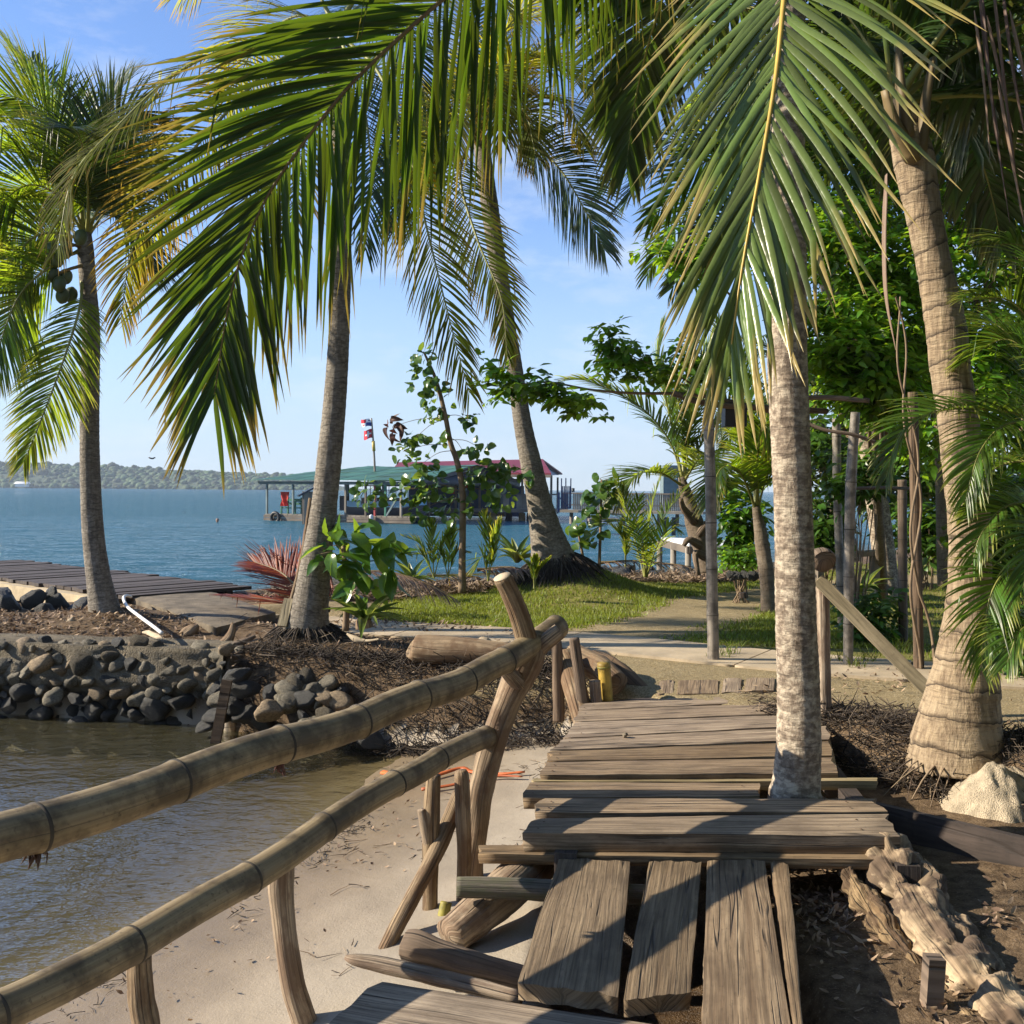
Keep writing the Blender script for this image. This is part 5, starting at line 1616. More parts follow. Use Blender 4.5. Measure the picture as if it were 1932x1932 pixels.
# roof in overlapping sheets, one object per sheet
eave, ridge = 2.12, 3.15
ns = 15
for sidek, (t0, z0) in enumerate([(-0.6, eave - 0.05), (DB + 0.6, eave)]):
    for row in range(4):
        fa, fb = row / 4, (row + 1) / 4 + 0.02
        for j in range(ns):
            s0 = -0.9 + (LB + 1.8) * j / ns; s1 = -0.9 + (LB + 1.8) * (j + 1) / ns + 0.06
            def pt(s, f, dz):
                t = t0 + (DB / 2 - t0) * min(f, 1.0)
                hip = 0.16 * max(0.0, 3.4 - s) * min(f, 1.0)
                z = z0 + (ridge - z0) * min(f, 1.0) - hip * 0.6 - 0.10 * sin(pi * min(max(s / LB, 0), 1)) * f + 0.025 * math.sin(s * 1.3 + row)
                return B(s + 0.25 * hip, t, z + dz)
            dz = 0.02 * (row + 1) + 0.012 * (j % 2) + 0.01 * rg.random()
            q = np.array([pt(s0, fa, dz), pt(s1, fa, dz), pt(s1, fb, dz), pt(s0, fb, dz)])
            V = np.vstack([q, q - [0, 0, 0.025]])
            MB().add(V[[0, 1, 2, 3, 7, 6, 5, 4, 0, 4, 5, 1, 1, 5, 6, 2, 2, 6, 7, 3, 3, 7, 4, 0]], [np.arange(24).reshape(6, 4)]).build('roof_sheet', M['roof_green'], bh, sm=False)
for t in (0.0, DB):
    bar('eave_beam', M['post_grey'], bh, B(-0.6, t, eave - 0.22), B(LB + 0.6, t, eave - 0.22), 0.16, 0.2)
for s in (LB + 0.55,):
    for ta, tb, za, zb in ((-0.6, DB / 2, eave - 0.2, ridge - 0.12), (DB + 0.6, DB / 2, eave - 0.2, ridge - 0.12)):
        bar('gable_board', M['dark_hull'], bh, B(s, ta, za), B(s, tb, zb), 0.06, 0.35)
    Vv = np.array([B(s - 0.1, 0.2, eave - 0.25), B(s - 0.1, DB - 0.2, eave - 0.25), B(s - 0.1, DB / 2, ridge - 0.2)])
    MB().add(np.vstack([Vv, Vv - e1v * 0.08]), [np.array([[0, 1, 2], [5, 4, 3]]), np.array([[0, 3, 4, 1], [1, 4, 5, 2], [2, 5, 3, 0]])]).build('gable_panel', M['dark_hull'], bh, sm=False)
posts = [(0.12, 0, 'post_grey'), (2.3, 0, 'post_grey'), (4.9, 0, 'wood_far_pale'), (5.75, 0, 'post_grey'), (6.5, 0, 'wood_far_pale'), (8.05, 0, 'wood_far'), (8.75, 0, 'post_red'), (9.55, 0, 'green_paint'), (10.7, 0, 'wood_far_pale'),
         (0.3, 5, 'wood_far'), (3.2, 5, 'post_grey'), (6.2, 5, 'post_grey'), (9.2, 6, 'wood_far'), (0.5, 13.6, 'post_grey'), (4.5, 13.6, 'wood_far'), (8, 13.6, 'post_grey'), (11, 13.6, 'post_grey'), (11.3, 6.5, 'post_grey')]
for s, t, mt in posts:
    bx('post', M[mt], bh, B(s, t, (eave - 0.3 - 0.2) / 2 - 0.05), (0.12, 0.12, eave - 0.1 + 0.35), rzB)
for s0, t0, z0, s1, t1, z1 in ((5.75, 0, 0.9, 4.95, 0, -0.2), (0.4, 5, 1.0, 1.5, 5, 1.9), (9.6, 0, -0.2, 10.3, 0, 0.8), (6.2, 4, 1.9, 7.2, 4, 0.8)):
    bar('brace', M['post_grey'], bh, B(s0, t0, z0), B(s1, t1, z1), 0.10, 0.10)
# floor of the boathouse: two side decks and a front deck, boards
for i in range(30):
    s0 = (LB + 0.2) * i / 30
    bx('deck_board', M['wood_far_pale'], bh, B(s0 + 0.18, 0.75, -0.22), (0.34, 1.7, 0.06), rzB)
for z, h in ((-0.34, 0.17), (-0.53, 0.17)):
    bar('front_board', M['wood_far'], bh, B(-0.05, -0.12, z), B(LB + 0.2, -0.12, z), 0.06, h)
for i in range(7):
    p = B(0.2 + i * LB / 6.2, 0.35, 0)
    rod('pile', M['dark_hull'], bh, np.array([[p[0], p[1], -2.5], [p[0], p[1], -0.25]]), 0.14, 8)
bar('back_deck', M['wood_far'], bh, B(0, 13.4, -0.28), B(LB, 13.4, -0.28), 1.2, 0.12)
bar('rail', M['wood_far'], bh, B(9.3, 5.8, 0.7), B(11.3, 5.8, 0.7), 0.08, 0.1)
# tyre fender ring and white fenders
ty = []
th = np.linspace(0, 2 * pi, 25)
pc = B(1.05, -0.3, -0.42)
ring = pc + np.outer(np.cos(th) * 0.32, e1v) + np.outer(np.sin(th) * 0.32, UPV)
tag(tube(MB(), ring, 0.11, 10, cap=False).build('tyre_fender', M['black'], None), 'black tyre fender at the left end of the boathouse dock', 'tyre')
for s, z, hgt, r in ((5.72, 0.02, 1.15, 0.22), (8.75, -0.25, 0.65, 0.14)):
    p = B(s, -0.38, z)
    u = np.linspace(-0.5, 0.5, 11)
    f = rod('fender', M['fender'], None, p + np.outer(u * hgt - 0.15, UPV), r * np.clip(1.25 - np.abs(u * 2) ** 6, 0.1, 1), 12)
    tag(f, 'large white boat fender hanging on the boathouse dock' if r > 0.2 else 'small white boat fender below the red boathouse post', 'fender')
# chair with red cloth
ch = thing('garden_chair', 'green wooden armchair under the boathouse roof', 'chair', B(1.4, 1.2, -0.2))
for ds, dt in ((0, 0), (1.15, 0), (0, .7), (1.15, .7)):
    bx('leg', M['green_paint'], ch, B(0.85 + ds, 0.6 + dt, 0.22), (0.10, 0.10, 0.85 if dt == 0 else 1.4), rzB)
bx('seat', M['green_paint'], ch, B(1.42, 0.95, 0.22), (1.2, 0.7, 0.07), rzB)
for z in (0.5, 0.75):
    bx('back_slat', M['green_paint'], ch, B(1.42, 1.3, z), (1.2, 0.06, 0.16), rzB)
for ds in (0, 1.15):
    bx('armrest', M['green_paint'], ch, B(0.85 + ds, 0.95, 0.66), (0.12, 0.8, 0.06), rzB)
cl = MB()
g = np.linspace(-1, 1, 14)
cx_, cz_ = np.meshgrid(g, g)
Pc = B(1.35, 0.5, 0.82)[None, None] + cx_[..., None] * 0.36 * (1 - 0.12 * (cz_[..., None] < 0)) * e1v + cz_[..., None] * 0.48 * UPV + (-0.2 + 0.10 * np.sin(cx_ * 5 + cz_ * 2) + 0.05 * fbm2(cx_, cz_, 3, 2))[..., None] * e2v
kq = np.arange(196).reshape(14, 14)
Fq = np.stack([kq[:-1, :-1], kq[:-1, 1:], kq[1:, 1:], kq[1:, :-1]], -1).reshape(-1, 4)
Vc = Pc.reshape(-1, 3)
cl.add(np.vstack([Vc, Vc + e2v * 0.02]), [Fq, Fq[:, ::-1] + 196])
tag(cl.build('red_cloth', M['red_cloth'], None), 'red cloth draped over the green armchair', 'cloth')
# wooden box house in front of the dock
kb = thing('wooden_kiosk', 'tall weathered wooden box with a slanted dark lid by the boathouse', 'box', A(578, 985, 62.5))
kc = A(578, 955, 62.5)
bx('body', M['wood_far_pale'], kb, kc + [0.05, 0.4, -0.1], (0.62, 0.6, 2.0), 0.35)
bar('lid', M['dark_hull'], kb, kc + [-0.55, 0.2, 0.62], kc + [0.45, 0.5, 1.18], 0.9, 0.10)
for dx in (-0.22, 0.28):
    bx('corner_post', M['wood_far'], kb, kc + [dx, 0.05, -0.15], (0.08, 0.08, 2.1), 0.35)

# boat inside
boat = thing('moored_boat', 'light blue and black boat moored under the green roof', 'boat', B(7, 3, WATER))
nb_, nh = 24, 7
secs = np.linspace(0, 1, nb_)
beamw = 1.15 * np.sin(np.clip(secs * 1.05 + 0.28, 0, pi / 2)) * np.where(secs > 0.8, 1 - ((secs - 0.8) / 0.2) ** 2 * 0.98, 1)
def hullpt(si, k_, side):
    z = [-0.75, -0.55, -0.15, 0.30, 0.34, 0.62, 0.72][k_]
    wv = [0.25, 0.8, 0.95, 1.0, 1.02, 1.05, 1.05][k_]
    return B(4.6 + 6.2 * secs[si], 3.0 + side * beamw[si] * wv, z + 0.22 * max(0, secs[si] - 0.55) ** 2 * 4 * (k_ > 1))


for nm, k0, k1, mt in (('lower_hull', 0, 3, 'dark_hull'), ('topside', 4, 6, 'blue_hull')):
    mb = MB()
    V = np.array([[[hullpt(i, k_, sd) for k_ in range(k0, k1 + 1)] for i in range(nb_)] for sd in (-1, 1)])
    m_ = k1 - k0 + 1
    kq = np.arange(nb_ * m_).reshape(nb_, m_)
    Fq = np.stack([kq[:-1, :-1], kq[1:, :-1], kq[1:, 1:], kq[:-1, 1:]], -1).reshape(-1, 4)
    mb.add(V[0].reshape(-1, 3), [Fq]); mb.add(V[1].reshape(-1, 3), [Fq[:, ::-1]])
    mb.add(np.vstack([V[0][0], V[1][0][::-1]]), [np.arange(2 * m_)[None]])
    if nm == 'topside':
        dk = np.vstack([V[0][:, -1], V[1][::-1, -1]]) - [0, 0, 0.12]
        mb.add(dk, [np.arange(2 * nb_)[None]])
    mb.build(nm, M[mt], boat, sm=False)
bx('canopy', M['dark_hull'], boat, B(7.4, 3.0, 1.75), (3.4, 1.7, 0.07), rzB)
for ds in (5.9, 7.4, 8.9):
    for dt in (2.25, 3.75):
        rod('canopy_post', M['fender'], boat, np.array([B(ds, dt, 0.6), B(ds, dt, 1.75)]), 0.03, 6)
bx('engine', M['black'], boat, B(4.3, 3.0, 0.55), (0.45, 0.5, 1.0), rzB)
bx('seat', M['wood_far'], boat, B(6.4, 3.0, 0.75), (0.5, 1.4, 0.4), rzB)
bx('seat', M['wood_far'], boat, B(8.2, 3.0, 0.75), (0.5, 1.4, 0.4), rzB)


def text(parent, s, p, size, mat, right, up_, name='lettering'):
    cu = bpy.data.curves.new(name, 'FONT')
    cu.body = s
    cu.size = size
    cu.extrude = 0.004
    cu.align_x = 'CENTER'
    o = bpy.data.objects.new(name, cu)
    COL.objects.link(o)
    bpy.context.view_layer.update()
    dg = bpy.context.evaluated_depsgraph_get()
    me = bpy.data.meshes.new_from_object(o.evaluated_get(dg))
    bpy.data.objects.remove(o)
    me.materials.clear()
    o2 = obj(name, me, mat, parent)
    n_ = np.cross(right, up_)
    o2.matrix_basis = Matrix(((right[0], up_[0], n_[0], p[0]), (right[1], up_[1], n_[1], p[1]), (right[2], up_[2], n_[2], p[2]), (0, 0, 0, 1)))
    return o2


text(boat, 'Cuankaladera', hullpt(9, 4, -1.04) + [0, 0, 0.07], 0.30, M['navy'], e1v, UPV)
for ds, mt in ((0.0, 'navy'), (0.2, 'red_cloth')):
    bx('emblem', M[mt], boat, hullpt(14, 4, -1.03) + e1v * ds + [0, 0, 0.16], (0.14, 0.02, 0.16), rzB)

# flag pole with the two flags
fp = thing('flag_pole', 'thin flag pole above the green roof', 'flag pole', A(708, 884, 70))
rod('pole', M['wood_far'], fp, spline(AP([(708.5, 915, 70), (706, 860, 70), (703, 815, 70), (701, 789, 70)]), 10), np.linspace(0.08, 0.045, 10), 8)
rod('wrapped_rope', M['rachis_yellow'], fp, AP([(705.6, 851, 70), (705, 842, 70), (704.3, 832, 70)]), 0.11, 8)


def flag(name, label, p0, w, h, cells, droop):
    """p0 upper hoist corner; cells(u, v) -> colour name; flies to the left"""
    f = thing(name, label, 'flag', p0)
    n = 12
    by = {}
    for i in range(n):
        for j in range(n):
            by.setdefault(cells((i + .5) / n, (j + .5) / n), []).append((i, j))
    def P(u, v):
        return p0 + np.array([-w * u, 0.10 * sin(u * 7 + v), -h * v - droop * u + 0.04 * sin(u * 6)])
    for cname, lst in by.items():
        mb = MB()
        for i, j in lst:
            q = np.array([P(i / n, j / n), P((i + 1) / n, j / n), P((i + 1) / n, (j + 1) / n), P(i / n, (j + 1) / n)])
            mb.add(q, [np.array([[0, 1, 2, 3]])])
        mb.build('cloth_' + cname, M['flag_' + cname], f, sm=False)
    return f


for nm, cc in (('white', (0.8, 0.8, 0.8)), ('red', (0.65, 0.03, 0.05)), ('blue', (0.03, 0.06, 0.25))):
    M['flag_' + nm] = m_plain('flag_' + nm, cc, 0.8, 0.05, 2)


def star(u, v, cx, cy, r):
    return math.hypot(u - cx, v - cy) < r


flag('quartered_flag', 'red white and blue quartered flag at the pole top', A(700.8, 790.5, 70), 0.72, 0.50,
     lambda u, v: ('red' if u > .5 else ('blue' if star(u, v, .25, .25, .13) else 'white')) if v < .5 else (('red' if star(u, v, .75, .75, .13) else 'white') if u > .5 else 'blue'), 0.03)
flag('cross_flag', 'red flag with a white cross below the quartered flag', A(703, 809, 70), 0.60, 0.62,
     lambda u, v: 'white' if (abs(u - .5) < .11 and abs(v - .5) < .32) or (abs(v - .5) < .11 and abs(u - .5) < .32) else 'red', 0.14)

# ------------------------------------------------------------------ red-roofed restaurant on piles
YR = 78.0
rr_ = thing('red_roof_house', 'open house on piles with a dark red roof', 'house', A(900, 960, YR))
def RP(x, y, Y=YR):
    return A(x, y, Y)


rl, rr2 = RP(752, 872, 82), RP(1024, 866, 78)
fl, frr = RP(735, 891, 75), RP(1040, 893, 71)
bl, br = RP(790, 891, 89), RP(1061, 893, 85)
for nm, q in (('roof_slope', (fl, frr, rr2, rl)), ('roof_slope', (br, bl, rl, rr2))):
    q = np.array(q)
    V = np.vstack([q, q - [0, 0, 0.12]])
    MB().add(V[[0, 1, 2, 3, 7, 6, 5, 4, 0, 4, 5, 1, 1, 5, 6, 2, 2, 6, 7, 3, 3, 7, 4, 0]], [np.arange(24).reshape(6, 4)]).build(nm, M['roof_red'], rr_, sm=False)
MB().add(np.array([frr + [-0.3, 0.3, -0.15], br + [-0.3, -0.3, -0.15], rr2 + [-0.3, 0, -0.2]]), [np.array([[0, 1, 2]])]).build('gable', M['dark_hull'], rr_, sm=False)
bar('fascia', M['wood_far'], rr_, fl + [0, 0, -0.2], frr + [0, 0, -0.2], 0.1, 0.2)
for x in (800, 860, 905, 950, 985, 1040):
    p = A(x, 930, 73.5)
    bx('post', M['wood_far'], rr_, [p[0], p[1], 1.1], (0.16, 0.16, 3.0))
for x in (830, 900, 965, 1052):
    p = A(x, 930, 85)
    bx('post', M['wood_far'], rr_, [p[0], p[1], 1.1], (0.16, 0.16, 3.0))
bar('floor', M['wood_far'], rr_, A(790, 962, 75) , A(1060, 963, 72), 4.0, 0.22)
for x in (960, 985, 1000, 1020, 1040, 930):
    p = A(x, 970, 73)
    rod('pile', M['concrete_cream' if x % 40 else 'dark_hull'], rr_, np.array([[p[0], p[1], -3], [p[0], p[1], -0.1]]), 0.25, 10)
for i, x in enumerate((955, 968, 980, 992)):
    p = A(x, 947, 72.6)
    bx('counter_panel', M['wood_far_pale' if i != 1 else 'navy'], rr_, p, (0.42, 0.08, 1.0))
bar('hand_rail', M['wood_far'], rr_, A(940, 933, 72.5), A(1050, 933, 72), 0.08, 0.1)
bar('beam', M['wood_far'], rr_, A(900, 905, 73), A(1000, 906, 72), 0.15, 0.2)
bx('red_sign', M['red_cloth'], rr_, A(878, 915, 74), (0.6, 0.06, 0.4))
bx('bar_wall', M['navy'], rr_, A(880, 945, 80), (9.0, 0.2, 2.4))
bx('red_panel', M['red_cloth'], rr_, A(853, 927, 78), (0.5, 0.06, 0.4))

# jetty with picket fence
jt = thing('jetty', 'grey jetty with a close picket fence right of the leaning palm', 'jetty', A(1180, 963, 66))
ja, jb = A(1062, 964, 67), A(1330, 968, 64)
bar('deck', M['wood_far_pale'], jt, ja, jb, 1.6, 0.16)
n_p = 78
for i in range(n_p):
    t = (i + .5) / n_p
    p = ja * (1 - t) + jb * t
    if 0.035 < t < 0.075:
        continue
    bx('picket', M['wood_far_pale' if (i * 7) % 5 else 'wood_far'], jt, p + [0, 0.55, 0.60 + 0.02 * rg.normal()], (0.088, 0.03, 1.08))
bar('top_rail', M['wood_far'], jt, ja + [0, 0.5, 1.17], jb + [0, 0.5, 1.17], 0.12, 0.08)
bar('mid_rail', M['wood_far'], jt, ja + [0, 0.6, 0.4], jb + [0, 0.6, 0.4], 0.05, 0.08)
for i in range(8):
    t = (i + .5) / 8
    p = ja * (1 - t) + jb * t
    rod('pile', M['wood_far'], jt, np.array([[p[0], p[1], -3], [p[0], p[1], p[2] - 0.05]]), 0.12, 8)
gt = thing('jetty_gate', 'dark blue gate at the left end of the picket fence', 'gate', A(1068, 960, 65.8))
gc = A(1068, 934, 65.8)
for dx in (-0.30, 0.30, -0.02):
    bx('gate_post', M['navy'], gt, gc + [dx, 0, 0.1], (0.07, 0.07, 1.95 if dx != -0.02 else 2.0))
for i in range(5):
    bx('picket', M['navy'], gt, gc + [-0.24 + 0.12 * i, 0.02, -0.15], (0.085, 0.03, 1.45))
bar('brace', M['navy'], gt, A(1055, 938, 65.6), A(1074, 959, 65.6), 0.08, 0.08)
rod('lamp', M['black'], gt, np.array([gc + [0.45, 0, 0.45], gc + [0.45, 0, 0.2]]), 0.10, 8)
bx('side_post', M['navy'], gt, A(1054, 948, 65.7), (0.14, 0.14, 1.3))
# floating platforms and short piles beyond the bank
fd = thing('floating_platform', 'low floating platform with a pale float in front of the jetty', 'platform', A(1140, 985, 52))
bar('deck', M['wood_far'], fd, A(1110, 981, 52), A(1165, 981, 52), 1.2, 0.14)
bar('deck', M['wood_far_pale'], fd, A(1140, 968, 60), A(1175, 971, 60), 1.2, 0.12)
for x in (1115, 1128):
    rod('float', M['black'], fd, np.array([A(x, 988, 51.5), A(x + 10, 988, 51.5)]), 0.14, 8)
rod('float', M['fender'], fd, np.array([A(1127, 987, 51), A(1145, 987, 51)]), 0.13, 8)
ps = thing('pile_stump', 'dark cross-braced pile stump in the water by the young palm', 'pile', A(1263, 995, 45))
for dx in (-8, 8):
    bx('leg', M['dark_hull'], ps, A(1263 + dx, 993, 45), (0.16, 0.16, 0.8))
bx('cap', M['dark_hull'], ps, A(1263, 988, 45), (0.5, 0.25, 0.14))
hut = thing('far_hut', 'small grey hut over the water behind the young palm', 'hut', A(1270, 930, 90))
bx('wall', M['post_grey'], hut, A(1270, 915, 90), (2.0, 2.0, 3.4))
bx('roof', M['wood_far'], hut, A(1268, 887, 90), (3.0, 2.6, 0.25))
bx('window', M['white'], hut, A(1272, 900, 88.9), (0.5, 0.06, 0.4))
# white-topped landing stage
lg = thing('landing_stage', 'pale landing stage behind the young coconut plants', 'dock', A(1300, 1030, 24))
la, lb, lc, ld = A(1246, 1013, 25.0), A(1380, 1020, 25.4), A(1380, 1030, 23.2), A(1300, 1026, 23.2)
for i in range(12):
    t0, t1 = i / 12 + .004, (i + 1) / 12 - .004
    q = np.array([la + (lb - la) * t0, la + (lb - la) * t1, ld + (lc - ld) * t1, ld + (lc - ld) * t0])
    V = np.vstack([q, q - [0, 0, 0.06]])
    MB().add(V[[0, 1, 2, 3, 7, 6, 5, 4, 0, 4, 5, 1, 1, 5, 6, 2, 2, 6, 7, 3, 3, 7, 4, 0]], [np.arange(24).reshape(6, 4)]).build('plank', M['white'], lg, sm=False)
bar('edge_beam', M['wood_far'], lg, la + [0, -0.05, -0.14], ld + [0, 0, -0.14], 0.08, 0.16)
bar('edge_beam', M['wood_far'], lg, ld + [0, 0, -0.14], lc + [0, 0, -0.14], 0.08, 0.16)
for p in (la, ld, lc, (la + ld) / 2, (lc + ld) / 2):
    rod('pile', M['wood_far_pale'], lg, np.array([[p[0], p[1] + .1, -2.5], [p[0], p[1] + .1, p[2] - 0.1]]), 0.07, 8)

# swimmer and bird
sw = thing('person', 'swimmer with only the dark-haired head above the water', 'person', G(410, 985, WATER))
hp = G(410, 985, WATER)
u = np.linspace(-1, 1, 12)
mb = MB()
tube(mb, np.vstack([hp + [0, 0, -0.30], hp + [0, 0, -0.12], hp + [0, 0, -0.05], hp + [0, 0, 0.0], hp + [0.0, -0.01, 0.06], hp + [0, -0.015, 0.12], hp + [0, -0.01, 0.18], hp + [0, 0, 0.235]]), np.array([.20, .17, .065, .06, .075, .085, .08, .03]), 14)
mb.build('body', m_plain('skin', (0.35, 0.20, 0.13), 0.6, 0.1, 4), sw)
mb = MB()
tube(mb, np.vstack([hp + [0.005, 0.03, 0.08], hp + [0, 0.025, 0.13], hp + [0, 0.015, 0.19], hp + [0, 0.0, 0.25]]), np.array([.085, .098, .092, .03]), 14)
mb.build('hair', M['black'], sw)
bd_ = A(286.5, 865, 80)
bird = thing('bird', 'small dark bird flying over the bay', 'bird', bd_)
tube(MB(), bd_ + np.outer(np.linspace(-.2, .2, 8), [0.8, 0.6, 0]), np.array([.01, .03, .05, .06, .06, .05, .04, .01]), 8).build('body', M['black'], bird)
for s in (-1, 1):
    q = np.array([[0.06, 0, 0], [0.34 * s * 0.6, 0.05, 0.12], [0.5 * s * 0.6, 0.0, 0.05], [-0.06, 0, 0]]) + bd_
    MB().add(np.vstack([q, q - [0, 0, 0.015]]), [np.array([[0, 1, 2, 3], [7, 6, 5, 4], [0, 4, 5, 1], [1, 5, 6, 2], [2, 6, 7, 3]])]).build('wing', M['black'], bird, sm=False)

# ------------------------------------------------------------------ leaves and bushes
def leaf_cloud(mb, pos, d, nml, L, W, rg, curl=0.25):
    pos = np.asarray(pos, float); m = len(pos)
    d = nrm(d)
    nml = nrm(nml - d * (nml * d).sum(1, keepdims=True))
    s = np.cross(d, nml)
    L = np.broadcast_to(L, (m,))[:, None]; W = np.broadcast_to(W, (m,))[:, None]
    def pt(a, b, c): return pos + d * L * a + s * W * b + nml * (W * c - L * curl * a * a)
    V = np.stack([pt(0, 0, 0), pt(.35, -.5, .12), pt(.35, .5, .12), pt(.72, -.36, .08), pt(.72, .36, .08), pt(1, 0, 0), pt(.35, 0, 0), pt(.72, 0, 0)], 1)
    f4 = np.array([[1, 3, 7, 6], [6, 7, 4, 2]]); f3 = np.array([[0, 1, 6], [0, 6, 2], [3, 5, 7], [7, 5, 4]])
    o = (np.arange(m) * 8)[:, None, None]
    col = np.zeros((m, 8, 4))
    col[..., 0] = np.array([0, .35, .35, .72, .72, 1, .35, .72])
    col[..., 1] = rg.random(m)[:, None]
    mb.add(V.reshape(-1, 3), [(f4[None] + o).reshape(-1, 4), (f3[None] + o).reshape(-1, 3)], None, col.reshape(-1, 4))


def sprays(mb, cl, rg, per=26, L=0.10, W=0.045, spread=0.22, droop=0.4, tw=5):
    """clusters cl (m,3): each a few twigs with leaves set along them"""
    P, D, N = [], [], []
    for c in cl:
        for j in range(tw):
            a = rg.random() * 2 * pi; e = rg.normal(0.1, 0.5)
            t = np.array([cos(a) * cos(e), sin(a) * cos(e), sin(e)])
            k = max(3, per // tw)
            s = np.linspace(0.15, 1, k) * spread * (0.7 + 0.6 * rg.random())
            side = np.cross(t, UPV); side = nrm(side + 1e-6)
            for i, ss in enumerate(s):
                sg = 1 if i % 2 else -1
                P.append(c + t * ss + np.array([0, 0, -droop * ss * ss * 2]))
                D.append(t * 0.55 + side * sg * 0.9 + np.array([0, 0, -droop * 0.7]) + rg.normal(0, 0.22, 3))
                N.append(np.array([-0.25, -0.1, 1.0]) + rg.normal(0, 0.35, 3))
    P = np.array(P); D = np.array(D); N = np.array(N)
    leaf_cloud(mb, P, D, N, L * (0.7 + 0.6 * rg.random(len(P))), W * (0.75 + 0.5 * rg.random(len(P))), rg)


def blob_clusters(c, r, n, rg, hollow=0.45):
    v = rg.normal(size=(n, 3)); v = nrm(v)
    rad = hollow + (1 - hollow) * rg.random((n, 1)) ** 0.6
    q = v * rad
    q *= 1 + 0.30 * fbm(q * 1.6 + rg.random(3) * 20, 2)[:, None]
    return np.asarray(c) + q * np.asarray(r)


def broad_tree(name, label, base, crowns, mat, L, W, n, seed, trunk_r=0.09, bark='bark_dark', per=26, spread=0.26, droop=0.4, tw=5):
    rg = np.random.default_rng(seed)
    t = thing(name, label, 'tree', base)
    top = np.mean([c for c, r in crowns], axis=0)
    low = np.array(base)
    mid = (low * 0.4 + top * 0.6); mid[2] = low[2] + (top[2] - low[2]) * 0.55
    tube(MB(), spline([low - [0, 0, 0.1], low * 0.7 + mid * 0.3, mid, top], 24), np.linspace(trunk_r * 1.3, trunk_r * 0.4, 24), 12, amp=0.1).build('trunk', M[bark], t)
    mb = MB(); bm2 = MB()
    for c, r in crowns:
        c = np.array(c)
        tube(bm2, spline([mid, (mid + c) / 2 + rg.normal(0, 0.1, 3), c], 10), np.linspace(trunk_r * .55, trunk_r * .15, 10), 7, cap=False)
        cl = blob_clusters(c, r, n, rg)
        for q in cl[:: max(1, n // 14)]:
            tube(bm2, spline([c, (c + q) / 2 + rg.normal(0, .05, 3), q], 6), np.linspace(trunk_r * .2, 0.004, 6), 5, cap=False)
        sprays(mb, cl, rg, per, L, W, spread, droop, tw)
    bm2.build('branches', M['vine'], t)
    kind(mb.build('crown', M[mat], t), 'stuff')
    return t


def cr(x, y, Y, rx, ry=None, rz=None):
    """crown lobe centred at pixel x, y and depth Y, radii in pixels"""
    k = Y / W_PX
    return (A(x, y, Y), (rx * k, (ry or rx) * k, (rz or rx) * k))


broad_tree('broadleaf_tree', 'bright broadleaf tree between the two right-hand palms', G(1665, 1130, 0.03), [cr(1640, 470, 10.5, 120, 120, 110), cr(1600, 640, 10.0, 95, 110, 90), cr(1690, 610, 10.5, 110, 110, 110), cr(1650, 730, 10.0, 80, 100, 55)], 'leaf', 0.115, 0.055, 95, 21, 0.07)
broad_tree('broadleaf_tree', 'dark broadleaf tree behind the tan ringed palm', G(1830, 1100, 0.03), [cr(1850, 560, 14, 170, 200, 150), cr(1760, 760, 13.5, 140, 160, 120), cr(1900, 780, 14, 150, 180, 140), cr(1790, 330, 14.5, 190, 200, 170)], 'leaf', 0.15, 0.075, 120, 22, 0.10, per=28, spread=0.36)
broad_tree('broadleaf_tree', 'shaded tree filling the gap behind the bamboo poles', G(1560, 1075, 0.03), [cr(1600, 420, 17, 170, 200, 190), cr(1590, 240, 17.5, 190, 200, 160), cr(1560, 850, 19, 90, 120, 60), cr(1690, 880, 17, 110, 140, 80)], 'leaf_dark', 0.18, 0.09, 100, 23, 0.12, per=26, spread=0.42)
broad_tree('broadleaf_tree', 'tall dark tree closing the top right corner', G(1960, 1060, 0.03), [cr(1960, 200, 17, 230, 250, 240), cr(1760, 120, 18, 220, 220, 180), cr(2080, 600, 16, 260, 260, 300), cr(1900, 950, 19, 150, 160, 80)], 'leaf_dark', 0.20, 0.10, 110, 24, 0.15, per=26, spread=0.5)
# unseen trees added behind and beside the camera to block sky light
for lab, x, y, lobes in [('broad shade tree behind the viewer on the boardwalk', 1.5, -5.5, [(0, -6, 5.5, 3.2), (3.5, -6.5, 5.0, 3.0), (1.5, -5.5, 8.0, 3.0)]),
                         ('shade tree behind the viewer on the beach side', -4.5, -7.5, [(-3.5, -7.5, 5.0, 3.0), (-6.5, -8.5, 4.5, 2.8), (-4.5, -8, 7.5, 2.8)]),
                         ('tall shade tree on the right behind the areca palm', 7.5, 1.0, [(8, 0, 4.5, 3.0), (8.5, 4, 5.5, 3.0), (8, 2, 8.0, 3.0), (7.5, -4, 5.0, 3.0)])]:
    broad_tree('added_shade_tree', lab, np.array([x, y, -0.05]), [(np.array(q[:3], float), (q[3], q[3], q[3] * .8)) for q in lobes], 'leaf_dark', 0.42, 0.22, 150, int(50 + x), 0.22, per=26, spread=0.9)
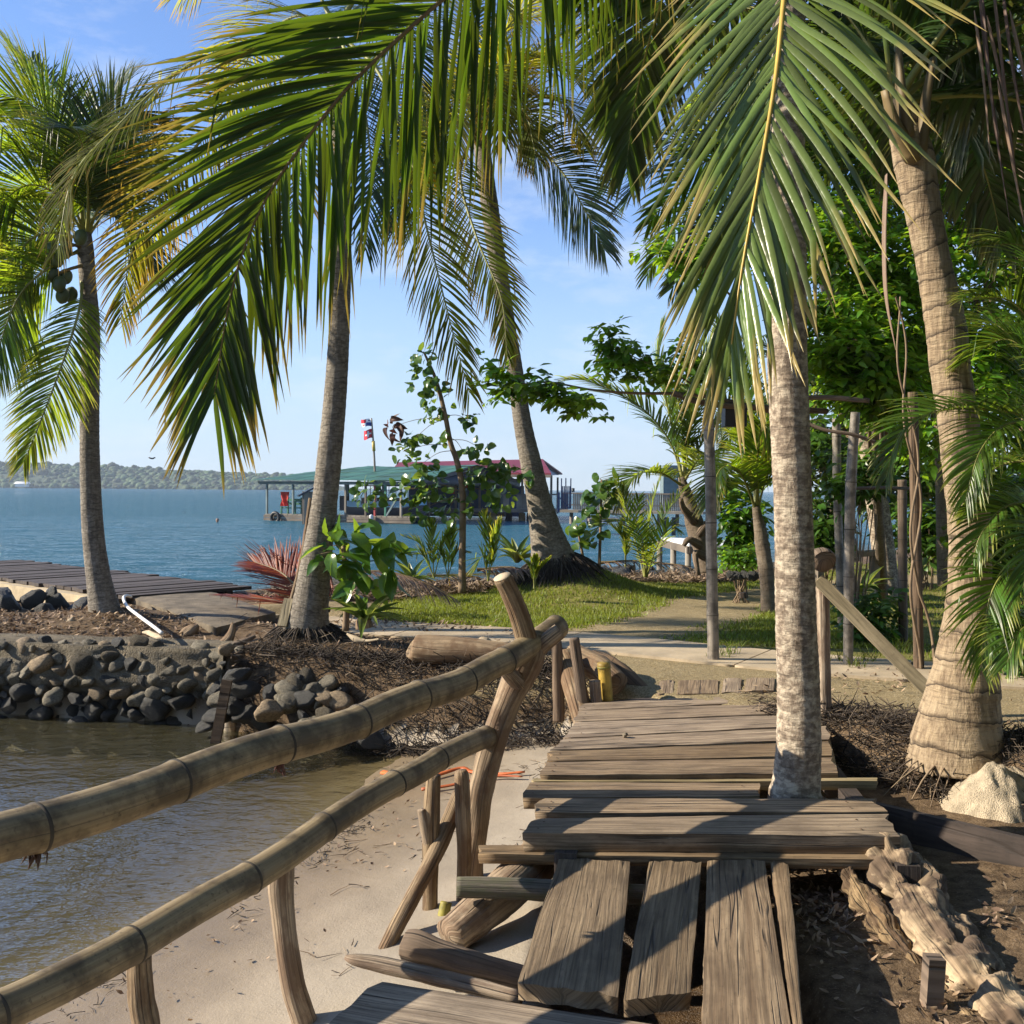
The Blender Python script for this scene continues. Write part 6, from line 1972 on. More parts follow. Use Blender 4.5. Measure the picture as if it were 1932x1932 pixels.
# leafy branch reaching left in front of the leaning palm
br = thing('leafy_branch', 'thin branch with glossy leaves reaching left across the leaning palm', 'branch', A(1470, 775, 9.6))
rgb = np.random.default_rng(31)
rod('stem', M['vine'], br, spline(AP([(1480, 785, 9.6), (1400, 762, 9.5), (1300, 744, 9.5), (1200, 742, 9.4), (1120, 736, 9.3), (1040, 722, 9.3), (975, 725, 9.3)]), 30), np.linspace(0.022, 0.005, 30), 7)
for pp in ([(1330, 748, 9.5), (1290, 715, 9.4), (1230, 690, 9.3), (1150, 650, 9.3)], [(1400, 762, 9.5), (1370, 700, 9.6), (1310, 660, 9.6)]):
    rod('twig', M['vine'], br, spline(AP(pp), 12), np.linspace(0.012, 0.004, 12), 6)
mb = MB()
cl = []
for x, y, rx, ry, n in ((965, 722, 46, 32, 17), (1040, 740, 46, 36, 17), (1095, 755, 34, 26, 10), (1145, 650, 34, 36, 13), (1185, 680, 40, 36, 13), (1240, 700, 40, 30, 9), (1290, 680, 46, 36, 13), (1350, 700, 40, 42, 12), (1265, 470, 60, 24, 13), (1310, 500, 40, 36, 12)):
    for i in range(n):
        cl.append(A(x + rx * rgb.normal() * .55, y + ry * rgb.normal() * .55, 9.35 + 0.12 * rgb.normal()))
sprays(mb, np.array(cl), rgb, 16, 0.105, 0.055, 0.12, 0.35, 4)
kind(mb.build('leaves', M['leaf'], br), 'stuff')
rod('twig', M['vine'], br, spline(AP([(1420, 640, 9.7), (1380, 560, 9.6), (1310, 500, 9.5), (1240, 460, 9.4)]), 12), np.linspace(0.014, 0.004, 12), 6)

# ------------------------------------------------------------------ more palms on the right
def bg_palm(label, ctrl, Y, crown_pt, fr, mat, L, w, bark='bark_grey', n=60, ring=9, droop=0.8):
    t = thing('coconut_palm', label, 'palm tree', A(ctrl[0][0], ctrl[0][1], Y))
    trunk(t, ctrl, Y, M[bark], 60, 16, ring)
    C = A(crown_pt[0], crown_pt[1], Y)
    for az, el, ln, dr in fr:
        frond(t, arc_frond(C, radians(az), radians(el), ln, dr), mat, L, w, n=n, droop=droop)
    return t


std = [(i * 360 / 13 + 11 * (i % 3), (70, 40, 15)[i % 3], 3.2 + 0.3 * (i % 2), (1.7, 1.7, 1.3)[i % 3]) for i in range(13)]
pb = bg_palm('ringed palm leaning left behind the bamboo poles', [(1676, 1132, 50), (1672, 1090, 44), (1660, 985, 41), (1645, 880, 40), (1628, 790, 37), (1605, 680, 34), (1570, 560, 32), (1530, 440, 30), (1500, 350, 28)], 14.8, (1495, 330), std, 'frond_dark', 0.85, 0.042, 'bark_pale')
crown(pb, None, [dict(p=[(1495, 330, 14.8), (1410, 280, 14.3), (1310, 320, 14), (1225, 420, 13.9)], U0=(-0.2, .8, .5), mat='frond'), dict(p=[(1495, 340, 14.8), (1420, 360, 14.2), (1340, 440, 13.8), (1270, 540, 13.7)], U0=(-.2, .8, .5)), dict(p=[(1500, 330, 14.8), (1430, 210, 14.5), (1340, 180, 14.3), (1240, 260, 14.2)], mat='frond')], 'frond_dark', 0.8, 0.042, 14.8, n=60)
bg_palm('dark palm crown hanging over the top right corner', [(2010, 1150, 40), (1990, 800, 36), (1950, 400, 32), (1900, 120, 28)], 9.5, (1895, 100), [(a + 8, e, l, d) for a, e, l, d in std], 'frond_dark', 0.85, 0.045, 'bark_dark', 60)
bg_palm('dark palm seen between the broadleaf tree and the tan palm', [(1790, 1105, 40), (1780, 800, 34), (1765, 450, 30), (1740, 200, 26)], 13.0, (1738, 190), std, 'frond_dark', 0.9, 0.045, 'bark_dark', 60)
bg_palm('distant thick palm trunk showing through the poles', [(1600, 1060, 46), (1585, 980, 36), (1562, 890, 33), (1545, 830, 38), (1536, 790, 30)], 20, (1530, 770), [(a, e, 2.6, d) for a, e, l, d in std], 'frond_dark', 0.8, 0.045, 'bark_pale', 50)

# areca clump at the right edge, nearer than the tan palm
ar = thing('areca_palm', 'bright feathery areca palm spilling in from the right edge', 'palm', A(2010, 1290, 5.6))
for i, (x0, x1) in enumerate([(2010, 1985), (2040, 2030), (1985, 1950), (2060, 2080)]):
    rod('cane', M['bamboo_green'], ar, spline(AP([(x0, 1420, 5.6 + .1 * i), ((x0 + x1) / 2, 1150, 5.6 + .1 * i), (x1, 900, 5.6 + .1 * i)]), 12), 0.03, 8)
for d in [
    dict(p=[(1990, 820, 5.7), (1932, 784, 5.6), (1860, 772, 5.5), (1790, 772, 5.42), (1725, 795, 5.38), (1690, 838, 5.36), (1672, 900, 5.36)], L=0.33, U0=(-.1, -.25, .95), n=58),
    dict(p=[(2000, 900, 5.6), (1960, 810, 5.4), (1900, 800, 5.25), (1850, 850, 5.15), (1822, 940, 5.1)], L=0.36, n=52, U0=(-.1, -.5, .85)),
    dict(p=[(2000, 1000, 5.6), (1950, 950, 5.4), (1890, 960, 5.25), (1850, 1010, 5.2), (1835, 1060, 5.2)], L=0.32, n=48, U0=(-.1, -.4, .9)),
    dict(p=[(2010, 1150, 5.5), (1960, 1085, 5.3), (1905, 1075, 5.2), (1870, 1120, 5.12), (1856, 1200, 5.1), (1852, 1260, 5.1)], L=0.36, n=56, U0=(-.1, -.6, .8)),
    dict(p=[(1990, 760, 5.7), (1960, 640, 5.6), (1910, 570, 5.5), (1840, 560, 5.4)], L=0.40, n=52),
    dict(p=[(2000, 800, 5.7), (1970, 700, 5.8), (1900, 640, 5.9), (1820, 680, 6.0)], L=0.40, n=52),
    dict(p=[(2030, 700, 5.6), (2000, 560, 5.5), (1940, 470, 5.4), (1870, 460, 5.3)], L=0.40, n=52),
    dict(p=[(2010, 1050, 5.4), (1985, 1000, 5.0), (1950, 1020, 4.7), (1930, 1110, 4.6)], L=0.34, n=48),
    dict(p=[(2000, 1230, 5.3), (1965, 1180, 5.1), (1925, 1190, 5.0), (1900, 1250, 4.95)], L=0.30, n=46),
    dict(p=[(1990, 860, 5.7), (1940, 700, 6.1), (1890, 620, 6.4), (1830, 600, 6.6)], L=0.40, n=50),
    dict(p=[(1990, 900, 5.7), (1930, 870, 5.8), (1870, 890, 5.9), (1830, 960, 5.95)], L=0.34, n=50),
]:
    k = dict(d); P = AP(k.pop('p')); Lf = k.pop('L')
    k['n'] = int(k['n'] * 1.35)
    frond(ar, P, 'frond_areca', Lf, 0.0135, r0=0.010, ang=(66, 24), droop=0.9, lift=0.45, base=0.12, seg=6, **k)

# young coconut plants
def young(label, foot, Y, specs, L, w, mat='frond_young', n=34, r0=0.012, name='young_coconut', **k):
    t = thing(name, label, "palm", A(foot[0], foot[1], Y))
    for s in specs:
        frond(t, AP(s, Y), mat, L, w, r0=r0, n=n, rmat='rachis', **k)
    return t


young('bright young coconut plant in front of the picket fence', (1218, 1088), 15.5, [
    [(1217, 1088, 15.5), (1208, 1020, 15.4), (1185, 985, 15.2), (1140, 988, 15.0), (1118, 1010, 15)],
    [(1219, 1088, 15.5), (1222, 1010, 15.5), (1232, 950, 15.5), (1245, 905, 15.5)],
    [(1220, 1088, 15.5), (1235, 1010, 15.5), (1262, 960, 15.6), (1300, 915, 15.7)],
    [(1216, 1088, 15.5), (1196, 1010, 15.7), (1180, 950, 15.8), (1165, 905, 15.9)],
    [(1220, 1088, 15.5), (1240, 1030, 15.2), (1262, 990, 15.0), (1278, 1000, 14.9)],
    [(1218, 1088, 15.5), (1212, 1020, 15.1), (1200, 980, 14.8), (1205, 940, 14.6)]], 0.36, 0.026, lift=.3, droop=.5)
y2 = thing('young_coconut', 'taller young coconut palm with a booted brown stem left of the bamboo pole', 'palm', A(1334, 1072, 17))
log(y2, [(1336, 1078, 40, 17), (1330, 1050, 36, 17), (1318, 1010, 38, 17), (1305, 965, 30, 17), (1292, 925, 22, 17), (1285, 900, 12, 17)], M['bark_dark'], 14, 30, 0.25, 5, 'trunk')
for i, pp in enumerate(([(1318, 1010, 16.9), (1336, 985, 16.8), (1350, 978, 16.8)], [(1322, 1030, 16.9), (1300, 1018, 16.8), (1290, 1030, 16.8)], [(1312, 985, 16.9), (1290, 960, 16.8), (1284, 940, 16.8)], [(1330, 1050, 16.9), (1312, 1045, 16.8), (1318, 1085, 16.7)])):
    log(y2, [(x, y, 18 - 5 * j, Y) for j, (x, y, Y) in enumerate(pp)], M['drift_dark'], 8, 8, 0.15, 6, 'leaf_base')
for s in ([(1290, 910, 17), (1262, 830, 17), (1205, 765, 16.8), (1120, 722, 16.6), (1075, 715, 16.5)], [(1288, 905, 17), (1262, 780, 17), (1240, 690, 17), (1245, 620, 17)],
          [(1290, 905, 17), (1305, 780, 17), (1325, 690, 17), (1350, 620, 17)], [(1292, 900, 17), (1335, 820, 17), (1385, 790, 17), (1440, 840, 17)],
          [(1286, 915, 17), (1240, 890, 16.6), (1195, 900, 16.3), (1165, 945, 16.2)], [(1290, 905, 17), (1280, 760, 17.5), (1230, 700, 17.8), (1180, 690, 18)],
          [(1292, 905, 17), (1325, 860, 16.5), (1350, 870, 16.1), (1365, 930, 15.9)], [(1290, 905, 17), (1318, 740, 17.3), (1375, 690, 17.6), (1420, 720, 17.8)]):
    frond(y2, AP(s), 'frond_young', 0.75, 0.036, n=84, r0=0.02, droop=.5, lift=.2)
y3 = thing('young_coconut', 'shaded young coconut palm just left of the pale blotched trunk', 'palm', A(1449, 1155, 12.9))
log(y3, [(1452, 1165, 32, 12.9), (1448, 1110, 28, 12.9), (1442, 1050, 27, 12.9), (1434, 1000, 24, 12.9), (1426, 955, 14, 12.9)], M['bark_dark'], 14, 30, 0.22, 5, 'trunk')
for s in ([(1428, 960, 12.9), (1422, 860, 12.9), (1402, 730, 12.8), (1352, 610, 12.7)], [(1428, 955, 12.9), (1442, 830, 12.9), (1468, 740, 12.9), (1500, 690, 12.9)],
          [(1426, 960, 12.9), (1395, 890, 12.6), (1360, 885, 12.3), (1335, 950, 12.1)], [(1430, 955, 12.9), (1455, 880, 12.7), (1485, 890, 12.6), (1510, 960, 12.5)],
          [(1427, 960, 12.9), (1410, 840, 13.2), (1370, 760, 13.5), (1320, 740, 13.7)], [(1428, 955, 12.9), (1430, 850, 12.4), (1440, 800, 12.0), (1460, 840, 11.8)]):
    frond(y3, AP(s), 'frond', 0.6, 0.030, n=76, r0=0.016, droop=.5, lift=.2)
for i, (lab, b, Y, tops, L) in enumerate([
    ('coconut sprout with a fan leaf left of the round-leaved tree', (819, 1090), 14.6, [[(814, 1010), (812, 985)], [(795, 1030), (765, 1012)], [(838, 1020), (862, 1000)], [(800, 1050), (780, 1045)]], .26),
    ('thin coconut sprout touching the round-leaved tree stem', (845, 1088), 14.6, [[(850, 1020), (853, 985)], [(862, 1040), (880, 1040)], [(832, 1040), (815, 1040)]], .24),
    ('coconut sprout with one tall feather leaf right of the round-leaved tree', (921, 1096), 14.4, [[(924, 1040), (916, 972)], [(912, 1050), (892, 1075)], [(930, 1050), (942, 985)]], .30),
    ('small coconut sprout near the lawn edge behind the forked post', (1008, 1110), 13.6, [[(1004, 1075), (985, 1052)], [(1014, 1080), (1036, 1052)], [(1008, 1080), (1010, 1050)]], .16),
    ('coconut sprout at the foot of the saplings by the shore', (1180, 1070), 16.5, [[(1176, 1020), (1150, 985)], [(1184, 1020), (1196, 990)], [(1180, 1030), (1170, 990)]], .26),
]):
    young(lab, b, Y, [[(b[0], b[1], Y)] + [(x, y, Y - .1 * j) for j, (x, y) in enumerate(tp)] for tp in tops], L, 0.03, n=20, r0=0.009, name='coconut_sprout', ang=(40, 15), droop=.3, lift=.2, base=.25, fold=.5)

# ------------------------------------------------------------------ plants with single leaves
def leaf_mesh(name, mat, L=1.0, W=0.5, shape='oval', bend=0.35, fold=0.12, n=9):
    t = np.linspace(0, 1, n)
    if shape == 'round':
        w = np.interp(t, [0, .08, .25, .5, .75, .92, 1], [.25, .7, 1, .96, .7, .28, .02])
    elif shape == 'strap':
        w = np.interp(t, [0, .15, .5, .8, 1], [.6, .85, 1, .6, .02])
    else:
        w = np.interp(t, [0, .1, .35, .65, .88, 1], [.08, .45, .98, .85, .35, .02])
    V = []; uv = []
    for i, s in enumerate(t):
        z = -bend * s * s * L
        x = L * (s - 0.18 * bend * s * s)
        for b in (-1, -.5, 0, .5, 1):
            V.append([x, b * w[i] * W / 2, z + fold * W * abs(b) * w[i] + 0.02 * W * sin(s * 22) * abs(b)])
            uv.append([b / 2 + .5, s])
    k = np.arange(n * 5).reshape(n, 5)
    Fq = np.stack([k[:-1, :-1], k[1:, :-1], k[1:, 1:], k[:-1, 1:]], -1).reshape(-1, 4)
    me = mesh_from(name, np.array(V), [Fq], np.array(uv))
    me.materials.append(mat)
    return me


LM_round = [leaf_mesh('leaf', M['leaf_obj'], 1, .95, 'round', b, f) for b, f in ((.15, .1), (.35, .15), (.5, .05))]
LM_dead = [leaf_mesh('leaf', M['leaf_dead'], 1, .6, 'round', .8, .5)]
LM_big = [leaf_mesh('leaf', M['leaf_big'], 1, .52, 'oval', b, f) for b, f in ((.3, .12), (.6, .1), (.15, .2))]
LM_strap = [leaf_mesh('leaf', M['leaf_strap'], 1, .2, 'strap', b, .5) for b in (.2, .45, .7)]


def put_leaf(parent, me, p, d, n_, s):
    d = nrm(d); n_ = np.asarray(n_, float)
    n_ = nrm(n_ - d * np.dot(n_, d)); y = np.cross(n_, d)
    o = obj('leaf', me, None, parent)
    o.matrix_basis = Matrix(((d[0] * s, y[0] * s, n_[0] * s, p[0]), (d[1] * s, y[1] * s, n_[1] * s, p[1]), (d[2] * s, y[2] * s, n_[2] * s, p[2]), (0, 0, 0, 1)))
    return o


def cluster_leaves(parent, stem_pt, x, y, Y, rx, ry, n, size, meshes, rg, twig=True, tr=0.006):
    c = A(x, y, Y)
    if twig and stem_pt is not None:
        rod('twig', M['vine'], parent, spline([stem_pt, (stem_pt + c) / 2 + [0, 0, 0.05], c], 8), np.linspace(tr, 0.003, 8), 6)
    k = Y / W_PX
    for i in range(n):
        a = rg.random() * 2 * pi; r = math.sqrt(rg.random())
        off = np.array([cos(a) * r * rx * k, rg.normal(0, 0.10), sin(a) * r * ry * k])
        d = nrm(off + rg.normal(0, .05, 3) + [0, -.05, -0.05]) * .8 + rg.normal(0, .35, 3)
        nn = np.array([-.45, -.45, .75]) + rg.normal(0, .4, 3)
        put_leaf(parent, meshes[rg.integers(len(meshes))], c + off * .85, d, nn, size * (.7 + .5 * rg.random()))


rt = thing('round_leaved_tree', 'slender young tree with round glossy leaves before the boathouse', 'tree', A(872, 1110, 14.5))
log(rt, [(872, 1118, 16, 14.5), (872, 1060, 14, 14.5), (873, 990, 13, 14.5), (872, 920, 12, 14.5), (862, 870, 11, 14.5), (850, 835, 10, 14.5), (838, 775, 9, 14.5), (822, 715, 7, 14.5), (800, 665, 4, 14.5)], M['vine'], 10, 50, 0.1, 5, 'trunk')
rgl = np.random.default_rng(77)
for sx, sy, x, y, rx, ry, n in [(800, 668, 797, 672, 18, 28, 14), (812, 700, 800, 712, 28, 34, 22), (825, 730, 826, 755, 28, 38, 24), (835, 770, 808, 785, 16, 12, 6),
                                (840, 785, 887, 795, 16, 14, 8), (850, 830, 905, 845, 20, 12, 8), (848, 826, 874, 852, 10, 8, 4), (842, 790, 785, 825, 22, 14, 12), (850, 835, 830, 833, 14, 14, 6),
                                (852, 840, 760, 852, 22, 18, 14), (855, 850, 800, 872, 26, 16, 14), (872, 925, 698, 930, 28, 25, 24), (872, 920, 770, 925, 28, 26, 22), (872, 930, 815, 915, 30, 28, 26),
                                (872, 925, 850, 955, 26, 28, 16), (872, 940, 790, 965, 30, 20, 16), (868, 890, 885, 905, 18, 22, 10), (870, 900, 930, 905, 28, 36, 26), (870, 900, 905, 885, 22, 18, 12),
                                (868, 890, 950, 880, 22, 14, 10), (866, 880, 990, 895, 18, 20, 12), (872, 930, 892, 960, 18, 20, 8), (872, 920, 945, 940, 24, 18, 12)]:
    cluster_leaves(rt, A(sx, sy, 14.5), x, y, 14.5 + .12 * rgl.normal(), rx * 1.1, ry * 1.1, int(n * 1.6), 0.125, LM_round, rgl)
cluster_leaves(rt, A(842, 790, 14.5), 740, 805, 14.4, 20, 16, 12, 0.15, LM_dead, rgl)
for lab, b, Y, cls in [('sapling with stacked heart leaves in front of the picket fence', (1130, 1085), 16, [(1132, 905, 22, 16, 12), (1125, 935, 24, 16, 14), (1150, 925, 20, 12, 8), (1120, 965, 20, 16, 12), (1140, 955, 16, 16, 8), (1125, 1000, 14, 12, 6), (1118, 1025, 8, 8, 3), (1165, 905, 8, 6, 2)]),
                       ('low forked sapling right of the leaning palm', (1104, 1075), 16, [(1085, 990, 18, 12, 8), (1095, 1015, 18, 14, 8), (1075, 1030, 10, 10, 4)])]:
    t = thing('sapling', lab, 'sapling', A(b[0], b[1], Y))
    tx, ty_ = cls[0][0], cls[0][1]
    log(t, [(b[0], b[1], 7, Y), ((b[0] * 1 + tx) / 2 + 2, (b[1] + ty_) / 2, 5, Y), (tx + 3, ty_, 3, Y)], M['vine'], 8, 16, 0.1, 5, 'stem')
    for x, y, rx, ry, n in cls:
        f = (y - ty_) / (b[1] - ty_)
        cluster_leaves(t, A(tx + (b[0] - tx) * f + 2, y + 8, Y), x, y, Y, rx, ry, n, 0.17, LM_round, rgl, tr=.004)
sh = thing('leafy_shrub', 'shrub with big glossy leaves beside the tall palm foot', 'shrub', A(652, 1185, 9.9))
log(sh, [(652, 1190, 14, 9.9), (654, 1130, 11, 9.9), (652, 1080, 10, 9.9), (648, 1030, 8, 9.9)], M['vine'], 9, 20, 0.1, 5, 'stem')
for sx, sy, x, y, rx, ry, n, sz in [(650, 1050, 628, 1030, 24, 24, 9, .24), (648, 1030, 655, 1010, 30, 20, 10, .27), (652, 1070, 665, 1050, 34, 30, 12, .30), (652, 1080, 720, 1030, 28, 20, 9, .27), (652, 1085, 735, 1055, 18, 28, 9, .30), (652, 1100, 690, 1085, 26, 20, 9, .25), (653, 1110, 680, 1110, 24, 28, 9, .25), (650, 1060, 605, 1045, 12, 16, 5, .18)]:
    cluster_leaves(sh, A(sx, sy, 9.9), x, y, 9.85, rx, ry, n, sz, LM_big, rgl, tr=.008)
ag = thing('strap_leaf_plant', 'rosette of pale green strap leaves at the shrub foot', 'plant', A(688, 1172, 9.75))
for i in range(17):
    a = i * 2.4
    put_leaf(ag, LM_strap[i % 3], A(688, 1172, 9.75) + np.array([cos(a) * .03, sin(a) * .03, 0]), np.array([cos(a), sin(a), .5 + 1.1 * rgl.random()]), (-cos(a), -sin(a), .6), .34 + .18 * rgl.random())
log(ag, [(688, 1185, 34, 9.75), (686, 1172, 30, 9.75), (685, 1162, 18, 9.75)], M['drift'], 10, 8, .1, 5, 'stem')
for lab, b, Y, n, s in [('dark strap-leaf plant among the dry fronds', (776, 1098), 13.8, 12, .38), ('spiky green plant left of the leaning palm foot', (975, 1062), 15.6, 16, .50), ('spiky plant by the shaded lawn behind the bamboo', (1625, 1120), 13, 12, .4)]:
    t = thing('strap_leaf_plant', lab, 'plant', A(b[0], b[1], Y))
    for i in range(n):
        a = i * 2.4
        put_leaf(t, LM_strap[i % 3], A(b[0], b[1], Y) + np.array([cos(a) * .03, sin(a) * .03, 0]), np.array([cos(a) * .7, sin(a) * .7, .5 + 1.2 * rgl.random()]), (-cos(a), -sin(a), .6), s * (.7 + .5 * rgl.random()))
# undergrowth bushes
def bush(label, x, y, Y, rx, ry, n, mat, L, W, seed, sp=.2):
    rg = np.random.default_rng(seed)
    t = thing('bush', label, 'bush', A(x, y + ry, Y))
    c, r = cr(x, y, Y, rx, rx * .8, ry)
    cl = blob_clusters(c, r, n, rg, .2)
    mb = MB(); sm = MB()
    sprays(mb, cl, rg, 20, L, W, sp, .35, 4)
    b0 = np.array([c[0], c[1], ground_h(c[0], c[1])])
    for q in cl[::3]:
        tube(sm, spline([b0 + rg.normal(0, .05, 3) * [1, 1, 0], (b0 + q) / 2 + rg.normal(0, .04, 3), q], 6), np.linspace(.010, .003, 6), 5, cap=False)
    sm.build('stems', M['vine'], t)
    kind(mb.build('foliage', M[mat], t), 'stuff')


bush('bright bush behind the tall bamboo pole', 1400, 985, 15, 42, 62, 46, 'leaf', .15, .07, 41)
bush('low bush at the planter left of the shaded young palm', 1398, 1055, 14, 34, 20, 30, 'leaf', .09, .05, 42)
bush('dark leafy bush between the pale trunk and the poles', 1556, 1000, 14, 42, 60, 40, 'leaf_dark', .16, .08, 43)
bush('shaded herb clump under the slanting board', 1640, 1170, 10.5, 46, 52, 30, 'leaf_dark', .11, .05, 44)
bush('dark bush right behind the tan palm', 1885, 1000, 9.5, 60, 110, 60, 'leaf_dark', .14, .07, 45, .25)
bush('dark bush behind the thin poles', 1745, 1000, 16, 70, 50, 50, 'leaf_dark', .17, .08, 46, .3)
bush('bushy weeds at the far right lawn', 1920, 1200, 8.6, 50, 60, 40, 'leaf_dark', .10, .05, 47)
bush('hanging foliage over the bamboo frame', 1620, 905, 11, 60, 40, 44, 'leaf_dark', .11, .055, 48)

# ------------------------------------------------------------------ bamboo frame
def pole(label, ctrl, Y, mat='bamboo_grey', every=0.42):
    t = thing('bamboo_pole', label, 'bamboo pole', A(ctrl[-1][0], ctrl[-1][1], Y), 'bamboo poles of the yard frame')
    P = np.array([A(c[0], c[1], Y) for c in ctrl]); r = np.array([c[2] * Y / W_PX / 2 for c in ctrl])
    Q = resample(spline(np.c_[P, r], 60), 60)
    L = np.linalg.norm(Q[-1, :3] - Q[0, :3])
    D = np.linspace(0, L, 60)
    nd = np.arange(0.2, L, every)
    rad = Q[:, 3] * (1 + 0.07 * sum(np.exp(-((D - q) / .03) ** 2) for q in nd))
    tube(MB(), Q[:, :3], rad, 14, amp=.02).build('cane', M[mat], t)
    for q in nd:
        i = min(58, int(q / L * 59))
        a, b = Q[i, :3], Q[i + 1, :3]
        p = a + (b - a) * (q / L * 59 - i); tt = nrm(b - a)
        rod('joint_ring', M['node_dark'], t, np.array([p - tt * .006, p, p + tt * .006]), Q[i, 3] * np.array([1.03, 1.10, 1.03]), 14, cap=False)
    return t


pole('straight bamboo pole standing free at the path edge', [(1336, 770, 19), (1340, 900, 20), (1343, 1080, 21), (1346, 1250, 22)], 9.3)
pole('bent bamboo pole right of the slanting board top', [(1614, 778, 17), (1606, 900, 20), (1602, 1050, 19), (1600, 1270, 18)], 9.1)
pole('rear bamboo pole behind the bent one', [(1578, 790, 16), (1580, 930, 16), (1586, 1110, 15), (1588, 1180, 15)], 11.5)
pole('thin dark bamboo pole left of the vine-wrapped pole', [(1702, 905, 17), (1703, 1060, 17), (1704, 1225, 17)], 10.6, 'drift_dark')
pole('vine-wrapped bamboo pole next to the tan palm', [(1722, 740, 18), (1728, 1000, 19), (1734, 1275, 19)], 8.9, 'drift_dark')
vn = MB()
for ph in (0, 2.1):
    t = np.linspace(0, 1, 70)
    y = 560 + 700 * t
    x = 1690 + 38 * np.minimum(1, t * 2) + 10 * np.sin(t * 14 + ph) + (t > .8) * 40 * (t - .8) * 5 * (ph > 1)
    tube(vn, np.array([A(a, b, 8.75 + .1 * sin(c * 14 + ph)) for a, b, c in zip(x, y, t)]), np.linspace(.008, .013, 70), 6, cap=False)
tag(vn.build('dry_vine', M['vine'], None), 'twisted dry vine hanging down the dark pole', 'vine')
for nm, lab, pts, w in [('frame_beam', 'rough beam resting on the free bamboo pole', [(1270, 742, 9.2), (1340, 762, 9.3), (1480, 772, 9.6), (1560, 776, 9.8)], .028),
                        ('frame_beam', 'beam spanning the bent and rear poles', [(1500, 752, 9.6), (1560, 750, 9.6), (1640, 756, 9.4)], .024),
                        ('frame_branch', 'curved bare branch crossing the bamboo poles', [(1520, 798, 9.0), (1560, 812, 8.95), (1610, 820, 8.9), (1655, 836, 8.9)], .016),
                        ('frame_stick', 'thin horizontal stick tied between the poles', [(1606, 922, 9.1), (1660, 920, 9.6), (1720, 922, 10.4)], .016)]:
    tag(rod(nm, M['drift_dark'], None, spline(AP(pts), 20), w, 8, amp=.12), lab, 'beam')
spk = bx('speaker_box', M['black'], None, A(1385, 786, 9.5), (.20, .18, .19))
tag(spk, 'black box hanging below the rough beam', 'box')
pl = thing('stone_planter', 'low stone planter edging by the shaded young palm', 'planter', A(1405, 1090, 13.6))
for i in range(12):
    stone(pl, A(1378 + 7 * i, 1085 + 4 * (i % 2), 13.6), (.07, .06, .06), rgl.normal(0, .5, 3), SMR[i % 6], M['stone_dark'])
wb2 = thing('low_bench', 'low grey bench in the shade behind the bamboo poles', 'bench', A(1600, 1085, 13.8))
bar('seat', M['wood_far_pale'], wb2, A(1535, 1052, 13.8), A(1660, 1042, 13.8), .3, .06)
for x in (1545, 1600, 1650):
    bx('leg', M['wood_far'], wb2, A(x, 1072, 13.8), (.08, .2, .36))
stump = log(None, [(2194 * .6389, 1118, 16, 11.6), (1403, 1128, 18, 11.6)], M['drift_dark'], 10, 5, .1, 5, 'small_stump')
tag(stump, 'small cut stump on the lawn right of the bamboo pole', 'stump')

# ------------------------------------------------------------------ dead fronds, litter, roots, grass
def dead_frond(label, pts, mat, L, w, **k):
    P = AP(pts)
    t = thing('dead_frond', label, 'dead frond', P[0])
    frond(t, P, mat, L, w, rmat='rachis_brown', **k)
    return t


dead_frond('rust-red dead frond bristling up at the shore behind the tall palm', [(640, 1130, 11.3), (590, 1110, 11.5), (545, 1095, 11.8), (500, 1085, 12.2)], 'frond_red', .85, .026, n=70, lift=.8, droop=-.1, ang=(50, 20), r0=.02, base=.05)
dead_frond('rust-red dead frond lying flat on the concrete slab', [(620, 1150, 10.9), (560, 1140, 11.2), (480, 1128, 11.6), (420, 1122, 11.9)], 'frond_red', .55, .024, n=60, lift=.1, droop=.1, ang=(25, 8), r0=.02, base=.05)
dead_frond('rust-red dead frond leaning against the tall palm foot', [(600, 1165, 10.8), (570, 1120, 11.0), (530, 1080, 11.3), (480, 1060, 11.6)], 'frond_red', .6, .024, n=60, lift=.3, droop=.2, ang=(60, 20), r0=.02, base=.05, U0=(0, -.6, .8))
dead_frond('purple-brown dead frond drooping onto the lawn edge', [(640, 1085, 12.4), (720, 1078, 12.4), (790, 1095, 12.3), (850, 1125, 12.2)], 'frond_dry', .55, .022, n=50, lift=-.1, droop=1.2, ang=(60, 25), r0=.02, base=.05)
dead_frond('dry brown frond heaped at the round-leaved tree foot', [(900, 1075, 14.8), (960, 1070, 14.8), (1010, 1078, 14.6), (850, 1095, 14.4)][:3], 'frond_dry', .40, .026, n=36, lift=-.2, droop=1.0, r0=.02, base=.05)
dead_frond('greenish dead frond lying below the bright young coconut', [(1130, 1062, 16.3), (1190, 1058, 16.2), (1250, 1062, 16.0), (1300, 1068, 15.8)], 'frond_dry', .45, .026, n=40, lift=-.1, droop=.8, r0=.02, base=.05)
dead_frond('dry frond lying behind the small coconut sprouts', [(760, 1092, 14.6), (820, 1086, 14.8), (880, 1084, 15), (940, 1080, 15.2)], 'frond_olive', .40, .026, n=40, lift=.0, droop=.4, r0=.02, base=.05, age=.4)
# orange dead frond in the inlet
of = thing('orange_frond_stem', 'orange dead frond stem lying on the wet sand under the rails', 'dead frond', G(860, 1470, -.5))
for pts, w in (([(722, 1432), (800, 1452), (868, 1442), (890, 1452), (940, 1466), (990, 1470)], .028), ([(795, 1476), (850, 1474), (930, 1470), (985, 1478)], .022)):
    P = np.array([G(x, y, -.50) for x, y in pts]); P[:, 2] = ground_h(P[:, 0], P[:, 1]) + .03
    rod('stem', M.setdefault('orange', m_plain('orange_stem', (.42, .10, .025), .5, .3, 5)), of, spline(P, 24), np.linspace(w, w * .5, 24), 8, flat=.5)


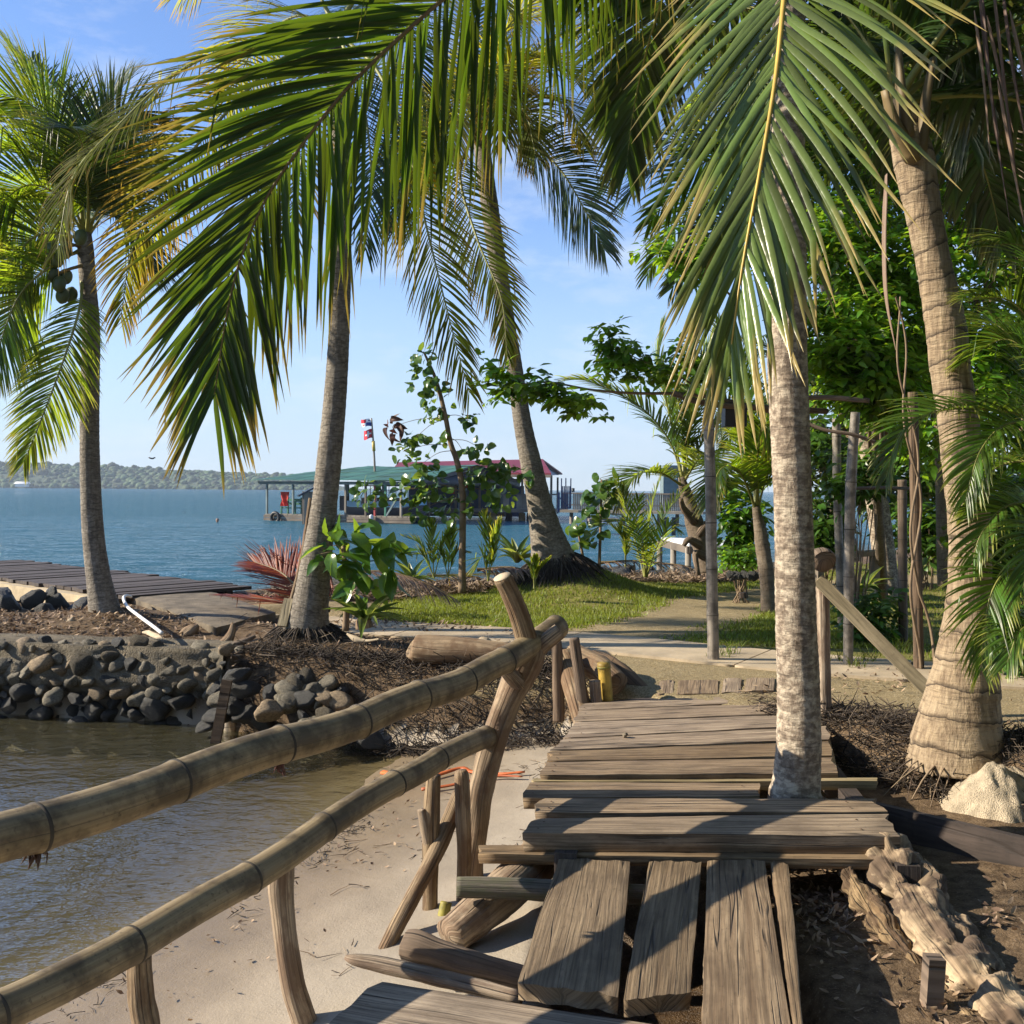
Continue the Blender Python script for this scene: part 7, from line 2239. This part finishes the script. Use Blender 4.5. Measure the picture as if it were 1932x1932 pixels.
def scatter(n, fx, fy, mask, rg):
    out = []
    while sum(len(o) for o in out) < n:
        x = fx[0] + (fx[1] - fx[0]) * rg.random(n * 2); y = fy[0] + (fy[1] - fy[0]) * rg.random(n * 2)
        k = mask(x, y) > rg.random(n * 2)
        out.append(np.c_[x[k], y[k]])
        if k.sum() == 0:
            break
    return np.concatenate(out)[:n]


def sticks(name, xy, lmin, lmax, r, mat, rg, tilt=.15, lift=.012, zf=None):
    n = len(xy)
    z = ground_h(xy[:, 0], xy[:, 1]) if zf is None else zf
    p = np.c_[xy, z + lift * (0.3 + rg.random(n))]
    a = rg.random(n) * 2 * pi; e = rg.normal(0, tilt, n)
    L = lmin + (lmax - lmin) * rg.random(n) ** 1.5
    d = np.c_[np.cos(a) * np.cos(e), np.sin(a) * np.cos(e), np.sin(e)]
    s = nrm(np.cross(d, UPV)); u = np.cross(s, d)
    rr = (r * (.5 + rg.random(n)))[:, None]
    bend = rg.normal(0, .18, (n, 1)) * L[:, None]
    V = []
    for f, k in ((-.5, 1.0), (0, .85), (.5, .35)):
        c = p + d * (L * f)[:, None] + s * bend * (1 - 4 * f * f) * .5
        for ang_ in (0, 2.1, 4.2):
            V.append(c + (s * cos(ang_) + u * sin(ang_)) * rr * k)
    V = np.stack(V, 1)
    q = []
    for b in (0, 3):
        for i in range(3):
            j = (i + 1) % 3
            q.append([b + i, b + j, b + 3 + j, b + 3 + i])
    Fq = (np.array(q)[None] + (np.arange(n) * 9)[:, None, None]).reshape(-1, 4)
    col = np.zeros((n, 9, 4)); col[..., 1] = rg.random(n)[:, None]; col[..., 2] = (.7 * rg.random(n) ** 2)[:, None]; col[..., 0] = .4
    return kind(obj(name, mesh_from(name, V.reshape(-1, 3), [Fq], None, col.reshape(-1, 4)), M[mat]), 'stuff')


def leaf_litter(name, xy, L, W, mat, rg, lift=.01):
    n = len(xy)
    z = ground_h(xy[:, 0], xy[:, 1])
    mb = MB()
    a = rg.random(n) * 2 * pi
    leaf_cloud(mb, np.c_[xy, z + lift * (.5 + rg.random(n))], np.c_[np.cos(a), np.sin(a), rg.normal(.1, .25, n)], np.c_[rg.normal(0, .5, (n, 2)), np.ones(n)], L * (.5 + rg.random(n)), W * (.5 + rg.random(n)), rg, curl=-.3)
    return kind(mb.build(name, M[mat], None), 'stuff')


rq = np.random.default_rng(99)
ybf = lambda x: np.interp(x, YB_X, YB_Y)
ysf = lambda x: np.interp(x, YS_X, YS_Y)
# the earth bank and the strip behind the wall
sticks('twigs', scatter(2600, (-5.6, .7), (8.0, 11.6), lambda x, y: ((y > ybf(x) - .15) & (y < np.where(x < -1.6, 11.5, 10.2 - .3 * x))) * np.clip(.25 + .9 * fbm2(x, y, 1.1, 3) + .3 * (y < ybf(x) + .8), 0, 1), rq), .05, .32, .0035, 'twig', rq)
sticks('bank_roots', scatter(3000, (-2.5, .8), (7.9, 9.6), lambda x, y: (np.abs(y - ybf(x) - .25) < .38) * 1.0, rq), .10, .45, .004, 'root', rq, .5, .05)
sticks('bank_roots', scatter(4200, (1.7, 4.2), (4.3, 7.2), lambda x, y: (np.abs(y - ybf(x) - .35) < .55) * 1.0, rq), .06, .30, .0038, 'root', rq, .5, .05)
sticks('twigs', scatter(1400, (1.7, 4.2), (4.6, 7.6), lambda x, y: (np.abs(y - ybf(x) - .5) < .7) * 1.0, rq), .04, .22, .003, 'twig', rq, .3, .05)
leaf_litter('leaf_litter', scatter(3800, (-5.8, .5), (8.6, 11.8), lambda x, y: (y > ybf(x)) * np.clip(.35 + fbm2(x, y, 1.3, 3), 0, 1), rq), .06, .022, 'litter', rq)
leaf_litter('leaf_litter', scatter(5200, (-3.2, 7), (11.5, 20), lambda x, y: (np.abs(y - ysf(x) + 1.0) < .9) * 1.0, rq), .12, .035, 'litter', rq, .03)
sticks('twigs', scatter(3600, (-3.2, 7), (11.5, 20), lambda x, y: (np.abs(y - ysf(x) + 1.0) < .9) * 1.0, rq), .12, .6, .006, 'twig', rq, .25, .06)
leaf_litter('leaf_litter', scatter(2600, (1.15, 3.4), (2.4, 5.4), lambda x, y: np.clip(.25 + 1.2 * fbm2(x, y, 2.2, 3), 0, 1) * (y < ybf(x) - .1), rq), .042, .016, 'litter', rq)
leaf_litter('leaf_litter', scatter(900, (1.8, 6), (5.5, 9), lambda x, y: (y > ybf(x)) * np.clip(.2 + fbm2(x, y, 1.5, 3), 0, 1), rq), .045, .02, 'litter', rq)
sticks('twigs', scatter(260, (-1.4, .6), (3.2, 7.6), lambda x, y: np.clip(-.15 + 1.6 * fbm2(x, y, 1.4, 3), 0, 1) * (ground_h(x, y) > WATER + .02), rq), .03, .16, .0028, 'twig', rq, .05)
sticks('wrack_line', scatter(380, (-2.3, -.3), (3.4, 8.4), lambda x, y: np.clip(1 - np.abs(ground_h(x, y) - WATER - .03) / .035, 0, 1) ** 2 * np.clip(.5 + 1.5 * fbm2(x, y, 1.3, 3), 0, 1), rq), .02, .10, .0028, 'root', rq, .05)
leaf_litter('wrack_leaves', scatter(160, (-2.0, .2), (3.3, 8.2), lambda x, y: np.clip(1 - np.abs(ground_h(x, y) - WATER - .07) / .08, 0, 1), rq), .03, .014, 'litter', rq)
# rocks along the shore line
rk = thing('shore_rocks', 'line of dark stones along the water edge behind the sprouts', 'rocks', (0, 17.4, -.1))
for i in range(150):
    x = -3.4 + 9.5 * rq.random()
    y = ysf(x) - .1 + .35 * rq.normal()
    s = .08 + .12 * rq.random()
    stone(rk, (x, y, float(ground_h(x, y)) + .03), (s * 1.2, s, s * .75), rq.normal(0, .5, 3), SMR[rq.integers(6)], M['stone_dark'], 'rock')

# grass
def grass_mask(x, y):
    g = smooth(.50, .75, dist_poly(x, y, PATH)) * smooth(.45, 1.0, dist_poly(x, y, TRAIL) + .35 * fbm2(x, y, 1.2, 3))
    g = g * (y + .47 * (x - .6) > 10.9) * (y < ysf(x) - 1.2 + .4 * fbm2(x, y, .8, 2)) * smooth(-1.9, -1.2, x + .4 * (13 - y) * 0)
    return g * np.clip(.75 + .9 * fbm2(x, y, .9, 3), 0.05, 1)


xy = np.concatenate([scatter(85000, (-1.8, 4.2), (10.2, 17.5), grass_mask, rq), scatter(30000, (3.5, 11), (8.6, 22), grass_mask, rq)])
n = len(xy)
z = ground_h(xy[:, 0], xy[:, 1])
a = rq.random(n) * 2 * pi
h = .022 + .04 * rq.random(n) ** 2
w = .0075
d = np.c_[np.cos(a), np.sin(a)]
tip = np.c_[xy + rq.normal(0, .018, (n, 2)), z + h]
V = np.stack([np.c_[xy - d * w, z - .005], np.c_[xy + d * w, z - .005], tip], 1)
col = np.zeros((n, 3, 4)); col[:, 2, 0] = 1; col[..., 1] = rq.random(n)[:, None]
col[..., 2] = np.clip(.6 * fbm2(xy[:, 0], xy[:, 1], 1.5, 3), 0, 1)[:, None]
kind(obj('grass', mesh_from('grass', V.reshape(-1, 3), [np.arange(3 * n).reshape(n, 3)], None, col.reshape(-1, 4), False), M['grass']), 'stuff')
# taller weeds at pole feet
mbw = MB()
for x, y in ((1360, 1242), (1375, 1236), (1615, 1262), (1640, 1250), (1590, 1250), (1700, 1230), (1480, 1245)):
    p = G(x, y, .0)
    for i in range(26):
        aa = rq.random() * 2 * pi; L = .06 + .10 * rq.random()
        b = p + np.array([rq.normal(0, .05), rq.normal(0, .05), 0])
        tube(mbw, spline([b, b + np.array([cos(aa) * L * .25, sin(aa) * L * .25, L * .7]), b + np.array([cos(aa) * L * .7, sin(aa) * L * .7, L])], 4), np.array([.003, .0028, .002, .0005]), 3, cap=False, col=(.2, rq.random(), 0, 0))
kind(mbw.build('weeds', M['grass'], None), 'stuff')

# floating leaf and shell on the water
fl_ = stone(None, G(236, 1763, WATER + .01), (.035, .022, .012), (0, 0, .2), SM[1], M['stone_dark'], 'floating_shell')
tag(fl_, 'dark wet shell poking out of the shallow water', 'shell')

# ------------------------------------------------------------------ sea haze
hz = MB()
box(hz, (-600, 700, 40), (3600, 1720, 90))
q = NT('haze')
vol = q.n('VolumePrincipled', {'Color': (0.72, 0.85, 1.0, 1), 'Density': 0.0002, 'Anisotropy': 0.2})
q.done(None, vol)
HAZE = True
if HAZE:
    kind(hz.build('haze', q.m, None, sm=False), 'stuff')
